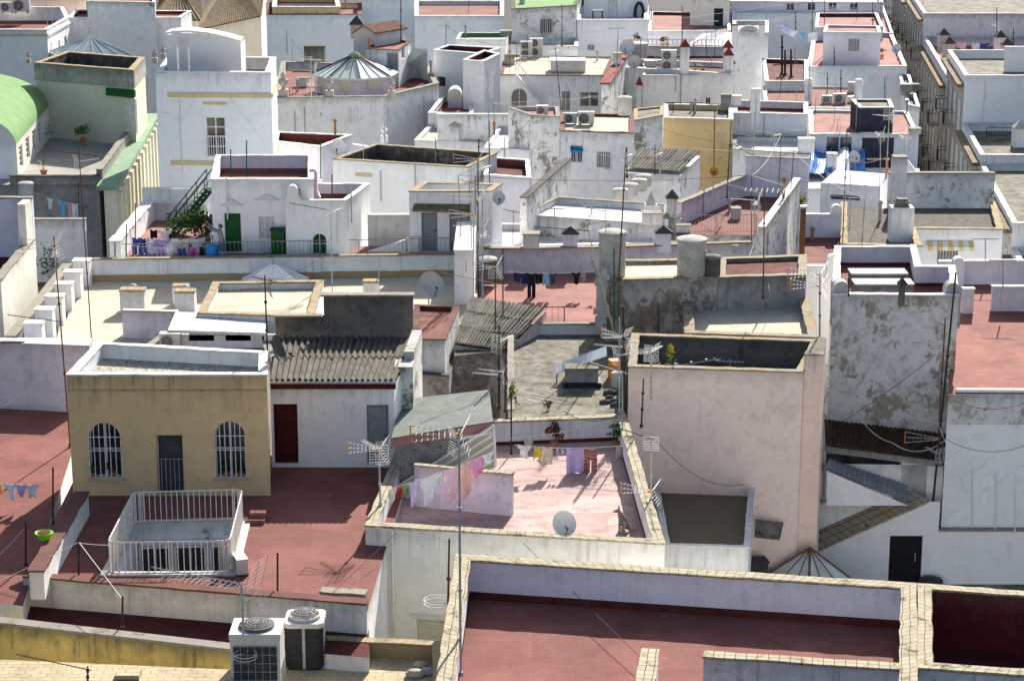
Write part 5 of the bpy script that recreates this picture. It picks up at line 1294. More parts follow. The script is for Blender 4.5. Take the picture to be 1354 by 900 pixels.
H['MHr']=house('house','weathered white house beside the pier carrying a round white tank',[(838.5,160),(876,153),(878,141),(838.5,145)],19.0,par=.05,th=.2,wall='white_mottled',floor='roof_concrete',cope='cope_tan',skirt=0)
chim=chimney('peeling square pier carrying a round white tank',825,196,15.6,148,1.0,1.0,'slab','white_mottled','cope_grey',capw=1.05)
H['CR']=house('house','white house under grey ribbed cement roof left of the yellow house',[(826,228),(900,232),(926,206),(846,202)],17.8,par=.02,th=.1,wall='white_worn',floor='roof_white',cope=None,open_=(0,1,2,3),skirt=0)
mb=MB();q=[P(826,221,18.0),P(899,226,18.0),P(927,200,18.5),P(847,196,18.5)];corrugated(mb,q[0],q[1],q[2],q[3],17,.05,.02,rows=2);mb.build('corrugated_roof',M['asbestos'],H['CR'].root)
H['YH']=house('yellow_house','faded yellow and orange house wall with dark moulding',[(878,156),(969,159),(969,140),(878,138)],18.0,par=.3,th=.25,wall='yellow_pale',floor='roof_concrete',cope='cope_white',skirt=0)
hy=H['YH'].Q[0].y;mb=MB();a,b=PY(898,183,hy-.05),PY(962,187,hy-.05);mb.obox((a+b)/2,(b-a)/2,(0,.045,0),(0,0,.13));mb.build('moulding',M['sheet_brown'],H['YH'].root)
H['BW']=house('house','pale blue house with piers right of the yellow house',[(969.5,150),(1068,152),(1068,136),(969.5,133)],18.0,par=.5,th=.25,wall='blue_white',inner='blue_white',floor='red_floor',cope='cope_white',skirt=.1)
H['BW2']=house('house','low pale house in front of the pale blue piers',[(969,198),(1070,205),(1068,182),(969,180)],16.6,par=.3,th=.22,wall='blue_white',floor='roof_white',cope='cope_grey',skirt=0)
mb=MB();hy=H['BW'].Q[0].y;a,b=PY(994,118,hy-.3),PY(1006,118,hy-.3);mb.prism([(a.x,hy-.3),(b.x,hy-.3),(b.x,hy+.25),(a.x,hy+.25)],8,a.z);mb.build('pier',M['white'],H['BW'].root)
# awning house
H['AW']=house('house','white house with pale metal awning over its dark recessed door',[(823,90),(857,92),(890,93),(969,99),(968,84),(826,78)],19.5,par=.35,th=.25,wall='white',inner='white_worn',floor='roof_dirty',cope='cope_white',skirt=0,
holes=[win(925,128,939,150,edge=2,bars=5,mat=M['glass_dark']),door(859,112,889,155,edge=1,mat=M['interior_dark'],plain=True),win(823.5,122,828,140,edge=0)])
hy=H['AW'].Q[1].y;mb=MB();a,b=PY(857,117,hy-1.2),PY(894,118,hy-1.2);c,d=PY(896,106,hy-.02),PY(860,105,hy-.02);corrugated(mb,a,b,c,d,12,.03,.02);mb.build('metal_awning',M['white_clean'],H['AW'].root)
H['AWu']=house('terrace_house','white terrace house with red floor and stacked roof unit behind the awning house',[(850,99),(969,100),(967,72),(850,68)],19.3,par=.1,th=.2,wall='white',floor='red_dark',cope=None,skirt=0)
ay=PY(900,80,P(900,74,19.3).y).y
freewall('parapet_wall','white stepped terrace wall with stained top behind the stacked roof unit',850,966,62,19,ay+.5,'white_worn','cope_grey',v2=64)
# stair wall with red coping
a,b=P(838,54,20.2),P(800,112,20.2)
sw=thing('stair_wall','white stair wall capped by a steep dark red coping','wall',(a+b)/2-UP*3)
mb=MB();mb.seg(b,a,.5,8,20.2);mb.build('body',M['white_mottled'],sw);mb=MB();mb.seg(b,a,.7,20.203,20.32);mb.build('coping',M['finial_red'],sw)
mb=MB();a2,b2=P(826,100,18.4),P(812,146,16.6);n_=Vector((.9,0,0));slabq(mb,b2-n_,b2+n_,a2+n_,a2-n_,.3);mb.build('red_steps',M['red_floor'],sw)
# white house with railed terrace
H['RLT']=house('house','white house with railed roof terrace and white box rooflight',[(660,100),(801,101),(812,76),(668,74)],18.3,par=.06,th=.25,wall='white',floor='tile_cream',cope='cope_red',skirt=0,
holes=[win(676,117,697,144,arch=True),door(743,121,754,147,mat=M['glass_dark']),win(767,122,791,141)])
H['MW']=house('house','tall mould-blotched white house with barred window below a green roof',[(676,13),(762,8),(775,-12),(676,-12)],21.5,par=.3,th=.3,wall='white_mottled',floor='green_paint',cope='cope_dark',skirt=0,holes=[win(714,25,731,46,bars=7,br=.02)])
H['WW']=house('house','white house with small vent window under a taller white wall',[(763,27),(857,27),(857,8),(763,8)],20.3,par=.4,th=.3,wall='white_clean',floor='roof_white',cope='cope_white',skirt=0,holes=[win(777,59,786,67,bars=4)])
H['WW2']=house('house','tall white wall house with dark barrel at the top centre',[(772,-4),(857,-4),(857,-20),(772,-20)],21.6,par=.3,th=.3,wall='white_clean',floor='roof_white',cope='cope_white',skirt=0,holes=[door(804,-2,816,25,mat=M['white'],zb=19.8)])
# top middle-right
H['PK']=house('house','pinkish white house with a dark teal door at the top',[(913,-3),(965,-2),(965,-20),(913,-20)],19.2,par=.2,th=.25,wall='pink_warm',floor='pink_floor',cope='cope_white',skirt=0,holes=[door(944,11,956,37,mat=M['door_teal'])])
for m_ in('wall',):H['PK'].wall.data.materials[0]=M['cream']
H['PKt']=house('terrace_house','house with pink flat roof terrace at the top right of centre',[(857,42),(966,41),(964,18),(860,16)],16.8,par=.25,th=.25,wall='lavender',inner='red_wall',floor='pink_floor',cope='cope_white',skirt=0)
H['AR']=house('house','white house with arched crest and flaking plaster patches',[(969,43),(1016,44),(1016,28),(969,28)],19.6,par=.3,th=.25,wall='white_worn',floor='roof_white',cope='cope_white',skirt=0)
hy=H['AR'].Q[0].y;a,b=PY(977,44,hy-.03),PY(1005,44,hy-.03);r=(b.x-a.x)/2;cx=(a.x+b.x)/2;mb=MB();pr=[(cx+r*math.cos(math.pi*i/12),a.z+.06+.62*r*math.sin(math.pi*i/12))for i in range(13)]
mb.face([(p[0],hy,p[1])for p in pr]);mb.face([(p[0],hy+.4,p[1])for p in reversed(pr)])
for i in range(12):p,q_=pr[i],pr[i+1];mb.quad((q_[0],hy,q_[1]),(p[0],hy,p[1]),(p[0],hy+.4,p[1]),(q_[0],hy+.4,q_[1]))
mb.build('arched_crest',M['white_mottled'],H['AR'].root)
H['GR']=house('glass_roof_house','house with long white glazed roof slope at the top right of centre',[(905,62),(968,62),(968,44),(930,44)],17.2,par=.02,th=.2,wall='white',floor='roof_white',cope=None,open_=(0,1,2,3),skirt=0)
q=[P(908,60,17.3),P(966,61,17.3),P(968,43,17.9),P(948,42,17.9)]
g_=thing('glazed_roof','long white ribbed roof glazing sloping beside the arched crest','skylight',(q[0]+q[1])/2);mb=MB();corrugated(mb,q[0],q[1],q[2],q[3],14,.05,.02);mb.build('sheet',M['white_clean'],g_)
# right: lavender rooms by the street
H['LR']=house('rooftop_house','lavender box house with one barred window near the street',[(1089,43),(1165,44),(1162,35),(1091,34)],19.4,par=.12,th=.25,wall='lavender',floor='pink_floor',cope='cope_white',skirt=0,holes=[win(1122,51,1136,68,bars=4,br=.02)])
H['LR2']=house('terrace_house','house with pink terrace strip beside the lavender box house',[(1068,89),(1199,88),(1180,45),(1075,44)],16.9,par=.25,th=.3,wall='white',inner='lavender',floor='pink_floor',cope='cope_white',skirt=.1)
H['LR0']=house('terrace_house','house with pink roof behind the lavender box house',[(1078,37),(1168,36),(1160,18),(1080,18)],17.8,par=.3,th=.25,wall='lavender',inner='red_wall',floor='pink_floor',cope='cope_white',skirt=0)
H['LRb']=house('house','long pale house row at the top right before the street',[(968,18),(1165,19),(1160,2),(968,1)],17.6,par=.5,th=.25,wall='blue_white',inner='lavender',floor='pink_floor',cope='cope_white',skirt=0)
H['LRc']=house('house','far lilac house row at the very top right',[(965,2),(1168,4),(1160,-14),(960,-14)],18.6,par=.4,th=.25,wall='lavender',floor='roof_white',cope='cope_white',skirt=0,holes=[win(1040+28*k,4,1050+28*k,14)for k in range(4)])
H['SL']=house('terrace_house','white house with sloped dark red roof patch left of the pale long wall',[(1012,108),(1068,108),(1068,80),(1008,78)],17.6,par=.25,th=.25,wall='white',inner='red_wall',floor='red_dark',cope='cope_white',skirt=0)
H['RP']=house('terrace_house','house with railed brick-red terrace and two dark roof units',[(1012,142),(1139,144),(1136,116),(1008,114)],17.0,par=.1,th=.25,wall='blue_white',floor='red_floor',cope='cope_white',skirt=0)
H['NV']=house('house','house with navy walled stair box and wide dark windows near the street',[(1070,178),(1215,178),(1200,148),(1070,146)],17.0,par=.12,th=.25,wall='blue_white',floor='pink_floor',cope='cope_white',skirt=0,
holes=[win(1093,181,1109,203,mat=M['glass_blue'],mull=0),win(1111,181,1126,203,mat=M['glass_blue'],mull=0),door(1140,182,1181,226,mat=M['navy'],fw=.05,plain=True)])
nb_=[P(1136,176,17.0),P(1181,176,17.0)];y_=nb_[0].y+.3;zt=PY(1160,143,y_).z
nv=[Vector((nb_[0].x,y_,zt)),Vector((nb_[1].x,y_,zt)),Vector((nb_[1].x+.4,y_+3.6,zt)),Vector((nb_[0].x,y_+3.6,zt))]
hN=house('stair_box','',nv,zt,par=.1,th=.2,base=16.9,wall='navy',floor='roof_concrete',cope='cope_white',skirt=0,world=True,parent=H['NV'].root)
H['NV2']=house('house','low white house with tarpaulin-covered roof below the dark windows',[(1035,250),(1215,252),(1215,224),(1035,222)],15.2,par=.3,th=.2,wall='blue_white',floor='roof_white',cope='cope_white',skirt=0)
# ---- across the street: row of facades
def sx(y):return 31+(y-139)*.115
def rowhouse(label,y0,y1,z,depth,wall,fac,floors=3,seed=0,par=.6,floor='roof_concrete',front_holes=(),cope='cope_white',balc=True):
    rr=random.Random(seed)
    q=[Vector((sx(y0)+.02,y0,z)),Vector((sx(y0)+depth,y0,z)),Vector((sx(y1)+depth,y1,z)),Vector((sx(y1)+.02,y1,z))]
    h=house('street_house',label,q,z,par=par,th=.28,wall=wall,floor=floor,cope=cope,skirt=0,world=True,holes=front_holes)
    a=q[3];b=q[0];e=(b-a);e.z=0;L=e.length;e.normalize();nr=Vector((e.y,-e.x,0))
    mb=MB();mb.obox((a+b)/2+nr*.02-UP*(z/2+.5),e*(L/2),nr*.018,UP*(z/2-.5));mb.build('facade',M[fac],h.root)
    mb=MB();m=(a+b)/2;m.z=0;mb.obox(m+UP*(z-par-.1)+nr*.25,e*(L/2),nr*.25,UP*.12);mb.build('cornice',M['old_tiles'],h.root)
    n=max(2,int(L/3.1))
    for f in range(floors):
        zz=z-par-2.6-3.4*f
        for k in range(n):
            c=Vector((a.x,a.y,0))+e*(L*(k+.5)/n)+nr*.06+UP*zz
            wb2=MB();wb2.obox(c,e*.55,nr*.03,UP*1.15);wo=wb2.build('window',M['glass_dark'],h.root)
            fb=MB()
            for s_ in(-.58,0,.58):fb.obox(c+nr*.04+e*s_,e*.05,nr*.03,UP*1.2)
            fb.obox(c+nr*.04+UP*1.18,e*.62,nr*.035,UP*.07);fb.obox(c+nr*.04+UP*.2,e*.55,nr*.03,UP*.04);fb.build('frame',M['frame_white'],wo)
            if balc and(k+f)%2==0:
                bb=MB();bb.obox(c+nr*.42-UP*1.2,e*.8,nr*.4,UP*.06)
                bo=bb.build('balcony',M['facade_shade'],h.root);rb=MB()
                for s_ in range(9):rb.tube(c+nr*.8+e*(-.78+.195*s_)-UP*1.14,c+nr*.8+e*(-.78+.195*s_)-UP*.2,.014,4)
                rb.tube(c+nr*.8-e*.8-UP*.2,c+nr*.8+e*.8-UP*.2,.025,5)
                for s_ in(-.78,.78):rb.tube(c+nr*.8+e*s_-UP*.2,c+nr*.05+e*s_-UP*.2,.025,5)
                rb.build('balcony_rail',M['rail_black'],bo)
    return h
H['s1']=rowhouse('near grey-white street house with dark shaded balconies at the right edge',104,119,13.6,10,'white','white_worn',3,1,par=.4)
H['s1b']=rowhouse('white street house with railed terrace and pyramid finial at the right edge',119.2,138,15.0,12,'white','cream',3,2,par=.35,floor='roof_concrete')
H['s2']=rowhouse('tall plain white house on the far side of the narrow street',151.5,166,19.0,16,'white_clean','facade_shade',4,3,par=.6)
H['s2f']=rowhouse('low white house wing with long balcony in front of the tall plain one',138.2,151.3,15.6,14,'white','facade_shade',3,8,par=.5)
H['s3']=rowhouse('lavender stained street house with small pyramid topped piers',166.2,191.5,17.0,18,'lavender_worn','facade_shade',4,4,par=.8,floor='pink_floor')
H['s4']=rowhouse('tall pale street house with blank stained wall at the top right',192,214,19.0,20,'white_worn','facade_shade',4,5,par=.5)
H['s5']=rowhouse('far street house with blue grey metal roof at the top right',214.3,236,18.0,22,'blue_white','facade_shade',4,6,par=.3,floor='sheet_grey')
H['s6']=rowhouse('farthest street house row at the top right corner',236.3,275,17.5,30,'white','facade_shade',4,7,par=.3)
freewall('parapet_wall','white parapet step rising behind the tall plain street house',1330,1400,63,19,158,'white_clean','cope_white')
# ---- left side of the same street, further up (only the roof edges show)
H['LS1']=house('house','white house closing the left side of the narrow street',[(1199.5,139),(1216,142),(1203,100),(1188,98)],16.2,par=.3,th=.2,wall='white_worn',floor='roof_concrete',cope='cope_white',skirt=0)
H['LS2']=house('house','slim house row running up the left side of the narrow street',[(1168,44),(1181,45),(1160,-14),(1148,-14)],17.0,par=.3,th=.2,wall='white_worn',floor='pink_floor',cope='cope_white',skirt=0)
# ---- top left
H['N1']=house('house','white house with red roof and ochre cornice at the top left corner',[(-30,40),(62,40),(91,24),(84,10),(-30,10)],20.5,par=1.2,th=.3,wall='white',inner='white',floor='red_floor',cope='cope_white',skirt=.1,bands=[(0,20.1,.16,.12,'ochre_trim'),(1,20.1,.16,.12,'white')],
holes=[win(66.5,58,69.5,74,edge=1),win(77,54,80,70,edge=1),door(85,49,89,68,edge=1,mat=M['door_dark'])])
for(vt,lb)in((19,''),):
    pass
H['N2']=house('house','long white house with dark red roof and iron wall ladder at the top left',[(90,24),(239,24),(253,15),(100,14)],20.0,par=.25,th=.28,wall='white',inner='red_wall',floor='red_floor',cope='cope_white',skirt=0,holes=[win(125,48,139,57,bars=6,bmat=M['rail_black'])])
hy=H['N2'].Q[0].y;ld=thing('wall_ladder','iron rung ladder climbing the long white wall','ladder',PY(176,66,hy-.1))
for u in(172,180):mb=MB();mb.tube(PY(u,67,hy-.1),PY(u,26,hy-.1),.03,5);mb.build('rail',M['frame_white'],ld)
mb=MB()
for k in range(8):mb.tube(PY(172,65-5*k,hy-.1),PY(180,65-5*k,hy-.1),.035,5)
mb.build('rungs',M['rail_grey'],ld)
H['N2b']=house('house','white walled house block at the very top left',[(115,2),(205,4),(205,-14),(115,-14)],21.5,par=.3,th=.2,wall='white_worn',floor='red_floor',cope='cope_white',skirt=0,holes=[win(199,-1,203,10)])
H['N0']=house('house','pinkish house front at the top left behind the roof units',[(-20,-2),(112,0),(112,-16),(-20,-16)],20.2,par=.3,th=.2,wall='pink_warm',floor='red_floor',cope='cope_white',skirt=0)
# tiled hip roofs
for i,(lb,pts,zz,ap)in enumerate((('old brown hip roof house left of the tiled gable at the top',[(206,26),(268,28),(262,-14),(214,-16)],17.5,2.2),('old brown tiled gable roof house at the top',[(262,40),(345,22),(352,-40),(285,-30)],17.5,3.2))):
    h=house('tiled_house',lb,pts,zz,par=.02,th=.1,wall='cream',floor='roof_concrete',cope=None,open_=(0,1,2,3),skirt=0)
    q=[Vector((p[0],p[1],zz+.02))for p in h.poly];c1=q[0].lerp(q[1],.5).lerp(q[3].lerp(q[2],.5),.3)+UP*ap;c2=q[0].lerp(q[1],.5).lerp(q[3].lerp(q[2],.5),.8)+UP*ap
    mb=MB()
    for A_,B_,C_,D_ in((q[0],q[1],c1,c1),(q[1],q[2],c2,c1),(q[2],q[3],c2,c2),(q[3],q[0],c1,c2)):
        n=max(8,int((B_-A_).length/.45))
        nr=(B_-A_).cross(C_-A_).normalized()
        for k in range(n):
            f0,f1=k/n,(k+1)/n;fm=(f0+f1)/2;a0,a1,am=A_.lerp(B_,f0),A_.lerp(B_,f1),A_.lerp(B_,fm)+nr*.12;d0,d1,dm=D_.lerp(C_,f0),D_.lerp(C_,f1),D_.lerp(C_,fm)+nr*.12
            mb.face([a0,am,dm,d0]);mb.face([am,a1,d1,dm])
    mb.build('tile_roof',M['old_tiles'],h.root)
# cream house with grey parapet and green quoins
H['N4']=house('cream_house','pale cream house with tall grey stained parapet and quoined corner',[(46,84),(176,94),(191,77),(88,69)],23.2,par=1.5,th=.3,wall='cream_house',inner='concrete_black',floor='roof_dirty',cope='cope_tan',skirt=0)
hy=H['N4'].Q[0].y
a,b=Vector((*H['N4'].poly[0],0)),Vector((*H['N4'].poly[1],0));e=(b-a).normalized();nr=Vector((e.y,-e.x,0));L=(b-a).length
zt,zb_=23.19,PY(110,106,hy).z
mb=MB();mb.obox((a+b)/2+nr*.03+UP*(zt+zb_)/2,e*(L/2+.03),nr*.028,UP*((zt-zb_)/2));mb.build('stained_parapet',M['concrete_pale'],H['N4'].root)
a2,b2=b,Vector((*H['N4'].poly[2],0));e2=(b2-a2).normalized();n2=Vector((e2.y,-e2.x,0));mb=MB();mb.obox((a2+b2)/2+n2*.03+UP*(zt+zb_)/2,e2*((b2-a2).length/2),n2*.028,UP*((zt-zb_)/2));mb.build('stained_parapet',M['concrete_pale'],H['N4'].root)
mb=MB();z1=PY(170,113,hy).z;mb.obox(b-e*.9+nr*.1+UP*z1,e*1.0,nr*.12,UP*.22);mb.build('green_cornice',M['door_green'],H['N4'].root)
for k in range(6):
    z1=PY(170,123+7.2*k,hy).z;mb=MB();w_=.75 if k%2 else .5
    mb.obox(b-e*(w_/2-.06)+nr*.06+UP*z1,e*(w_/2+.06),nr*.06,UP*.16);mb.obox(b+e2*(w_*.9)+n2*.06+UP*z1,e2*(w_*.9),n2*.06,UP*.16);mb.build('quoin',M['cream'],H['N4'].root)
mb=MB();c=PY(101,130,hy-.05);mb.lathe(c-UP*.1,[(.28,0),(.24,.12),(.1,.2)],10,sy=.4);mb.build('wall_lamp',M['metal_dark'],H['N4'].root)
mb=MB();c=PY(102,144,hy-.03);mb.obox(c,(.32,0,0),(0,.02,0),(0,0,.09));mb.build('plaque',M['panel_yellow'],H['N4'].root)
# barrel vault
va,vb=P(24,236,tz),P(68,180,tz);ax=(vb-va);ax.z=0;Lv=ax.length;ax.normalize();sd=Vector((ax.y,-ax.x,0))
zs=PY(24,191,va.y).z;r_=5.2;rise=PY(0,92,vb.y).z-zs
bv=thing('barrel_vault_house','cream house under a bright green barrel vault roof','house',va-sd*r_+ax*4)
prof=[(-r_+r_*math.cos(math.pi*i/24),rise*math.sin(math.pi*i/24))for i in range(25)]
mb=MB();P3=lambda s,zz,t:va+sd*s+ax*t+UP*(zs-va.z+zz)
for i in range(24):
    p,q_=prof[i],prof[i+1]
    for k in range(7):mb.quad(P3(p[0],p[1],Lv*k/7),P3(p[0],p[1],Lv*(k+1)/7),P3(q_[0],q_[1],Lv*(k+1)/7),P3(q_[0],q_[1],Lv*k/7))
mb.build('vault_roof',M['green_paint'],bv,smooth=True)
mb=MB();mb.face([P3(p[0],p[1]-.03,.02)for p in prof]);mb.quad(P3(-2*r_,0,.02)-UP*6,P3(0,0,.02)-UP*6,P3(0,-.001,.02),P3(-2*r_,-.001,.02));mb.build('gable_wall',M['blue_white'],bv)
mb=MB();hl=[]
for k in range(4):hl.append(hole_loop(.8+k*2.6,2.2+k*2.6,tz+.35,tz+1.55))
W=wall_face(mb,va,va+ax*Lv,tz-3,zs,hl,0,0,.15);mb.build('side_wall',M['cream'],bv)
for l in hl:fill_hole(bv,W,l,dict(kind='window',fw=.1,mull=1,trans=3,mat=M['glass_dark']),.15)
# top centre
H['C1']=house('house','long pale blue house wall at the top left of centre',[(352,20),(478,20),(478,5),(352,4)],20.4,par=.4,th=.3,wall='blue_white',inner='blue_white',floor='red_floor',cope='cope_red',skirt=0)
H['C2']=house('house','tallest pale blue wall house at the top centre',[(478.5,-3),(548,-3),(548,-18),(478.5,-18)],21.4,par=.3,th=.3,wall='blue_white',floor='roof_white',cope='cope_white',skirt=0)
H['C3']=house('house','pale blue house with red floored terrace and glazed roof at the top centre',[(548.5,22),(666,22),(666,2),(548.5,2)],20.4,par=.3,th=.3,wall='blue_white',floor='red_floor',cope='cope_white',skirt=0)
H['C0']=house('yellow_house','yellow painted terrace house at the very top left of centre',[(360,10),(450,10),(446,-6),(362,-6)],21.0,par=.9,th=.3,wall='yellow_pale',floor='red_floor',cope='cope_white',skirt=0)
# terrace with the octagonal lantern
H['N9']=house('terrace_house','weathered white house with urns and octagonal metal lantern roof',[(363,130),(510,128),(580,111),(566,88),(372,82)],18.4,par=.5,th=.35,wall='white_worn',floor='red_floor',cope='cope_grey',skirt=0)
oc=P(470,120,17.95);oc.y+=0
R8=(P(525,120,17.95).x-P(415,120,17.95).x)/2;rot=11
zd=PY(470,104,oc.y-R8*.9).z;za=PY(470,72,oc.y).z
lan=thing('octagonal_lantern','octagonal lantern with ribbed green grey metal roof behind the urns','skylight',oc)
ring=[oc+dirv(rot+45*k)*R8*.97 for k in range(8)];mb=MB();mb.prism([tuple(p[:2])for p in ring],17.4,zd);do=mb.build('drum',M['lavender_worn'],lan)
for k in range(8):
    p,q_=ring[k],ring[(k+1)%8];e=(q_-p).normalized();nr=Vector((e.y,-e.x,0));c=p.lerp(q_,.5)+nr*.02;mb=MB();mb.obox(Vector((c.x,c.y,(17.95+zd)/2+.1)),e*.45,nr*.03,UP*((zd-17.95)/2-.2));mb.build('shuttered_window',M['shutter_cream'],do)
mb=MB();ribs=MB();ro=[oc+dirv(rot+45*k)*R8*1.06+UP*(zd-oc.z+.02)for k in range(8)];ap=Vector((oc.x,oc.y,za))
for k in range(8):
    p,q_=ro[k],ro[(k+1)%8];mb.face([p,q_,ap]);mb.face([q_-UP*.12,p-UP*.12,oc+UP*(zd-oc.z+.01)]);mb.quad(p-UP*.12,q_-UP*.12,q_,p);ribs.tube(p+UP*.03,ap+UP*.03,.05,5)
    for j in(2,4):ribs.tube(p.lerp(q_,j/6)+UP*.03,ap+UP*.02,.02,4)
ro_=mb.build('metal_roof',M['sheet_pale'],lan);ribs.build('ribs',M['metal_dark'],ro_)
mb=MB();mb.lathe(ap-UP*.15,[(.5,0),(.35,.2),(.05,.35)],8);mb.build('cap',M['green_pale'],lan)
# dormer room, chimney house, glass lean-to
H['DR']=house('dormer_room','white stair room with red top and grey door behind the octagonal lantern',[(483,65),(527,67),(543,55),(505,53)],20.6,par=.1,th=.2,base=17.5,wall='white_worn',inner='red_wall',floor='pink_floor',cope='cope_red',skirt=0,cat='rooftop room',holes=[door(511,70,526,98,mat=M['door_grey']),win(531,64,535,76,edge=1)])
q=[PY(467,62,P(490,66,20.6).y+2.5)];yy=q[0].y
bh=thing('gable_hut','little white gabled hut with clay tile roof on the lantern house','rooftop room',q[0]);a,b,ap=PY(467,44,yy),PY(494,44,yy),PY(480,34,yy);a2,b2,ap2=a+Vector((2.2,3,0)),b+Vector((2.2,3,0)),ap+Vector((2.2,3,0))
mb=MB();mb.face([(a.x,yy,17),(b.x,yy,17),b,ap,a]);mb.quad((b.x,b.y,17),(b2.x,b2.y,17),b2,b);mb.build('wall',M['white_worn'],bh)
mb=MB();o_=UP*.06;slabq(mb,b+Vector((.15,-.1,-.02))+o_,b2+Vector((.15,0,-.02))+o_,ap2+o_,ap+Vector((0,-.1,0))+o_,.1);slabq(mb,ap+Vector((0,-.1,0))+o_,ap2+o_,a2+o_,a+Vector((-.1,-.1,0))+o_,.1);mb.build('tile_roof',M['clay_tiles'],bh)
chimney('small dark pinnacled chimney beside the little gabled hut',472,45,20.8,20,.9,.9,'pyramid','stone','finial_dark',caph=.7)
q=[P(530,92,18.6),P(551,91,18.6),P(565,66,20.2),P(546,65,20.2)];gl2=thing('glass_lean_to','sloping white glazed lean-to beside the grey stair-room door','skylight',(q[0]+q[1])/2);mb=MB();slabq(mb,*q,.1);mb.build('glass',M['sheet_pale'],gl2);mb=MB()
for k in range(6):mb.tube(q[0].lerp(q[1],k/5)+UP*.03,q[3].lerp(q[2],k/5)+UP*.03,.04,5)
for k in range(4):mb.tube(q[0].lerp(q[3],k/3)+UP*.03,q[1].lerp(q[2],k/3)+UP*.03,.04,5)
mb.build('glazing_bars',M['frame_white'],gl2);mb=MB();mb.face([(q[1].x,q[1].y,16),(q[2].x,q[2].y,16),q[2]-UP*.1,q[1]-UP*.1]);mb.face([(q[0].x,q[0].y,16),(q[1].x,q[1].y,16),q[1]-UP*.1,q[0]-UP*.1]);mb.build('wall',M['white'],gl2)
# boxes right of the lantern
H['X1']=house('box_house','white box house with deep red roof well right of the lantern',[(573,67),(640,72),(662,64),(592,60)],20.0,par=.5,th=.25,wall='white_clean',inner='red_wall',floor='red_dark',cope='cope_clean',skirt=0,holes=[win(577,101,589,116,mull=0)])
H['X2']=house('box_house','slim white box house with red top in front of the deep red well',[(612,80),(640,82),(661,72),(640,67)],20.2,par=.4,th=.22,wall='white_clean',inner='red_wall',floor='red_dark',cope='cope_clean',skirt=0)
H['X3']=house('terrace_house','white house with narrow red terrace holding a small domed hut',[(566,150),(625,150),(626,128),(584,128)],17.2,par=.5,th=.25,wall='white',inner='white',floor='red_floor',cope='cope_white',skirt=.15)
dh=thing('domed_hut','tiny round-topped white hut on the narrow red terrace','rooftop hut',P(602,146,16.7));a,b=PY(592,145,P(602,143,16.7).y),PY(611,145,P(602,143,16.7).y);r=(b.x-a.x)/2;cx=(a.x+b.x)/2;mb=MB();pr=[(cx+r,16.7),(cx+r,17.6)]+[(cx+r*math.cos(math.pi*i/10),17.6+r*math.sin(math.pi*i/10))for i in range(11)]+[(cx-r,16.7)]
mb.face([(p[0],a.y,p[1])for p in pr])
for i in range(len(pr)):p,q_=pr[i],pr[(i+1)%len(pr)];mb.quad((q_[0],a.y,q_[1]),(p[0],a.y,p[1]),(p[0],a.y+1.6,p[1]),(q_[0],a.y+1.6,q_[1]))
mb.build('body',M['cream'],dh)
freewall('party_wall','low stepped white wall with small piers left of the pinkish flat roof',578,702,152,17,139,'white_worn','cope_white',zb=8)
H['X4']=house('house','white house with tan sunlit roof strip below the stepped wall',[(548,186),(640,190),(610,160),(575,158)],16.4,par=.25,th=.25,wall='white',floor='tile_cream',cope='cope_white',skirt=0)
H['X5']=house('house','white house with pale terrace seen above the railed terrace',[(660,60),(764,62),(764,40),(662,40)],18.8,par=.3,th=.25,wall='white',floor='tile_cream',cope='cope_white',skirt=0)
H['X6']=house('house','small green floored roof house at the top centre',[(603,53),(668,53),(672,44),(608,44)],20.0,par=.25,th=.2,wall='white',inner='green_paint',floor='door_green',cope='cope_white',skirt=0)
# ================================================================== THINGS ON THE ROOFS
Z17=17.005
# --- light well railing with rounded corners
rc=[P(144,761,Z17),P(305,759,Z17),P(322,688,Z17),P(178,692,Z17)]
pts=[]
for i in range(4):
    p0,p1,p2=rc[i-1],rc[i],rc[(i+1)%4];d1=(p0-p1).normalized()*.32;d2=(p2-p1).normalized()*.32
    for k in range(6):
        t=k/5;pts.append(p1+d1*(1-t)**2+d2*t**2)
pts.append(pts[0])
rl=railing('white rusting balustrade with rounded corners around the light well on the red patio',pts,1.05,.17,'rail_white',br=.017,group=None,posts=1.3)
well=thing('light_well','sunken white light well with dark windows inside the rusting balustrade','light well',(WELL[0][0],WELL[0][1],12.5))
mb=MB();kb=MB()
for i in range(4):
    a,b=WELL[i],WELL[(i+1)%4];mb.face([(b[0],b[1],12.6),(a[0],a[1],12.6),(a[0],a[1],17.06),(b[0],b[1],17.06)],0,[(0,-4.4),(3,-4.4),(3,0),(0,0)])
    o1=offset_poly(WELL,[-.28]*4);kb.face([(o1[i][0],o1[i][1],17.07),(o1[(i+1)%4][0],o1[(i+1)%4][1],17.07),(b[0],b[1],17.07),(a[0],a[1],17.07)]);kb.face([(o1[i][0],o1[i][1],17.0),(o1[(i+1)%4][0],o1[(i+1)%4][1],17.0),(o1[(i+1)%4][0],o1[(i+1)%4][1],17.07),(o1[i][0],o1[i][1],17.07)])
mb.face([(p[0],p[1],12.6)for p in WELL]);mb.build('shaft',M['white_worn'],well);kb.build('kerb',M['cream'],well)
a,b=Vector((*WELL[3],0)),Vector((*WELL[2],0));e=(b-a).normalized();nr=Vector((e.y,-e.x,0));L=(b-a).length
for k in range(3):
    c=a+e*(L*(k+.5)/3)+nr*.03+UP*15.62;mb=MB();mb.obox(c,e*(L*.14),nr*.02,UP*.62);w_=mb.build('window',M['glass_dark'],well);mb=MB()
    for s_ in(-1,0,1):mb.obox(c+e*(L*.14*s_)+nr*.03,e*.035,nr*.02,UP*.66)
    mb.obox(c+nr*.03+UP*.64,e*(L*.15),nr*.022,UP*.04);mb.obox(c+nr*.03-UP*.64,e*(L*.15),nr*.022,UP*.04);mb.build('frame',M['frame_white'],w_)
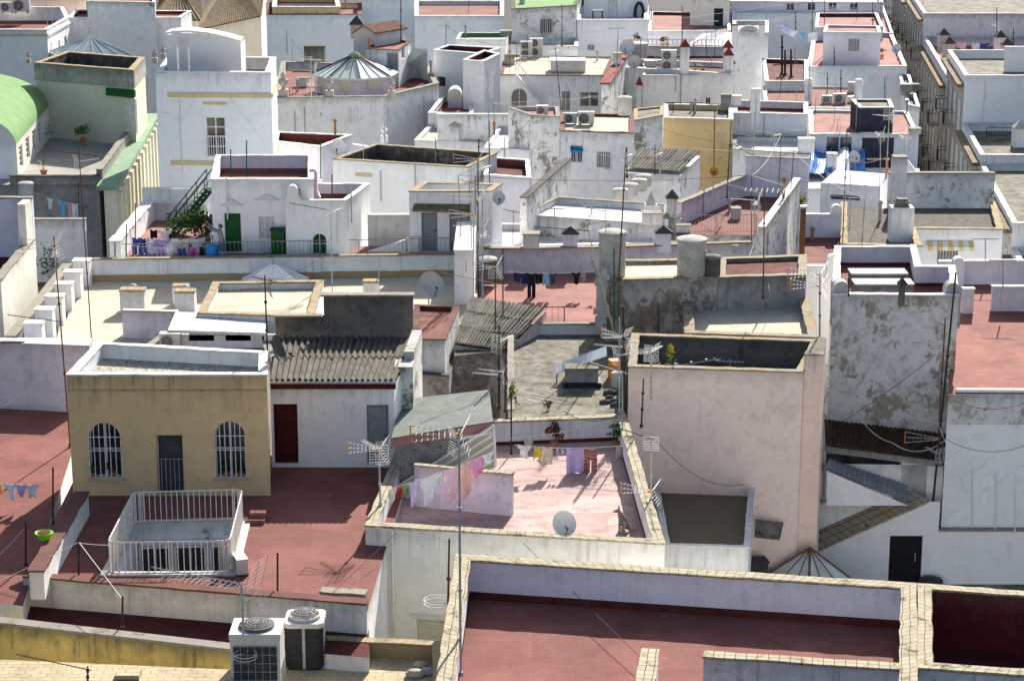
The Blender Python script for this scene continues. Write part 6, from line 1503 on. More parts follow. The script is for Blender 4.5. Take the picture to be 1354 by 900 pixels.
mb=MB();c=a+e*(L*.5)+nr*.12+UP*16.42;mb.obox(c,e*(L*.46),nr*.1,UP*.05);mb.build('ledge',M['white'],well)
# --- two condensers at the bottom
cz=15.9
q=P(343,925,cz);big=thing('condenser_unit','large square white condenser with wire fan cover at the bottom edge','condenser',q)
w_,d_,h_=1.32,1.1,PY(343,838,q.y-.55).z-cz
mb=MB();mb.box(q.x-w_/2,q.y-d_/2,cz+.05,q.x+w_/2,q.y+d_/2,cz+h_-.16);mb.build('casing',M['ac_white'],big)
mb=MB();mb.box(q.x-w_/2-.02,q.y-d_/2-.02,cz+h_-.158,q.x+w_/2+.02,q.y+d_/2+.02,cz+h_);mb.build('top_frame',M['ac_white'],big)
mb=MB();mb.box(q.x-w_/2+.08,q.y-d_/2-.012,cz+.12,q.x+w_/2-.08,q.y-d_/2-.002,cz+h_-.34);g_=mb.build('coil',M['ac_fan'],big)
mb=MB()
for k in range(7):x=q.x-w_/2+.08+(w_-.16)*k/6;mb.tube((x,q.y-d_/2-.03,cz+.12),(x,q.y-d_/2-.03,cz+h_-.34),.008,4)
for k in range(8):zz=cz+.12+(h_-.46)*k/7;mb.tube((q.x-w_/2+.08,q.y-d_/2-.03,zz),(q.x+w_/2-.08,q.y-d_/2-.03,zz),.008,4)
mb.build('wire_guard',M['tank_cement'],g_)
mb=MB()
for k in range(13):
    for j in range(2):
        mb.box(q.x+w_/2+.002,q.y-d_/2+.12+j*.46,cz+.15+.075*k,q.x+w_/2+.012,q.y-d_/2+.5+j*.46,cz+.185+.075*k)
mb.build('side_louvers',M['ac_fan'],big)
mb=MB();mb.lathe((q.x,q.y,cz+h_+.003),[(.46,0),(.47,.07),(.43,.08)],28);fo=mb.build('fan_opening',M['ac_fan'],big,smooth=True)
mb=MB()
for rr in(.1,.18,.26,.34,.42,.48):mb.path([(q.x+rr*math.cos(2*math.pi*i/24),q.y+rr*math.sin(2*math.pi*i/24),cz+h_+.13-.12*(rr/.48)**2+.03)for i in range(25)],.007,4)
for i in range(12):
    c_,s_=math.cos(math.pi*i/6),math.sin(math.pi*i/6);mb.path([(q.x+r*c_,q.y+r*s_,cz+h_+.16-.12*(r/.48)**2)for r in(.02,.2,.36,.48)],.007,4)
mb.build('fan_guard',M['tank_cement'],fo)
q=P(405,876,cz);sm=thing('condenser_unit','dark coiled round-cornered condenser right of the large white one','condenser',q)
h_=PY(405,822,q.y-.4).z-cz;a_=.52
ring=[]
for k in range(4):
    cx,cy=(a_-.16)*(1 if k in(0,3)else-1),(a_-.16)*(1 if k in(0,1)else-1)
    for j in range(5):t=math.pi/2*(k+j/4);ring.append((q.x+cx+.16*math.cos(t),q.y+cy+.16*math.sin(t)))
sc_=lambda f:[(q.x+(p[0]-q.x)*f,q.y+(p[1]-q.y)*f)for p in ring]
mb=MB();mb.prism(ring,cz+.06,cz+h_-.14);co=mb.build('coil',M['ac_fan'],sm)
mb=MB()
for k in range(14):zz=cz+.12+(h_-.3)*k/13;r3=[(p[0],p[1],zz)for p in sc_(1.03)];mb.path(r3+[r3[0]],.008,4)
for i in range(0,20,1):p=sc_(1.03)[i];mb.tube((p[0],p[1],cz+.1),(p[0],p[1],cz+h_-.14),.007,4)
mb.build('wire_guard',M['metal_dark'],co)
mb=MB();mb.box(q.x-.04,q.y-a_*1.06,cz+.06,q.x+.04,q.y-a_*1.03,cz+h_-.14);mb.build('front_strip',M['tank_cement'],sm)
mb=MB();mb.prism(sc_(1.05),cz+h_-.138,cz+h_);to=mb.build('top_frame',M['ac_white'],sm)
mb=MB();mb.lathe((q.x,q.y,cz+h_+.003),[(.44,0),(.44,.08),(.40,.09)],28);mb.build('fan_ring',M['ac_white'],to,smooth=True)
mb=MB();mb.lathe((q.x,q.y,cz+h_+.095),[(.39,0),(.39,.01)],28);mb.build('fan',M['ac_fan'],to)
mb=MB()
for rr in(.12,.22,.32,.41):mb.path([(q.x+rr*math.cos(2*math.pi*i/24),q.y+rr*math.sin(2*math.pi*i/24),cz+h_+.22-.1*(rr/.42)**2)for i in range(25)],.007,4)
for i in range(10):c_,s_=math.cos(math.pi*i/5),math.sin(math.pi*i/5);mb.path([(q.x+r*c_,q.y+r*s_,cz+h_+.23-.1*(r/.42)**2)for r in(.02,.2,.41)],.007,4)
mb.build('fan_guard',M['galv'],to)
mb=MB();mb.prism(sc_(.9),cz,cz+.058);mb.build('foot',M['metal_dark'],sm)
# --- air conditioners
ac('small white unit standing beside the balustrade corner on the red patio',318,757,Z17,'small',-70,sc=1.1)
ac('white unit lying on the low flat roof behind the beige house',226,461,18.0,'small',0,sc=1.35)
ac('left unit of the two at the top left corner',10,17,20.2,'single',0,sc=1.3);ac('taller right unit of the two at the top left corner',29,17,20.2,'single',0,sc=1.7)
ac('unit hung on the cream wall below the green vault',62,176,19.4,'small',80,sc=1.2)
ac('left stacked unit beside the mould-blotched wall',696,77,18.24,'double',0);ac('right stacked unit beside the mould-blotched wall',709,75,18.24,'double',0,sc=1.1)
ac('left white unit on the roof above the blue window blind',754,164,18.9,'single',0);ac('larger right white unit on the roof above the blue window blind',775,165,18.9,'single',0,sc=1.18)
ac('single unit on the edge of the pinkish flat roof',717,152,19.45,'small',0,sc=1.2)
ac('tall double unit on the red terrace above the metal awning',884,94,19.2,'double',0,sc=1.15)
ac('left dark unit on the railed brick-red terrace',1093,137,16.9,'single',8,sc=.85);ac('right dark unit on the railed brick-red terrace',1110,137,16.9,'single',8,sc=1.05);ac('small pale unit at the right post of the railed brick-red terrace',1125,136,16.9,'small',60)
# --- dishes
dish('big grey dish on the cream terrace above the small red roof',PY(569,378,P(569,404,17.5).y),.62,-62,34,post=.75)
dish('pale dish on the front parapet of the laundry terrace',PY(745,693,P(745,712,17.66).y),.40,-75,32,post=.3)
dish('white dish with ochre rim behind the sunken mould-black roof',PY(447,196,P(440,210,18.6).y+.3),.5,-95,30,'metal_light',post=.5)
dish('dark edged dish seen almost from the side at the left of the corrugated roof',PY(364,464,P(352,480,21.1).y+.2),.52,-8,22,'concrete',post=.6)
dish('small white dish on the right corner of the box house',PY(659,262,H['O3'].Q[1].y-.1),.34,-80,28,'metal_light',post=.3)
dish('orange dish above the lilac walls',PY(944,227,P(940,268,18.9).y-.2),.25,-90,28,'dish_orange',post=1.2)
dish('upper white dish beside the steep red coping',PY(830,64,152),.62,-110,30,'metal_light');dish('lower white dish beside the steep red coping',PY(839,83,150),.5,-100,30,'metal_light')
dish('small white dish on the pink terrace strip by the street',PY(1186,65,P(1186,88,16.9).y),.42,-120,30,'metal_light',post=.9);dish('white dish in front of the blue tarpaulin',PY(1129,208,P(1129,222,15.4).y),.42,-70,30,'metal_light',post=.5)
dish('white dish left of the blue tarpaulin',PY(1069,201,P(1069,222,15.4).y),.5,-150,25,'metal_light',post=.8);dish('tiny dish against the brown tile roofs',PY(284,22,205),.5,-100,30,'metal_light',post=.9);dish('little dish beside the far red roof',PY(1155,33,200),.5,-95,30,'metal_light',post=.8)
# --- tanks
ty=P(809,368,19.92);tank('tall stacked cement tank at the left end of the ruined roof',ty,.55,PY(809,312,ty.y-.5).z-ty.z)
ty=P(914,367,19.92);tank('wide cement tank in the middle of the ruined roof',ty,.60,PY(914,322,ty.y-.6).z-ty.z)
ty=P(942,368,19.92);tank('small dark ribbed tank beside the wide cement one',ty,.32,.85,'concrete','concrete_pale')
tank('white round tank on top of the peeling pier',P(826,152,19.8),.42,1.0,'cream','cream',rings=False)
tank('short cement tank behind the right lavender chimney',P(889,316,17.2),.45,1.0);tank('white round tank in front of the black stained parapet',PY(35,262,P(70,243,18.8).y-.9),.4,PY(35,244,P(70,243,18.8).y-.9).z-PY(35,262,P(70,243,18.8).y-.9).z,'white_worn','tank_cement');tank('pale cement tank on the terrace beside the red coping',P(842,78,19.3),.8,1.1,'tank_cement')
tank('dark tank beside the aerial cluster',P(645,372,17.5),.42,1.0,'concrete','tank_cement')
tank('round grey vent drum with iron rim in the court at the right',P(1230,780,9.31),.45,.35,'tank_cement','metal_dark',group=None,rings=False,cat='vent',name='vent_drum')
for k,(u,v)in enumerate(((820,262),(833,255),(845,249),(851,243))):
    tank(('nearest','second','third','farthest')[k]+' of four low drums in a row behind the white flat roof',P(u,v+3,18.2),.42,.5,'tank_cement',rings=False,group='low drums in a row')
# --- chimneys
chimney('squat white chimney with metal cowl, left one on the cream terrace',177,411,17.5,381,1.05,.6,'slab','white_worn','cope_tan',capw=1.05);chimney('squat white chimney with metal cowl, right one on the cream terrace',246,409,17.5,383,.85,.6,'slab','white','cope_tan',capw=1.05)
for u,v,lb in((177,392,'grey metal cowl on the left squat chimney of the cream terrace'),(246,393,'grey metal cowl on the right squat chimney of the cream terrace')):
    b=P(u,402,17.5);zz=PY(u,v,b.y).z;mb=MB();mb.lathe((b.x,b.y,zz),[(.11,0),(.11,.3),(.17,.34),(.17,.5),(.1,.56),(.02,.58)],12);o=mb.build('chimney_cowl',M['galv'],None,loc=(b.x,b.y,zz));tag(o,lb,'chimney cowl','metal cowls');o.data.polygons.foreach_set('use_smooth',[True]*len(o.data.polygons))
chimney('plain white pier behind the right squat chimney',240,400,17.5,376,.68,.5,'slab','white_clean','cope_tan',capw=1.06);chimney('plain white pier left of the big grey dish',491,394,17.5,370,.68,.5,'slab','white_clean','cope_tan',capw=1.06)
chimney('lavender chimney with dark pyramid cap, left one on the long parapet',754,326,qz,299,.68,.5,'pyramid','lavender','finial_dark');chimney('lavender chimney with dark pyramid cap, right one on the long parapet',877,324,qz,298,.68,.5,'pyramid','lavender','finial_dark')
chimney('tall white chimney with little glazed lantern behind the long parapet',860,305,17.3,252,.6,.6,'pyramid','white_clean','stone',capw=.8,caph=.7);chimney('stained cream chimney with dark pyramid cap beside the railed red terrace',888,296,18.0,250,.52,.52,'pyramid','white_mottled','finial_dark',caph=.45)
chimney('white square chimney rising before the peeling back wall',1186,280,18.0,206,.72,.7,'slab','white_worn','cope_grey',capw=1.02)
chimney('broad white chimney with louvered top on the dark gravel roof',1190,318,18.0,270,1.1,.9,'louver','white','concrete_pale',capw=.62)
chimney('thin grey flue with cone cap on the peeling wall top',1192,394,20.0,366,.22,.22,'pyramid','concrete','finial_dark',caph=.3,capw=1.7)
chimney('rusty flue pipe rising in front of the rounded gables',1059,366,18.0,272,.22,.22,'slab','rust','galv',capw=1.4)
chimney('white chimney with sloping cap right of the pinkish flat roof',690,170,17.6,152,.5,.5,'pyramid','white_worn','stone');chimney('small cream pier with pointed top near the domed hut',601,187,16.4,160,.6,.6,'pyramid','white_worn','stone',caph=.35)
chimney('slim white chimney on the far white block at the top left',167,16,20.0,2,.5,.5,'slab','concrete_pale','cope_grey');chimney('small blocky chimney at the rooftop edge of the pale long house',812,3,20.2,-4,.6,.6,'slab','white','terracotta')
for u,v,vt,lb in((845,150,101,'white pier with red cone cap left of the metal awning'),(905,98,51,'white pier with red cone cap above the dark red terrace'),(962,92,52,'farthest of the row of red cone caps'),(963,98,62,'middle of the row of red cone caps'),(964,156,73,'tall nearest pier of the row of red cone caps')):
    chimney(lb,u,v,{845:17.0,905:19.3,962:19.4,963:19.4,964:15.5}[u],vt,.62 if u!=845 else .4,.6,'pyramid','white','finial_red',capw=1.15,caph=.6,group='piers with red cone caps')
for u,v,vt,lb in((972,44,32,'left red topped stub on the arched crest house'),(1007,44,31,'right red topped stub on the arched crest house')):chimney(lb,u,v,19.6,vt,.45,.45,'slab','white','finial_red',capw=1.05,group='red topped stubs')
for u,v,vt,lb in((1247,66,37,'taller pyramid topped pier beside the narrow street'),(1254,76,48,'shorter pyramid topped pier beside the narrow street'),(1322,64,40,'pyramid topped pier on the far lavender parapet'),(1331,68,50,'low pyramid topped pier right of the far lavender parapet'),(1347,196,158,'white pyramid topped pier at the right edge')):
    chimney(lb,u,v,17.0 if u<1340 else 15.0,vt,.9,.9,'pyramid','stone' if u<1300 else 'white','finial_dark' if u<1340 else 'stone',capw=1.1,caph=.6)
chimney('stepped white post, left one of the railed brick-red terrace',1068,143,16.6,109,.5,.5,'louver','white','white_clean',capw=1.15);chimney('stepped white post, right one of the railed brick-red terrace',1134,144,16.6,110,.5,.5,'louver','white','white_clean',capw=1.15)
chimney('dark square water box on the red floored lantern house',417,88,17.9,60,1.6,1.2,'slab','concrete','roof_concrete' if False else 'cope_dark',capw=1.03)
for u,v,vt,lb in((375,128,95,'grey stone urn at the left of the lantern parapet'),(436,128,100,'grey stone urn in front of the octagonal lantern'),(518,127,103,'grey stone urn at the angle of the lantern parapet'),(205,82,64,'grey stone urn beside the white tower'),(216,76,60,'taller grey stone urn beside the white tower'),(38,82,68,'small grey urn left of the grey stained parapet'),(508,186,163,'white urn on a pedestal left of the sunken black roof')):
    urn(lb,u,v,18.4 if v>100 else 19.5,vt,'stone' if u!=508 else 'white')
# --- skylights
c=P(362,380,17.5);pyramid_skylight('pale blue pyramid rooflight behind the raised tiled box',c,3.0,1.8,PY(363,350,c.y).z-17.72,0,.2,4,.05,base='white',glass='tarp_white')
c=P(1070,770,9.31);cc=PY(1070,745,73.2);pyramid_skylight('weathered glass pyramid with rusty frame in the right-hand court',Vector((cc.x,73.2,9.6)),4.2,4.2,PY(1070,724,73.2).z-10.3,38,.7,3,0,glass='glass_pane',frame='rust',base='concrete_pale')
c=P(121,75,18.5);pyramid_skylight('large white framed glass pyramid behind the grey stained parapet',c,5.5,5.5,PY(121,50,c.y).z-18.6,25,.2,5,0)
q=H['G'].zf
for lb,u0,u1,v0,v1,v2 in(('rear white box rooflight with mossy lid on the lavender terrace',1126,1199,371,360,376),('front white box rooflight on the lavender terrace',1131,1207,384,373,390)):
    a,b=P(u0,v2,q),P(u1,v2,q);y_=a.y;boxthing('rooflight',lb,'skylight',((a.x+b.x)/2,y_+.45,q),b.x-a.x,.9,.42,'concrete_pale',0,'cope_white','white box rooflights')
cb=H['C'].zf
q=P(770,512,cb);sk=thing('rooflight_box','old box rooflight with dark green base and a tilted white sheet on the concrete roof','skylight',q)
mb=MB();mb.box(q.x-.72,q.y-.1,cb+.02,q.x+.72,q.y+.75,cb+.2);mb.build('base',M['door_teal'],sk);mb=MB();mb.box(q.x-.65,q.y-.02,cb+.203,q.x+.6,q.y+.7,cb+.72);mb.build('body',M['concrete_pale'],sk);mb=MB();mb.box(q.x-.67,q.y-.05,cb+.723,q.x+.62,q.y+.73,cb+.76);mb.build('lid',M['roof_concrete'],sk)
a,b=PY(735,487,q.y+.85),PY(802,463,q.y+1.0);sh2=thing('metal_sheet','bright white metal sheet propped over the old box rooflight','sheet',a);mb=MB();slabq(mb,a+Vector((0,-.3,-.12)),b+Vector((0,-.3,-.12)),b+Vector((0,.25,.1)),a+Vector((0,.25,.1)),.03);mb.build('sheet',M['white_clean'],sh2);mb=MB();mb.box(a.x,q.y+.6,cb,a.x+.06,q.y+.66,a.z-.1);mb.build('prop',M['galv'],sh2)
boxthing('plastic_bucket','yellow crate beside the old box rooflight','crate',P(812,500,cb),.4,.4,.75,'orange_plastic',12);mb=MB();tank('pale plastic bucket beside the yellow crate',P(817,511,cb),.25,.45,'cream','cream',group=None,rings=False,cat='bucket',name='bucket')
c=P(751,93,18.3);boxthing('rooflight','white box rooflight on the terrace of arched window house','skylight',c,2.6,1.8,.8,'cream',0,'white_clean','white box rooflights')
# --- tarpaulin
tp=thing('tarpaulin','crumpled blue and white tarpaulin over the low roof by the street','tarpaulin',P(1090,224,15.0))
def sheet(name,mat,u0,u1,va,vb,z0,hmax,seed):
    r=random.Random(seed);mb=MB();n,m=10,6;g=[]
    a,b,c,d=P(u0,vb,z0),P(u1,vb,z0),P(u1-3,va,z0),P(u0+3,va,z0)
    for i in range(n+1):
        g.append([a.lerp(b,i/n).lerp(d.lerp(c,i/n),j/m)+UP*(hmax*(math.sin(math.pi*j/m)**.6 if 0<j<m else 0)*(.7+.3*math.sin(i*.45+seed))+r.uniform(0,.12))for j in range(m+1)])
    for i in range(n):
        for j in range(m):mb.face([g[i][j],g[i+1][j],g[i+1][j+1],g[i][j+1]])
    mb.build(name,M[mat],tp)
sheet('white_sheet','tarp_white',1038,1076,200,226,15.2,.6,1);sheet('blue_sheet','tarp_blue',1068,1101,197,230,15.3,1.0,2);sheet('blue_sheet','tarp_blue',1119,1144,202,228,15.3,.8,3);sheet('white_sheet','tarp_white',1097,1123,200,226,15.4,.8,4)
chimney('small white pier standing in front of the tarpaulin',1099,228,15.2,202,.65,.6,'slab','white','cope_white',capw=1.05)
# --- railings
a,b=P(155,343,18.2),P(600,334.5,18.2);railing('long thin grey railing above the white back parapet of the cream terrace',[a,b],.72,.2,'rail_grey',group='metal railings')
a,b=P(893,309,17.8),P(1000,309,17.8);railing('thin pale railing along the red terrace between the lilac walls',[a,b],.95,.16,'rail_grey')
a,b=P(690,430,17.3),P(746,430,17.3);railing('low rusty railing on the pink red terrace with dark washing',[a,b],.8,.25,'rust')
a,b=P(688,88,18.36),P(806,93,18.36);railing('white railing around the terrace with the white box rooflight',[a,b],.85,.2,'frame_white')
a,b=P(1014,139,16.96),P(1131,140,16.96);railing('grey railing along the brick-red terrace with dark units',[a,b],1.35,.2,'galv')
a,b=P(866,92,19.3),P(898,93,19.3);railing('short pale railing before the tall double unit',[a,b],.9,.2,'galv')
a,b=P(850,62,19.0),P(960,63,19.0);railing('dotted pale railing on the stepped terrace wall',[PY(846,61,ay+.6),PY(955,62,ay+.6)],.5,.3,'stone',br=.03)
a,b=P(1304,187,15.0),P(1341,188,15.0);railing('black railing on the white street house at the right edge',[a,b],1.0,.17,'rail_black')
a,b=P(350,131,18.4),P(420,126,18.4);railing('low red brown railing between the stone urns',[P(383,127,18.4),P(425,127,18.4)],.6,.2,'finial_red')
a,b=P(580,129,17.2),P(604,129,17.2);railing('dark railing behind the domed hut',[a,b],.8,.2,'rail_grey')
a,b=P(1150,60,17.0),P(1200,60,17.0)
a,b=P(70,180,tz),P(84,176,tz);railing('dark green picket fence on the grey tiled terrace',[a,b],1.0,.22,'door_teal',br=.05,group=None,cat='fence',name='picket_fence')
# bannister on the street edge near NV house
railing('white bannister by the street end of the navy walled house',[P(1195,226,15.2),P(1214,252,15.2)],1.0,.3,'frame_white',br=.02)
# --- green outdoor stair
sa,sb_=PY(226,318,P(226,312,18.2).y),PY(278,244,P(278,292,18.2).y)
sa=P(226,312,18.2);sb_=PY(279,246,sa.y+2.5);st=thing('metal_stair','green metal stair rising behind the washing to the white house','stair',sa);mb=MB();nn=Vector((.25,.7,0)).normalized()*.4
for s_ in(-1,1):slabq(mb,sa+nn*s_-nn*.08,sa+nn*s_+nn*.08,sb_+nn*s_+nn*.08,sb_+nn*s_-nn*.08,.22)
mb.build('stringers',M['pole_green'],st);mb=MB()
for k in range(12):c=sa.lerp(sb_,(k+.5)/12);mb.obox(c,nn,Vector((.14,0,0)),UP*.02)
mb.build('treads',M['pole_green'],st);mb=MB()
for s_ in(-1,1):
    mb.tube(sa+nn*s_+UP*.9,sb_+nn*s_+UP*.9,.03,5);mb.tube(sa+nn*s_+UP*.5,sb_+nn*s_+UP*.5,.02,5)
    for k in range(5):c=sa.lerp(sb_,k/4)+nn*s_;mb.tube(c,c+UP*.9,.025,5)
mb.build('handrails',M['pole_green'],st)
# white stair on arched window house
sa,sb_=PY(719,141,H['RLT'].Q[0].y-1.2),PY(681,96,H['RLT'].Q[0].y-1.2);st=thing('outdoor_stair','thin white outdoor stair in front of the arched window','stair',sa);mb=MB();slabq(mb,sa,sa+Vector((.0,.8,0)),sb_+Vector((0,.8,0)),sb_,.25);mb.build('flight',M['white'],st);mb=MB()
for o_ in(0,):
    mb.tube(sa+UP*.9,sb_+UP*.9,.035,5)
    for k in range(9):c=sa.lerp(sb_,k/8);mb.tube(c,c+UP*.9,.025,4)
mb.build('handrail',M['frame_white'],st)

# --- clothesline posts and washing
POSTS={}
for key,u,vb,z,vt,lb,mt in(
('o1',152,345,18.2,322,'short green post at the left front of the pink washing terrace','pole_green'),('o2',167,343,18.2,298,'tall green post left of the hanging blue trousers','pole_green'),
('o3',179,325,18.2,270,'slender green post on the side parapet of the pink washing terrace','pole_green'),('o4',281,341,18.2,312,'green post beside the person at the washing','pole_green'),('o5',266,312,18.2,285,'green post among the terrace plants','pole_green'),
('p1',305,236,H['O1'].zf,199,'shorter left green post on the house with the green door','pole_green'),('p2',326,236,H['O1'].zf,187,'taller left green post on the house with the green door','pole_green'),('p3',424,236,H['O1'].zf,190,'green post behind the rounded gable','pole_green'),('p4',439,264,H['O2'].zf,232,'green post on the rounded gable roof','pole_green'),('p5',425,338,18.2,316,'little green post under the green arched window','pole_green'),
('r1',104,793,16.4,712,'dark green post at the front parapet of the red patio','pole_dark'),('r2',162,829,16.98,790,'short olive post on the stained yellow wall','pole_dark'),('r3',34,746,Z17,692,'dark post left of the green basin','pole_dark'),('r4',70,692,Z17,620,'dark post behind the green basin','pole_dark'),('r5',367,813,16.4,733,'dark post between the condensers and the red patio','pole_dark'),
('b1',823,600,zB,500,'pale green post at the right back corner of the laundry terrace','green_pale'),('b0',676,600,zB,520,'thin post at the left back of the laundry terrace','pole_dark'),
('q1',665,445,17.4,330,'tall green pole by the aerial cluster','pole_green'),('e1',812,440,18.0,330,'tall green pole beside the ruined wall','pole_green'),('e2',818,445,18.0,380,'shorter green pole beside the ruined wall','pole_green'),
('k1',1285,700,zr,622,'left thin white rod on the court wall','frame_white'),('k2',1316,702,zr,629,'middle thin white rod on the court wall','frame_white'),('k3',1342,704,zr,629,'right thin white rod on the court wall','frame_white'),('n5',501,393,17.5,338,'galvanised pole beside the plain white pier','galv')):
    POSTS[key]=bare_pole(lb,u,vb,z,vt,mt,.028)
T_=lambda k:POSTS[k][1]
# T-shaped line posts on the right
for lb,u,vb,z,vt in(('T-shaped line post behind the awning wall',1155,373,17.0,318),('left T-shaped line post on the brick-red terrace edge',1243,386,17.0,343)):
    pass
for i,(lb,u,vb,z,vt,w)in enumerate((('tall T-shaped line post in front of the yellow awning house',1303,373,17.0,316,1.0),('T-shaped line post standing on the right lavender low wall',1326,380,18.2,344,1.0),('T-shaped line post left of the striped awning',1240,352,18.0,318,.9),('white T-shaped post on the pale blue flat roof',733,314,17.2,276,.8),('left white T-shaped post on the pale blue flat roof',697,311,17.2,274,.8),('right white T-shaped post on the pale blue flat roof',782,309,17.2,272,.8),('left dark T-shaped post before the barred window',917,156,17.4,136,1.0),('right dark T-shaped post before the barred window',950,157,17.4,138,1.0),('dark T-shaped post left of the barred window',890,155,17.4,136,1.0))):
    b=P(u,vb,z);t=PY(u,vt,b.y);r_=thing('line_post',lb,'line post',b,'T-shaped line posts');mt='galv' if i<6 else 'pole_dark'
    mb=MB();mb.tube(b,t,.03,6);mb.build('post',M[mt],r_);mb=MB();mb.tube(t-Vector((w*.6,0,0)),t+Vector((w*.6,0,0)),.028,5);mb.build('crossbar',M[mt],r_)
wash_y=P(230,338,18.2).y
l0,l1=PY(166,313,wash_y+.3),PY(283,313,wash_y+.8)
washing('rear clothesline of the pink washing terrace',l0,l1,[
(.13,'trousers','cloth_blue',.55,1.05,'hanging_trousers','royal blue trousers hanging at the left end of the line'),(.20,'shirt','cloth_navy',.5,.5,'hanging_shirt','dark navy shirt next to the blue trousers'),
(.285,'towel','cloth_white',.5,.9,'hanging_towel','white towel beside the dark navy shirt'),(.40,'towel','cloth_purple',.95,.75,'hanging_towel','wide purple towel in the middle of the washing'),(.50,'shirt','cloth_white',.75,.95,'hanging_shirt','white shirt right of the purple towel'),
(.62,'towel','cloth_cream',.8,.75,'hanging_towel','cream towel right of the white shirt'),(.71,'sock','cloth_black',.22,.6,'hanging_sock','dark narrow garment between cream and white towels'),(.80,'shirt','cloth_white',.8,.8,'hanging_shirt','bright white top at the right of the washing line')])
l0,l1=PY(176,325,wash_y-.3),PY(290,324,wash_y-.3)
washing('front clothesline of the pink washing terrace',l0,l1,[
(.13,'trousers','cloth_blue',.4,.7,'hanging_trousers','short blue trousers low at the left of the front line'),(.3,'shorts','cloth_purple',.35,.45,'hanging_shorts','small purple shorts on the front line'),(.42,'shirt','cloth_white',.55,.6,'hanging_shirt','small white shirt on the front line'),
(.56,'shorts','cloth_blue',.45,.6,'hanging_shorts','blue shorts left of the magenta top'),(.69,'dress','cloth_magenta',.55,.55,'hanging_blouse','magenta pink top on the front line'),(.82,'shorts','cloth_black',.5,.55,'hanging_shorts','black shorts right of the magenta top'),(.95,'shirt','cloth_red',.3,.5,'hanging_shirt','small red and white top near the person')])
l0,l1=PY(150,308,wash_y+6),PY(230,318,wash_y+6);washing('back short clothesline behind the purple towel',PY(195,303,wash_y+3),PY(262,300,wash_y+3),[(.33,'shirt','cloth_white',.7,.5,'hanging_shirt','white shirt on the short back line'),(.12,'towel','cloth_black',.35,.4,'hanging_cloth','dark cloth on the short back line')])
qy=P(730,372,17.3).y-3
washing('clothesline of dark washing across the pink red terrace',PY(668,359,qy),PY(797,357,qy),[
(.16,'trousers','cloth_navy',.75,.45,'hanging_shorts','wide navy garment at the left of the dark washing'),(.27,'trousers','cloth_black',.42,1.5,'hanging_trousers','long black trousers hanging lowest in the dark washing'),(.345,'shorts','cloth_black',.32,.45,'hanging_shorts','short black shorts beside the sky blue top'),
(.42,'dress','cloth_sky',.35,.55,'hanging_blouse','sky blue top among the dark washing'),(.49,'shirt','cloth_denim',.36,.5,'hanging_shirt','grey blue shirt right of the sky blue top'),(.73,'shirt','cloth_black',.42,.5,'hanging_shirt','left of two black tops on the right half of the line'),(.80,'dress','cloth_grey',.35,.45,'hanging_blouse','dark grey top beside the black one on the right half'),(.96,'shirt','cloth_black',.3,.3,'hanging_shirt','small black cloth at the far right end of the line')])
by=P(600,690,zB).y
washing('clothesline of pink washing before the felt-roofed shed',PY(514,647,by-.2),PY(653,596,by+.3),[
(.04,'shirt','cloth_cream',.3,.42,'hanging_shirt','spotted cream top at the left end of the pink washing'),(.10,'towel','cloth_red',.14,.36,'hanging_cloth','narrow red cloth near the left end of the pink washing'),(.16,'shorts','cloth_green',.22,.3,'hanging_shorts','little green shorts on the pink washing line'),(.235,'shirt','cloth_lilac',.42,.75,'hanging_shirt','lilac top hanging long on the left of the line'),
(.375,'shirt','cloth_white',.62,.85,'hanging_shirt','white long sleeved shirt in the middle of the pink washing'),(.465,'shorts','cloth_white',.34,.4,'hanging_shorts','white printed shorts right of the white shirt'),(.595,'towel','cloth_palepink',.48,1.1,'hanging_towel','long pale pink towel left of the aerial pole'),(.725,'towel','cloth_orange',.42,1.15,'hanging_towel','pink orange patterned towel right of the aerial pole'),(.84,'towel','cloth_pink',.4,.6,'hanging_towel','short rose pink towel near the right end'),(.94,'shirt','cloth_white',.35,.35,'hanging_shirt','white garment at the top right end of the pink washing')],sag=.06)
r0,r1=PY(680,588,by+4.6),PY(822,589,by+5.2)
washing('clothesline across the pale pink laundry terrace',r0,r1,[
(.09,'shirt','cloth_white',.46,.42,'hanging_shirt','white top at the left of the terrace line'),(.215,'dress','cloth_yellow',.34,.42,'hanging_blouse','white top with yellow print on the terrace line'),(.305,'towel','cloth_cream',.38,.6,'hanging_towel','cream towel with yellow hem on the terrace line'),(.40,'sock','cloth_lilac',.14,.25,'hanging_sock','left lilac sock on the terrace line'),(.445,'sock','cloth_white',.12,.22,'hanging_sock','right white sock on the terrace line'),
(.565,'towel','cloth_lilac',.62,.95,'hanging_towel','large lilac towel beside the striped trousers'),(.71,'trousers','cloth_striped',.55,1.15,'hanging_trousers','striped multicoloured trousers on the terrace line')],sag=.1)
cable('pale green line from terrace corner post to the left',T_('b1')-UP*1.5,PY(672,580,T_('b1').y-2),.1,.01,'green_pale');cable('pale green line running down from the terrace corner post',T_('b1')-UP*2.0,P(866,700,17.7),.0,.012,'green_pale');cable('pale green line from the corner post to the concrete roof',T_('b1')-UP*1.9,PY(690,525,T_('b1').y+1),.15,.01,'green_pale')
ly=P(25,672,Z17).y
washing('clothesline at the left edge over the red roof',PY(-20,637,ly),PY(60,641,ly),[(.22,'dress','cloth_yellow',.25,.3,'hanging_cloth','yellow cloth cut by the left edge of the photo'),(.42,'shirt','cloth_white',.42,.5,'hanging_shirt','left white shirt above the red roof at the left edge'),(.6,'pants','cloth_lilac',.36,.45,'hanging_shirt','pale lilac vest in the middle of the left edge washing'),(.78,'shirt','cloth_white',.42,.45,'hanging_shirt','right white patterned shirt of the left edge washing')],sag=.02)
gy_=P(70,244,tz).y-1.2
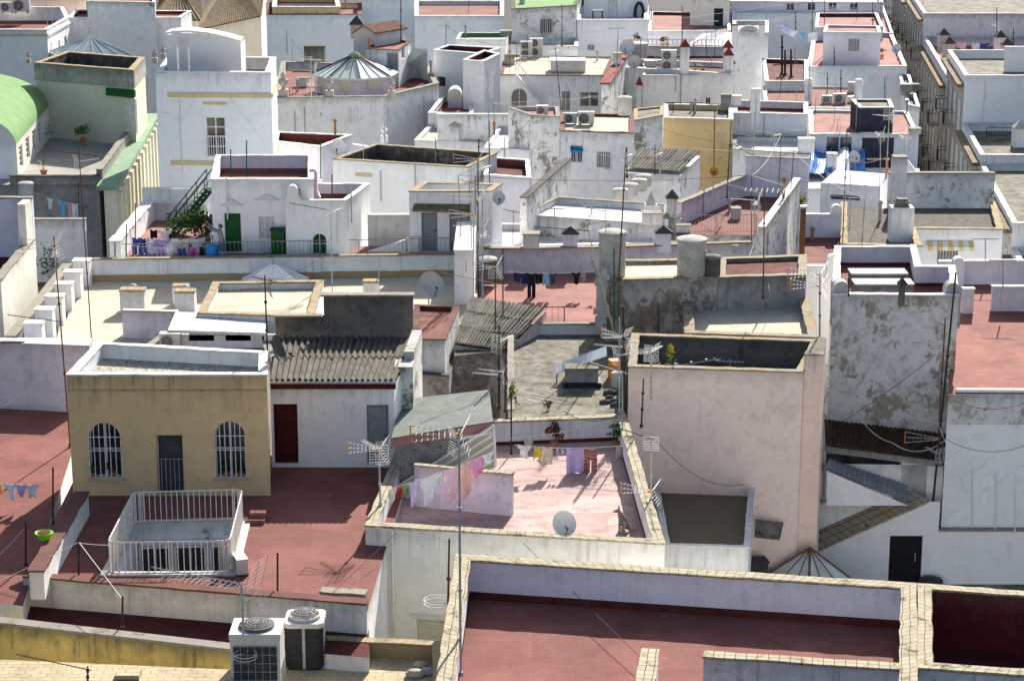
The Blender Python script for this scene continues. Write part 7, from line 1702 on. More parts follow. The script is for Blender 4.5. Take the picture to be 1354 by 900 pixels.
washing('short clothesline in front of the black stained parapet',PY(45,255,gy_),PY(108,270,gy_),[(.33,'shirt','cloth_white',.35,.55,'hanging_shirt','pale shirt on the line before the stained parapet'),(.58,'shirt','cloth_sky',.5,.75,'hanging_shirt','light blue shirt on the line before the stained parapet'),(.75,'towel','cloth_orange',.3,.95,'hanging_towel','orange cloth on the line before the stained parapet'),(.86,'trousers','cloth_white',.42,1.1,'hanging_trousers','white trousers on the line before the stained parapet')],sag=.1)
fy_=P(1060,75,17.5).y
washing('far clothesline left of the lavender box house',PY(1032,33,fy_),PY(1086,42,fy_),[(.1,'towel','cloth_lilac',.7,.5,'hanging_towel','lilac towel on the far line left of the lavender house'),(.3,'shirt','cloth_white',.8,.6,'hanging_shirt','white shirt on the far line left of the lavender house'),(.55,'shorts','cloth_sky',.6,.5,'hanging_shorts','pale blue shorts on the far line left of the lavender house'),(.8,'towel','cloth_white',.8,.7,'hanging_towel','white towel at the right of the far line')],sag=.3)
sy_=P(1280,66,17.0).y
washing('far clothesline behind the lavender stained parapet',PY(1262,56,sy_),PY(1325,57,sy_),[(.15,'towel','cloth_palepink',.9,.5,'hanging_towel','pale pink cloths hanging behind the lavender stained parapet'),(.45,'towel','cloth_white',.7,.6,'hanging_towel','white cloth behind the lavender stained parapet'),(.62,'shirt','cloth_blue',.9,.6,'hanging_shirt','deep blue cloth behind the lavender stained parapet')],sag=.05)
for u,lb,sd_ in((150,'little pot plant inside the left arched barred window',41),(124,'dark pot plant low in the left arched barred window',42),(300,'little pot plant inside the right arched barred window',43),(318,'dark pot plant low in the right arched barred window',44)):
    p_=PY(u,630,H['L'].Q[0].y+.14);plant(lb,u,630,0,0,.34,('leaf_a','leaf_c'),True,90,.09,seed=sd_,pt=p_,h=.5)
# --- guy wires and lines
cable('white line from the yellow wall post to the red patio post',T_('r1')-UP*.1,T_('r2')-UP*.05,.0,.012,'cord');cable('white line from the patio post to the balustrade',T_('r1')-UP*.12,P(150,720,18.0),.03,.009,'cord');cable('white line from the patio post across the left roof',T_('r1')-UP*.1,P(-10,772,17.1),.02,.009,'cord');cable('white line from the post beside the green basin',T_('r3')-UP*.1,P(-10,742,17.2),.02,.009,'cord')
cable('white line climbing past the lavender gable wall',P(-10,545,18.0),PY(84,478,71),.12,.014,'cord');cable('line across the beige house corner',PY(326,640,65.8),PY(352,560,65.9),0,.01,'cord')
gw=H['G'].Q[0].y-.4
for i,(u0,v0,u1,v1,sg,lb)in enumerate(((1103,492,1180,585,.6,'cable sagging from the left pole over the peeling wall'),(1180,585,1258,575,.5,'cable sagging over the black ribbed roof'),(1240,560,1290,680,0,'guy wire from the leaning mast to the court wall'),(1236,470,1110,560,.1,'thin wire crossing the peeling wall'),(1262,530,1360,531,.3,'black cable drooping along the terrace edge'),(1250,580,1360,587,.4,'thin cable along the white mottled wall'))):
    cable(lb,PY(u0,v0,gw-2.5*(i==1)-(5 if i in(2,4,5)else 0)),PY(u1,v1,gw-2.6*(i in(0,1))-(5 if i in(2,4,5)else 0)),sg,.016 if i<2 else .012,'cord_dark' if i>2 else 'cord')
cable('dark cable sagging over the lilac terrace walls',PY(903,282,108),PY(985,268,108),.5,.02);cable('looped cable on the lavender parapet',PY(930,325,96.5),PY(980,340,96.5),.3,.02);cable('white hose hanging by the ruined roof',PY(1000,312,90),P(968,366,20.0),.5,.02,'cord');cable('white cable leaning over the sunken tiled roof',PY(1016,375,82),P(1022,402,18.7),.1,.015,'cord')
cable('thin wire over the large red terrace',PY(686,712,61),P(846,868,17.2),.0,.009);cable('thin wire from the mast over the red patio',PY(523,705,61),P(400,820,17.0),0,.008);cable('wire between aerial masts above the cream terrace',PY(350,372,84),PY(440,330,90),.2,.008);cable('dark cable curling over the concrete roof',P(680,520,cb+.03),P(770,535,cb+.03),-.05,.012);cable('black cable hanging on the terrace back wall',PY(745,543,72.3),PY(822,545,72.3),.35,.015)
cable('thin cable on the pink wall',PY(868,582,73.3),PY(985,640,73.4),.6,.012);cable('long drooping wire across the white tower front',PY(272,100,ty.y if False else H['T'].Q[0].y-.5),PY(222,205,H['T'].Q[0].y-.5),0,.012,'cord');cable('right guy wire of the white tower rod',PY(282,100,H['T'].Q[0].y-.5),PY(350,190,H['T'].Q[0].y-.5),0,.012,'cord')
# --- plants
plant('bushy potted plant against the cream wall of the grey tiled terrace',110,192,tz,168,.9,('leaf_b','leaf_dry'),seed=2);plant('yellow green palm at the front of the grey tiled terrace',58,232,tz,210,.9,('leaf_y','leaf_b'),kind='palm',n=120,seed=3)
plant('dense yellow green shrub behind the green stair',243,312,18.2,282,1.8,('leaf_y','leaf_a'),False,420,.16,seed=4,group='terrace shrubs');plant('darker shrub right of the yellow green one on the washing terrace',265,316,18.2,285,1.6,('leaf_c','leaf_a'),False,420,.16,seed=5,group='terrace shrubs');plant('spiky palm at the top of the green stair',266,292,18.2,264,1.0,('leaf_y','leaf_b'),kind='palm',n=150,pot=False,seed=6,group='terrace shrubs');plant('leafy climber beside the green door wall',279,318,18.2,286,.8,('leaf_c','leaf_a'),False,220,.14,seed=7,group='terrace shrubs')
plant('red and green shrub on the narrow patio at the left',76,345,15.8,298,2.2,('leaf_c','leaf_red'),False,380,.2,seed=8,group='patio shrubs');plant('dark shrub lower on the narrow patio at the left',72,372,15.8,330,1.7,('leaf_c','leaf_a'),False,260,.16,seed=9,group='patio shrubs');plant('bright green plant by the capped garden wall',78,398,15.8,358,.8,('leaf_y','leaf_b'),False,200,.13,seed=10,group='patio shrubs');plant('dry pale plant at the foot of the garden wall',66,412,15.8,380,.9,('leaf_dry','leaf_y'),False,200,.14,seed=11,group='patio shrubs')
plant('dark potted bush at the back of the pale pink laundry terrace',733,594,zB,563,.58,('leaf_c','leaf_red'),True,320,.1,seed=12);plant('green potted bush in the right back corner of the laundry terrace',815,594,zB,564,.6,('leaf_c','leaf_a'),True,300,.1,seed=13)
mb=MB();tank('grey bucket at the left back of the laundry terrace',P(699,595,zB),.16,.3,'tank_cement','tank_cement',group=None,rings=False,cat='bucket',name='bucket');tank('grey water jug hanging by the terrace corner',P(819,606,zB),.14,.3,'tank_cement','galv',group=None,rings=False,cat='jug',name='water_jug')
plant('small weed on the front edge of the concrete roof',724,541,cb,531,.32,('leaf_b','leaf_dry'),False,90,.09,seed=14,group='weeds on walls');plant('low weeds at the left edge of the concrete roof',676,540,cb,505,.35,('leaf_y','leaf_b'),False,160,.1,seed=15,group='weeds on walls')
plant('bright yellow flowering spikes in the sunken pink house roof',887,486,18.06,452,.3,('cloth_yellow','leaf_y'),False,160,.1,seed=16,group='weeds on walls');plant('dry tuft on the pink house front edge',889,488,19.07,474,.6,('leaf_dry','trunk'),False,90,.16,kind='palm',seed=17,group='weeds on walls')
plant('left flower pot on the stepped terrace wall',876,62,19.0,50,.6,('leaf_red','leaf_a'),seed=18,n=90);plant('yellow flower pot on the stepped terrace wall',882,61,19.0,49,.55,('cloth_yellow','leaf_a'),seed=19,n=90);plant('left agave pot on the red terrace above the awning',918,95,19.2,82,.8,('leaf_c','leaf_a'),kind='palm',n=90,seed=20);plant('right agave pot on the red terrace above the awning',929,95,19.2,82,.8,('leaf_c','leaf_b'),kind='palm',n=90,seed=21)
plant('small green topiary on the upper terrace wall left',842,62,19.6,44,.6,('leaf_a','leaf_c'),True,90,seed=22);plant('yellow flowering pot on the lilac terrace edge',1057,272,17.8,262,.8,('cloth_yellow','leaf_a'),seed=23,n=120);plant('dark plant on a red ledge right of the domed hut',607,104,18.0,86,.5,('leaf_c','leaf_red'),seed=24,n=90);plant('potted plant on the pink terrace strip by the street',1166,76,16.7,66,.8,('leaf_dry','leaf_red'),seed=25,n=100);plant('green plant on a street balcony at the right edge',1336,308,12.0,298,.4,('leaf_a','leaf_b'),seed=26,n=60)
# --- small things
q=P(59,712,17.83);bs=thing('plastic_basin','bright lime green basin on the low red-topped wall','basin',q);mb=MB();mb.lathe(q,[(.17,0),(.22,.14),(.255,.2),(.275,.21),(.275,.195)],24);mb.build('bowl',M['basin_green'],bs,smooth=True);mb=MB();mb.lathe(q+UP*.211,[(.2,0),(.19,.004)],20);mb.build('water',M['red_dark'],bs)
st_=thing('door_step','two small red steps beside the beige house corner','step',P(341,690,Z17));q=P(338,690,Z17);mb=MB();mb.box(q.x-.3,q.y-.2,Z17,q.x+.3,q.y+.5,17.14);mb.build('lower_step',M['red_floor'],st_);mb=MB();mb.box(q.x-.2,q.y+.1,17.143,q.x+.32,q.y+.5,17.28);mb.build('upper_step',M['red_floor'],st_)
for i,(u,v,s_)in enumerate(((556,880,.22),(549,893,.3),(566,890,.26))):
    q=P(u,v,15.9);mb=MB();mb.lathe(q,[(s_*.9,0),(s_,s_*.3),(s_*.6,s_*.6),(s_*.1,s_*.66)],7,sy=.6);o=mb.build('rubble_stone',M['stone'],None,loc=q);tag(o,('small stone at the back of the ochre tiled roof','flat stone left on the ochre tiled roof','larger stone by the coping of the ochre tiled roof')[i],'stone','loose stones')
for i,(u,v)in enumerate(((806,526),(812,531),(800,533),(815,537),(807,521))):
    q=P(u,v,cb);mb=MB();s_=.16+.03*i;mb.lathe(q,[(s_,0),(s_*.9,s_*.5),(s_*.3,s_*.7)],6,sy=.7);o=mb.build('rubble_stone',M['finial_dark'],None,loc=q);tag(o,'dark broken rubble piece on the right front corner of the concrete roof','stone','rubble pieces on the concrete roof')
lp_=thing('barrel','dark barrel ring leaning on the tall white wall at the top','barrel',P(845,24,20.3));q=PY(845,18,H['WW2'].Q[0].y-.3);mb=MB();mb.path([q+Vector((.35*math.cos(2*math.pi*i/16),0,.9*math.sin(2*math.pi*i/16)))for i in range(17)],.14,6);mb.build('ring',M['metal_dark'],lp_)
tb=thing('garden_table','small dark table on the far white terrace','table',P(790,25,20.0));q=P(790,25,20.0);mb=MB();mb.box(q.x-.5,q.y-.3,20.65,q.x+.5,q.y+.3,20.72);mb.build('top',M['metal_dark'],tb)
for s_ in(-.4,.4):mb=MB();mb.box(q.x+s_-.05,q.y-.25,20,q.x+s_+.05,q.y+.25,20.648);mb.build('leg',M['metal_dark'],tb)
q=PY(1003,699,73.0);sl_=thing('wall_slab','thin mossy slab jutting from the pink wall corner','slab',q);a,b=PY(997,708,72),PY(1031,712,72.6);mb=MB();slabq(mb,a,b,PY(1036,690,73.6),PY(999,686,73.4),.06);mb.build('slab',M['roof_concrete'],sl_)
q=P(1005,748,10.5);boxthing('storage_box','dark storage box in the gap right of the annex','box',P(1002,758,11.5),.6,.6,.5,'metal_dark',10,'metal_dark');boxthing('electric_box','small pale meter box with looped cable on the white parapet','meter box',PY(146,357,P(146,368,17.5).y-.05),.26,.1,.34,'cream');boxthing('electric_box','grey meter box on the lavender parapet right of the cement tanks','meter box',PY(972,335,96.9),.32,.12,.4,'tank_cement')
boxthing('wall_lamp_box','white box lamp on the right flank of the pink house','lamp',PY(1069,512,76.5),.22,.14,.38,'white_clean')
# brick remains along the ruined wall edge
q=PY(797,400,83.6);rb_=thing('rubble_edge','ragged stone edge of the ruined wall behind the pink house','masonry',q);mb=MB();rr=random.Random(4)
for k in range(26):
    c=PY(797+rr.uniform(-5,3),356+k*3.4,83.75);c.y-=rr.uniform(0,.08);mb.obox(c,(rr.uniform(.12,.24),0,rr.uniform(-.04,.04)),(0,.1,0),(0,0,rr.uniform(.1,.15)))
mb.build('stones',M['tank_cement'],rb_)
# fragments on the right edge coping of pink house etc.
for i,(u,v,w_,lb)in enumerate(((1020,398,.5,'coiled white hose on the sunken tiled roof'),)):
    q=P(997,396,18.7);mb=MB();mb.path([q+Vector((.2*math.cos(2*math.pi*i/14),.3*math.sin(2*math.pi*i/14),.05))for i in range(15)],.04,6);o=mb.build('hose',M['cord'],None,loc=q);tag(o,lb,'hose')
# ================================================================== AERIAL MASTS
A=antenna
A('tall rusty mast with comb aerial left of the beige house',93,590,17.0,313,[(.96,168,'fan',1.2,'metal_light'),(.90,100,'uhf',.9),(.6,185,'log',1.2,'metal_dark')],'rust',.035,tilt=-22)
A('very tall thin mast leaning over the stepped piers of the cream terrace',121,450,17.5,196,[(.97,150,'vhf',1.1,'rust'),(.93,40,'uhf',.7)],'rust',.03,tilt=-17)
A('dark mast beside the right parapet of the beige house gravel roof',354,478,20.7,364,[(.95,140,'vhf',.7,'rust'),(.85,200,'uhf',.7,'rust')],'pole_dark',.035,tilt=-4)
A('galvanised mast with long left-pointing aerial behind the grey concrete wall',440,402,17.5,277,[(.99,176,'log',1.2,'metal_dark'),(.97,60,'uhf',.7),(.9,100,'grid',.8)],'galv',.026,tilt=-3)
A('tall mast with two white aerials in front of the felt-roofed shed',609,893,17.0,568,[(.98,176,'fan',1.25),(.96,30,'uhf',.8)],'galv',.04,tilt=-2)
A('rusty mast with long aerial and ring aerial at the white house front',591,880,15.9,712,[(.98,176,'log',1.35),(.97,110,'grid',.9),(.5,180,'loop',1.1)],'rust',.04,tilt=3)
A('mast with crossed white aerials on the left coping of the laundry terrace',503,668,17.66,592,[(.97,168,'fan',1.05),(.95,120,'uhf',.9),(.9,100,'grid',1.0)],'galv',.035,tilt=-2)
A('near mast with broad comb aerial over the red patio at the bottom left',327,935,15.9,772,[(.97,158,'uhf',1.9,'galv'),(1.0,175,'log',1.6,'galv'),(.45,-80,'loop',.9)],'galv',.045,tilt=-8)
A('short stub mast with comb aerial on the bottom left tiled roof',116,905,16.82,880,[(.8,172,'log',1.3,'rail_black')],'pole_dark',.03)
A('mast with grid aerials at the left corner of the pink house',861,528,18.0,462,[(.93,150,'fan',1.0),(.9,100,'grid',.9),(.95,60,'uhf',.7)],'stone',.03)
A('brown mast with long aerial pointing left beside the pink house',848,565,17.6,500,[(.98,150,'log',1.6)],'pole_dark',.035,tilt=3)
A('mast on the right coping of the laundry terrace with teal aerial',861,662,17.6,578,[(.97,150,'log',1.0,'pole_green'),(.9,80,'grid',.8),(.15,160,'fan',1.0)],'stone',.028)
A('dark mast at the right edge of the concrete roof',826,541,17.6,405,[(.7,140,'fan',1.0),(.6,160,'uhf',.9),(.35,150,'log',1.4)],'pole_dark',.05,tilt=-2)
A('thin mast at the right back of the concrete roof',819,545,17.6,420,[(.6,30,'uhf',.7)],'galv',.03)
A('tall leaning double mast in front of the peeling house at the right',1230,700,zr,360,[(.42,168,'log',1.1),(.36,170,'fan',1.3),(.30,110,'uhf',.7)],'pole_dark',.05,tilt=34)
A('second leaning mast beside the tall double one at the right',1234,690,zr,420,[(.3,80,'grid',.6)],'rust',.035,tilt=16)
A('pale mast by the passage right of the pink house',1083,668,12.5,450,[(.97,70,'grid',.9),(.94,120,'uhf',.6)],'stone',.045,tilt=0)
A('galvanised mast by the passage right of the pink house',1089,665,12.5,465,[(.9,40,'uhf',.5)],'galv',.035)
A('rusty mast with orange tipped aerials behind the sunken tiled roof',1084,450,19.3,360,[(.97,170,'fan',1.2),(.8,165,'fan',1.1),(.9,100,'uhf',.7)],'rust',.03)
A('very tall brown mast left of the gravel roof',1112,374,18.0,170,[(.62,175,'tee',.6)],'rust',.028,tilt=8)
A('brown mast with large white aerial above the railed red terrace',1009,395,19.3,250,[(.99,170,'vhf',.9),(.95,150,'log',1.2)],'rust',.032,tilt=2)
A('pale mast with white aerials beside the railed red terrace',998,330,18.4,262,[(.95,160,'uhf',.9),(.85,80,'uhf',.7)],'galv',.03)
A('tallest rusty mast rising behind the cement tanks',818,372,20.0,195,[(.93,60,'uhf',.5)],'rust',.035,tilt=10)
A('leaning bamboo coloured mast with zigzag aerial left of the ruined wall',812,440,18.0,303,[(.98,205,'log',1.6,'metal_dark')],'panel_yellow',.035,tilt=-35)
A('thin grey mast with aerial left of the cement tanks',801,445,18.0,278,[(.99,176,'log',1.4)],'galv',.02)
# the aerial cluster
A('main lattice-like mast of the aerial cluster beside the white end block',632,402,17.5,205,[(.97,165,'fan',1.1),(.90,60,'uhf',.9),(.80,172,'uhf',1.0),(.70,165,'fan',1.1),(.62,100,'grid',1.1),(.52,170,'uhf',.9),(.45,60,'fan',.8)],'pole_dark',.045)
A('second mast of the aerial cluster with white yagis',638,402,17.5,262,[(.97,160,'uhf',1.0),(.85,120,'grid',1.0),(.72,165,'fan',1.0),(.55,40,'uhf',.8),(.45,110,'grid',.9)],'galv',.04)
A('third mast of the aerial cluster with orange tips',626,404,17.5,250,[(.95,176,'uhf',.9),(.78,165,'fan',1.1),(.6,90,'grid',.9)],'metal_light',.035)
A('right-hand mast of the aerial cluster over the lean-to',655,452,18.0,345,[(.92,168,'fan',1.2),(.86,90,'grid',.9),(.72,170,'log',1.5,'stone')],'pole_green',.035)
A('tall thin rod right of the aerial cluster',647,300,17.4,160,[],'pole_dark',.03)
A('lower mast of the aerial cluster with grid aerial',660,540,17.9,430,[(.93,200,'log',1.2),(.8,60,'uhf',.8),(.4,165,'uhf',.8)],'pole_dark',.045)
A('short mast right of the felt-roofed shed',668,545,17.9,470,[(.7,160,'uhf',.8),(.5,40,'log',1.0)],'rust',.04)
# back rows
A('tall black rod against the white tower front',282,215,18.5,45,[(.1,60,'uhf',.7,'rust')],'pole_dark',.05,tilt=-7)
A('mast with stacked white aerials at the lantern house parapet',413,200,17.2,75,[(.97,150,'vhf',.9),(.85,170,'uhf',1.2),(.75,160,'grid',1.2),(.68,100,'uhf',1.2)],'stone',.045,tilt=-2)
A('rod with small aerials at the right corner of the white tower',352,215,19.0,92,[(.95,150,'vhf',.8)],'pole_dark',.045,tilt=-2)
A('dark mast on the sunken mould-black roof',633,222,18.0,183,[(.9,150,'uhf',.8,'pole_dark')],'pole_dark',.04)
A('mast with white aerials by the small red top box',647,230,18.0,90,[(.9,160,'uhf',1.1),(.8,170,'fan',1.1),(.84,60,'grid',1.0)],'galv',.04,tilt=-2)
A('black rod on the dormer room before the pale blue walls',530,58,20.5,-5,[],'pole_dark',.05)
A('white aerial mast before the pale blue wall at the top centre',590,62,19.8,28,[(.95,150,'uhf',1.0),(.8,60,'grid',.9)],'galv',.045)
A('brown aerial mast in front of the arched window house',742,145,18.0,62,[(.98,150,'uhf',1.0),(.93,60,'vhf',.7)],'rust',.04,tilt=-8)
A('aerial mast on the mould-blotched wall',743,62,18.8,5,[(.6,150,'uhf',.8)],'pole_dark',.035)
A('tall thin rod over the stepped terrace wall',902,92,19.2,8,[],'pole_dark',.04)
A('rust mast in front of the yellow house',944,226,16.5,145,[(.95,170,'uhf',.7)],'rust',.04,tilt=1)
A('mast with white aerial at the lilac wall top',961,262,18.9,160,[],'rust',.04,tilt=6)
A('mast with small aerial at the corrugated white roof',866,230,17.8,190,[(.9,172,'log',1.6),(.6,60,'uhf',.8)],'pole_dark',.035,tilt=0)
A('left mast with long aerial beside the grey ribbed roof',829,235,17.5,195,[(.6,172,'log',1.7),(.5,110,'uhf',.8)],'pole_dark',.04)
A('pale mast with orange aerials before the wide dark windows',1164,226,15.2,175,[(.97,170,'uhf',1.0),(.9,100,'fan',.9)],'stone',.035)
A('taller mast with broad aerial near the navy door',1172,230,15.2,150,[(.98,100,'grid',1.2),(.95,150,'uhf',.9)],'stone',.04,tilt=4)
A('mast with two side-pointing aerials against the pale long wall',1170,150,16.8,102,[(.98,160,'log',1.2)],'pole_dark',.04)
A('mast with orange crossed aerials left of the navy stair box',1107,205,15.5,157,[(.97,170,'uhf',.8,'orange_plastic')],'stone',.04)
A('mast with orange loop aerial above the tarpaulin street end',1196,226,15.2,180,[(.95,100,'uhf',.8),(.9,60,'loop',.9,'orange_plastic')],'stone',.035)
A('mast with orange crossed aerial above the pale low wall',1066,226,15.2,170,[(.95,170,'uhf',.9,'orange_plastic'),(.6,100,'tee',.5)],'stone',.035)
A('left grey mast on the pale low house roof',1024,228,15.2,175,[(.96,172,'log',2.0),(.9,60,'uhf',.8)],'galv',.035)
A('brown rod left of the barred far window',1090,60,17.5,-5,[],'rust',.045)
A('dark rod at the left of the far pink roof',1074,50,17.5,-8,[],'pole_dark',.045)
A('rod with cross aerial over the far lilac row',1052,40,17.5,14,[(.95,100,'tee',1.0)],'pole_dark',.05)
A('thick dark pipe, left one over the red roof patch',1034,98,17.4,47,[],'pole_dark',.1,group='thick roof pipes',cat='pipe');A('thick dark pipe, middle one over the red roof patch',1038,99,17.4,66,[],'pole_dark',.1,group='thick roof pipes',cat='pipe');A('thick dark pipe, right one over the red roof patch',1046,102,17.4,65,[],'pole_dark',.1,group='thick roof pipes',cat='pipe')
A('rod before the pale long wall near the street',1112,130,16.6,93,[],'pole_dark',.05);A('slim rod left of the pale long wall',1094,128,16.6,95,[],'pole_dark',.04)
A('white rod by the lavender box house',1103,88,16.8,61,[],'pole_dark',.045)
A('far rod at the top right by the street corner',1154,40,17.5,2,[],'rust',.045)
A('rod on the tall pale street house',1318,60,17,10,[(.5,100,'uhf',.9)],'pole_dark',.05)
A('mast at the far white terrace top right',1340,62,17,36,[(.9,150,'tee',.9)],'pole_dark',.05)
A('mast on the blue white house right of the yellow wall',996,205,16.5,125,[(.96,172,'tee',.5),(.3,172,'log',2.0)],'stone',.04,tilt=4)
A('thin rod over the white box rooflights',1122,392,20.0,360,[],'pole_dark',.02)
A('short aerial mast on the patio wall before the grey parapet',104,292,18.0,240,[(.9,130,'vhf',.6,'rust')],'pole_dark',.03)
A('white mast with aerial on the green vault edge',66,165,19.5,118,[(.95,160,'uhf',1.1,'rust'),(.9,60,'uhf',.9,'rust')],'galv',.035)
A('dead metal frame aerial lying in the sunken pink house roof',965,486,18.06,474,[(.7,170,'vhf',.6)],'galv',.02)
A('slanted pipe leaning in the sunken pink house roof',893,484,18.3,474,[(.9,25,'tee',.4)],'galv',.03,tilt=60)
# --- the person at the washing line
fz=18.2;pb=P(294,345,fz)
pr=thing('person','person in a grey top reaching up to the washing line','person',pb)
x,y=pb.x,pb.y
V=[(x,y,fz+.95),(x,y,fz+1.15),(x-.02,y,fz+1.36),(x-.03,y,fz+1.46),(x-.04,y-.02,fz+1.55),(x-.05,y-.02,fz+1.66),
(x-.16,y-.10,fz+1.40),(x-.36,y-.16,fz+1.46),(x-.58,y-.18,fz+1.64),(x-.66,y-.18,fz+1.70),
(x-.14,y+.12,fz+1.40),(x-.34,y+.10,fz+1.50),(x-.54,y+.06,fz+1.70),(x-.61,y+.05,fz+1.77),
(x+.0,y-.10,fz+.88),(x+.02,y-.10,fz+.48),(x+.05,y-.10,fz+.08),(x-.08,y-.11,fz+.03),
(x+.0,y+.10,fz+.88),(x+.06,y+.10,fz+.48),(x+.09,y+.10,fz+.08),(x-.04,y+.11,fz+.03)]
E=[(0,1),(1,2),(2,3),(3,4),(4,5),(2,6),(6,7),(7,8),(8,9),(2,10),(10,11),(11,12),(12,13),(0,14),(14,15),(15,16),(16,17),(0,18),(18,19),(19,20),(20,21)]
Rr=[(.13,.16),(.12,.15),(.13,.18),(.055,.055),(.085,.075),(.085,.08),.06,.046,.036,.03,.06,.046,.036,.03,.095,.062,.042,.045,.095,.062,.042,.045]
skin_body('body',V,E,Rr,'cloth_grey',pr,2)
mb=MB();mb.lathe((x-.045,y-.02,fz+1.5),[(.04,0),(.085,.05),(.098,.12),(.085,.19),(.03,.23)],12);mb.build('face',M['skin'],pr,smooth=True)
mb=MB();mb.lathe((x-.03,y-.015,fz+1.58),[(.1,0),(.108,.06),(.09,.13),(.03,.17)],12);mb.build('hair',M['hair'],pr,smooth=True)
for hx,hy,hz in((x-.66,y-.18,fz+1.70),(x-.61,y+.05,fz+1.77)):
    mb=MB();mb.obox((hx-.04,hy,hz+.04),(.03,0,.03),(0,.035,0),(-.012,0,.012))
    for k,L in enumerate((.06,.075,.08,.07)):
        a=Vector((hx-.065,hy-.027+.018*k,hz+.065));mb.tube(a,a+Vector((-L*.6,0,L*.6)),.009,5,r2=.007);mb.tube(a+Vector((-L*.6,0,L*.6)),a+Vector((-L*1.1,0,L*.7)),.007,5,r2=.005)
    mb.tube((hx-.03,hy-.035,hz+.04),(hx-.07,hy-.065,hz+.06),.01,5);mb.build('hand',M['skin'],pr)
mb=MB();mb.lathe((x,y,fz+.5),[(.2,0),(.19,.25),(.17,.48),(.15,.55)],14,sx=.8);mb.build('skirt',M['cloth_denim'],pr,smooth=True)
tank('sky blue laundry bin beside the person at the washing',P(281,344,18.2),.3,.6,'tarp_blue','awning_blue',group=None,rings=False,cat='bin',name='laundry_bin')
# --- the dog
dz=zB+.006;db=P(822,702,dz);dg_=thing('dog','brown sitting dog with pricked ears on the pale pink terrace','dog',db);x,y=db.x,db.y
V=[(x+.13,y+.02,dz+.20),(x+.06,y,dz+.36),(x-.03,y,dz+.50),(x-.06,y,dz+.60),(x-.12,y-.01,dz+.70),(x-.21,y-.02,dz+.68),(x-.28,y-.02,dz+.655),
(x-.06,y-.09,dz+.40),(x-.08,y-.09,dz+.20),(x-.07,y-.09,dz+.05),(x-.12,y-.09,dz+.025),(x-.04,y+.09,dz+.40),(x-.06,y+.09,dz+.20),(x-.05,y+.09,dz+.05),(x-.10,y+.09,dz+.025),
(x+.12,y-.13,dz+.19),(x-.0,y-.16,dz+.17),(x+.1,y-.16,dz+.06),(x-.03,y-.16,dz+.025),(x+.12,y+.14,dz+.19),(x+.0,y+.17,dz+.17),(x+.1,y+.17,dz+.06),(x-.03,y+.17,dz+.025),(x+.24,y+.02,dz+.08),(x+.38,y+.0,dz+.035),(x+.48,y-.06,dz+.03)]
E=[(0,1),(1,2),(2,3),(3,4),(4,5),(5,6),(2,7),(7,8),(8,9),(9,10),(2,11),(11,12),(12,13),(13,14),(0,15),(15,16),(16,17),(17,18),(0,19),(19,20),(20,21),(21,22),(0,23),(23,24),(24,25)]
Rr=[(.15,.14),(.13,.125),(.12,.12),(.075,.08),(.085,.08),(.05,.045),(.028,.03),.06,.042,.03,.035,.06,.042,.03,.035,.085,.06,.035,.03,.085,.06,.035,.03,.04,.025,.015]
skin_body('body',V,E,Rr,'dog_fur',dg_,2)
for s_ in(-1,1):
    mb=MB();a=Vector((x-.10,y+s_*.05,dz+.755));mb.face([a+Vector((-.03,0,0)),a+Vector((.035,s_*.02,0)),a+Vector((.01,s_*.035,.11))]);mb.face([a+Vector((.035,s_*.02,0)),a+Vector((.03,-s_*.02,0)),a+Vector((.01,s_*.035,.11))]);mb.face([a+Vector((.03,-s_*.02,0)),a+Vector((-.03,0,0)),a+Vector((.01,s_*.035,.11))]);mb.build('ear',M['hair'],dg_)
mb=MB();mb.lathe((x-.305,y-.02,dz+.65),[(.012,0),(.02,.012),(.01,.025)],8);mb.build('nose',M['metal_dark'],dg_)
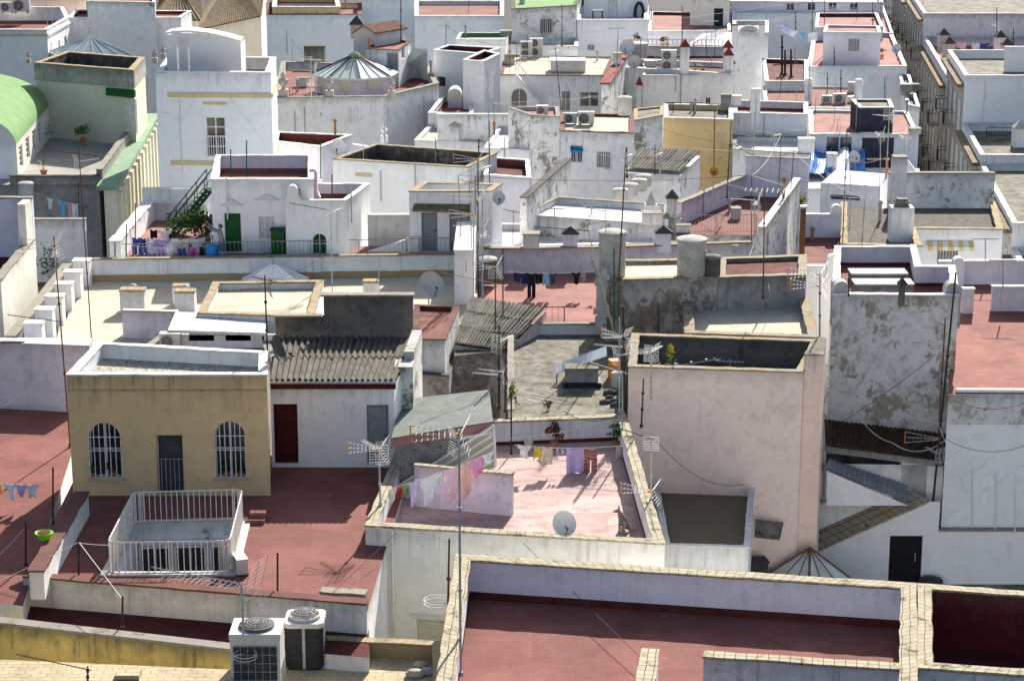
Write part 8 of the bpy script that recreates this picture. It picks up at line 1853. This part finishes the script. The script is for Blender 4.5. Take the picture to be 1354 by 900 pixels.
# ================================================================== SMALL CLUTTER FOUND BY LOOKING AT THE ROOFS
bpy.context.view_layer.update();DG=bpy.context.evaluated_depsgraph_get()
def hit(u,v):
    ok,loc,nor,_,ob,_=SC.ray_cast(DG,CAM,ray(u,v).normalized());return(loc,nor,ob)if ok else(None,None,None)
cr=random.Random(21);rods=[];nrod=nbox=nvent=0
spots=[(cr.uniform(340,1230),cr.uniform(4,330))for _ in range(420)]+[(cr.uniform(0,340),cr.uniform(4,60))for _ in range(30)]
for u,v in spots:
    loc,nor,ob=hit(u,v)
    if loc is None or nor.z<.95 or loc.z<14 or ob.name.split('.')[0]not in('roof','coping'):continue
    k=cr.random()
    if k<.55 and nrod<62:
        nrod+=1;h=cr.uniform(1.2,3.6);t=loc+Vector((cr.uniform(-.12,.12),0,h));mb=MB();mb.tube(loc,t,.022,5,r2=.016)
        if k<.36:
            az=cr.uniform(120,200);d=dirv(az);n=Vector((-d.y,d.x,0))
            mb.tube(t-d*.5,t+d*.7,.013,4)
            for j in range(cr.randint(4,9)):q=t+d*(-.42+.13*j);w_=cr.uniform(.12,.4);mb.tube(q-n*w_,q+n*w_,.009,4)
        o=mb.build('roof_antenna',M[cr.choice(['rust','pole_dark','galv','stone'])],None,loc=loc);tag(o,'thin aerial rod among the crowded back rooftops','antenna','thin aerial rods on the back rooftops');rods.append(t)
    elif k<.75 and nbox<26:
        nbox+=1;x,y,z_=loc;w_,d_,h=cr.uniform(.2,.5),cr.uniform(.2,.4),cr.uniform(.3,.9);mb=MB();mb.prism([(x-w_,y-d_),(x+w_,y-d_),(x+w_,y+d_),(x-w_,y+d_)],z_,z_+h);o=mb.build('roof_upstand',M[cr.choice(['white','white_worn','concrete_pale','cream'])],None,loc=loc);mb=MB();mb.box(x-w_-.04,y-d_-.04,z_+h+.002,x+w_+.04,y+d_+.04,z_+h+.06);mb.build('cap',M[cr.choice(['cope_white','cope_grey','cope_tan'])],o);tag(o,'small capped upstand on the crowded back rooftops','roof upstand','small upstands on the back rooftops')
    elif nvent<22:
        nvent+=1;mb=MB();h=cr.uniform(.4,1.0);mb.lathe(loc,[(.07,0),(.07,h),(.13,h+.02),(.13,h+.12),(.02,h+.2)],8);o=mb.build('vent_pipe',M[cr.choice(['galv','tank_cement','terracotta'])],None,loc=loc);tag(o,'short vent pipe on the crowded back rooftops','vent pipe','vent pipes on the back rooftops')
for i in range(34):
    a=cr.choice(rods);near=sorted(rods,key=lambda p:(p-a).length)[1:7]
    if not near:continue
    b=cr.choice(near);cable('thin wire strung between the back rooftops',a,b,cr.uniform(.1,.6),.011,cr.choice(['cord_dark','cord']),8,group='thin wires over the back rooftops')
# pipes, cables and little openings on blank walls
for u,v,l,mt in tuple((cr.uniform(360,1180),cr.uniform(40,310),cr.uniform(1.2,2.6),cr.choice(['galv','stone','rail_grey','frame_white']))for _ in range(40))+((900,122,3,'rail_grey'),(1070,105,3,'rail_grey'),(560,150,2.5,'galv'),(390,165,2,'stone'),(240,180,4,'frame_white'),(1300,135,3,'frame_white'),(640,228,2.5,'stone'),(300,262,2,'frame_white'),(446,300,1.5,'frame_white'),(520,770,3.5,'cream'),(745,130,2,'galv'),(1010,170,2,'galv'),(870,420,1.2,'concrete')):
    loc,nor,ob=hit(u,v)
    if loc is None or abs(nor.z)>.3:continue
    q=loc+nor*.05;mb=MB();mb.tube(q+UP*l/2,q-UP*l/2,.035,6);o=mb.build('drain_pipe',M[mt],None,loc=q);tag(o,'slender drain pipe fixed to a bare house wall','drain pipe','drain pipes on house walls')
# ------------------------------------------------------------------ ground, sky, sun, camera
mb = MB(); mb.face([(-600, -100, 0), (600, -100, 0), (600, 1500, 0), (-600, 1500, 0)]); g = mb.build('street_ground', M['asphalt'], None); g['kind'] = 'structure'
w = bpy.data.worlds.new('World'); SC.world = w; w.use_nodes = True
nt = w.node_tree; bg = nt.nodes['Background']; sky = nt.nodes.new('ShaderNodeTexSky'); sky.sky_type = 'NISHITA'; sky.sun_disc = False
SUN_EL, SUN_AZ = R(30), R(14)      # azimuth measured from +Y towards +X
sky.sun_elevation = SUN_EL; sky.sun_rotation = SUN_AZ; sky.altitude = 20; sky.dust_density = 2.2; sky.air_density = .9; sky.ozone_density = .6
nt.links.new(sky.outputs[0], bg.inputs[0]); bg.inputs[1].default_value = .068
sd = bpy.data.lights.new('sun', 'SUN'); sd.energy = 4.3; sd.angle = R(.53); sd.color = (1, .95, .87)
so = bpy.data.objects.new('sun', sd); COL.objects.link(so); so['kind'] = 'structure'
dv = Vector((math.sin(SUN_AZ)*math.cos(SUN_EL), math.cos(SUN_AZ)*math.cos(SUN_EL), math.sin(SUN_EL)))
so.rotation_euler = dv.to_track_quat('Z', 'Y').to_euler(); so.location = (0, 0, 120)
cd = bpy.data.cameras.new('camera'); cam = bpy.data.objects.new('camera', cd); COL.objects.link(cam); cam.location = CAM
cam.rotation_euler = (R(90) - PITCH, 0, 0); cd.sensor_width = 36; cd.lens = FPX / 1354 * 36; cd.clip_start = 1; cd.clip_end = 3000; SC.camera = cam
SC.view_settings.view_transform = 'Standard'; SC.view_settings.look = 'None'; SC.view_settings.exposure = 1.32; SC.view_settings.gamma = 1
SC.view_settings.use_curve_mapping = False
SC.cycles.max_bounces = 8; SC.cycles.diffuse_bounces = 4; SC.cycles.use_denoising = True
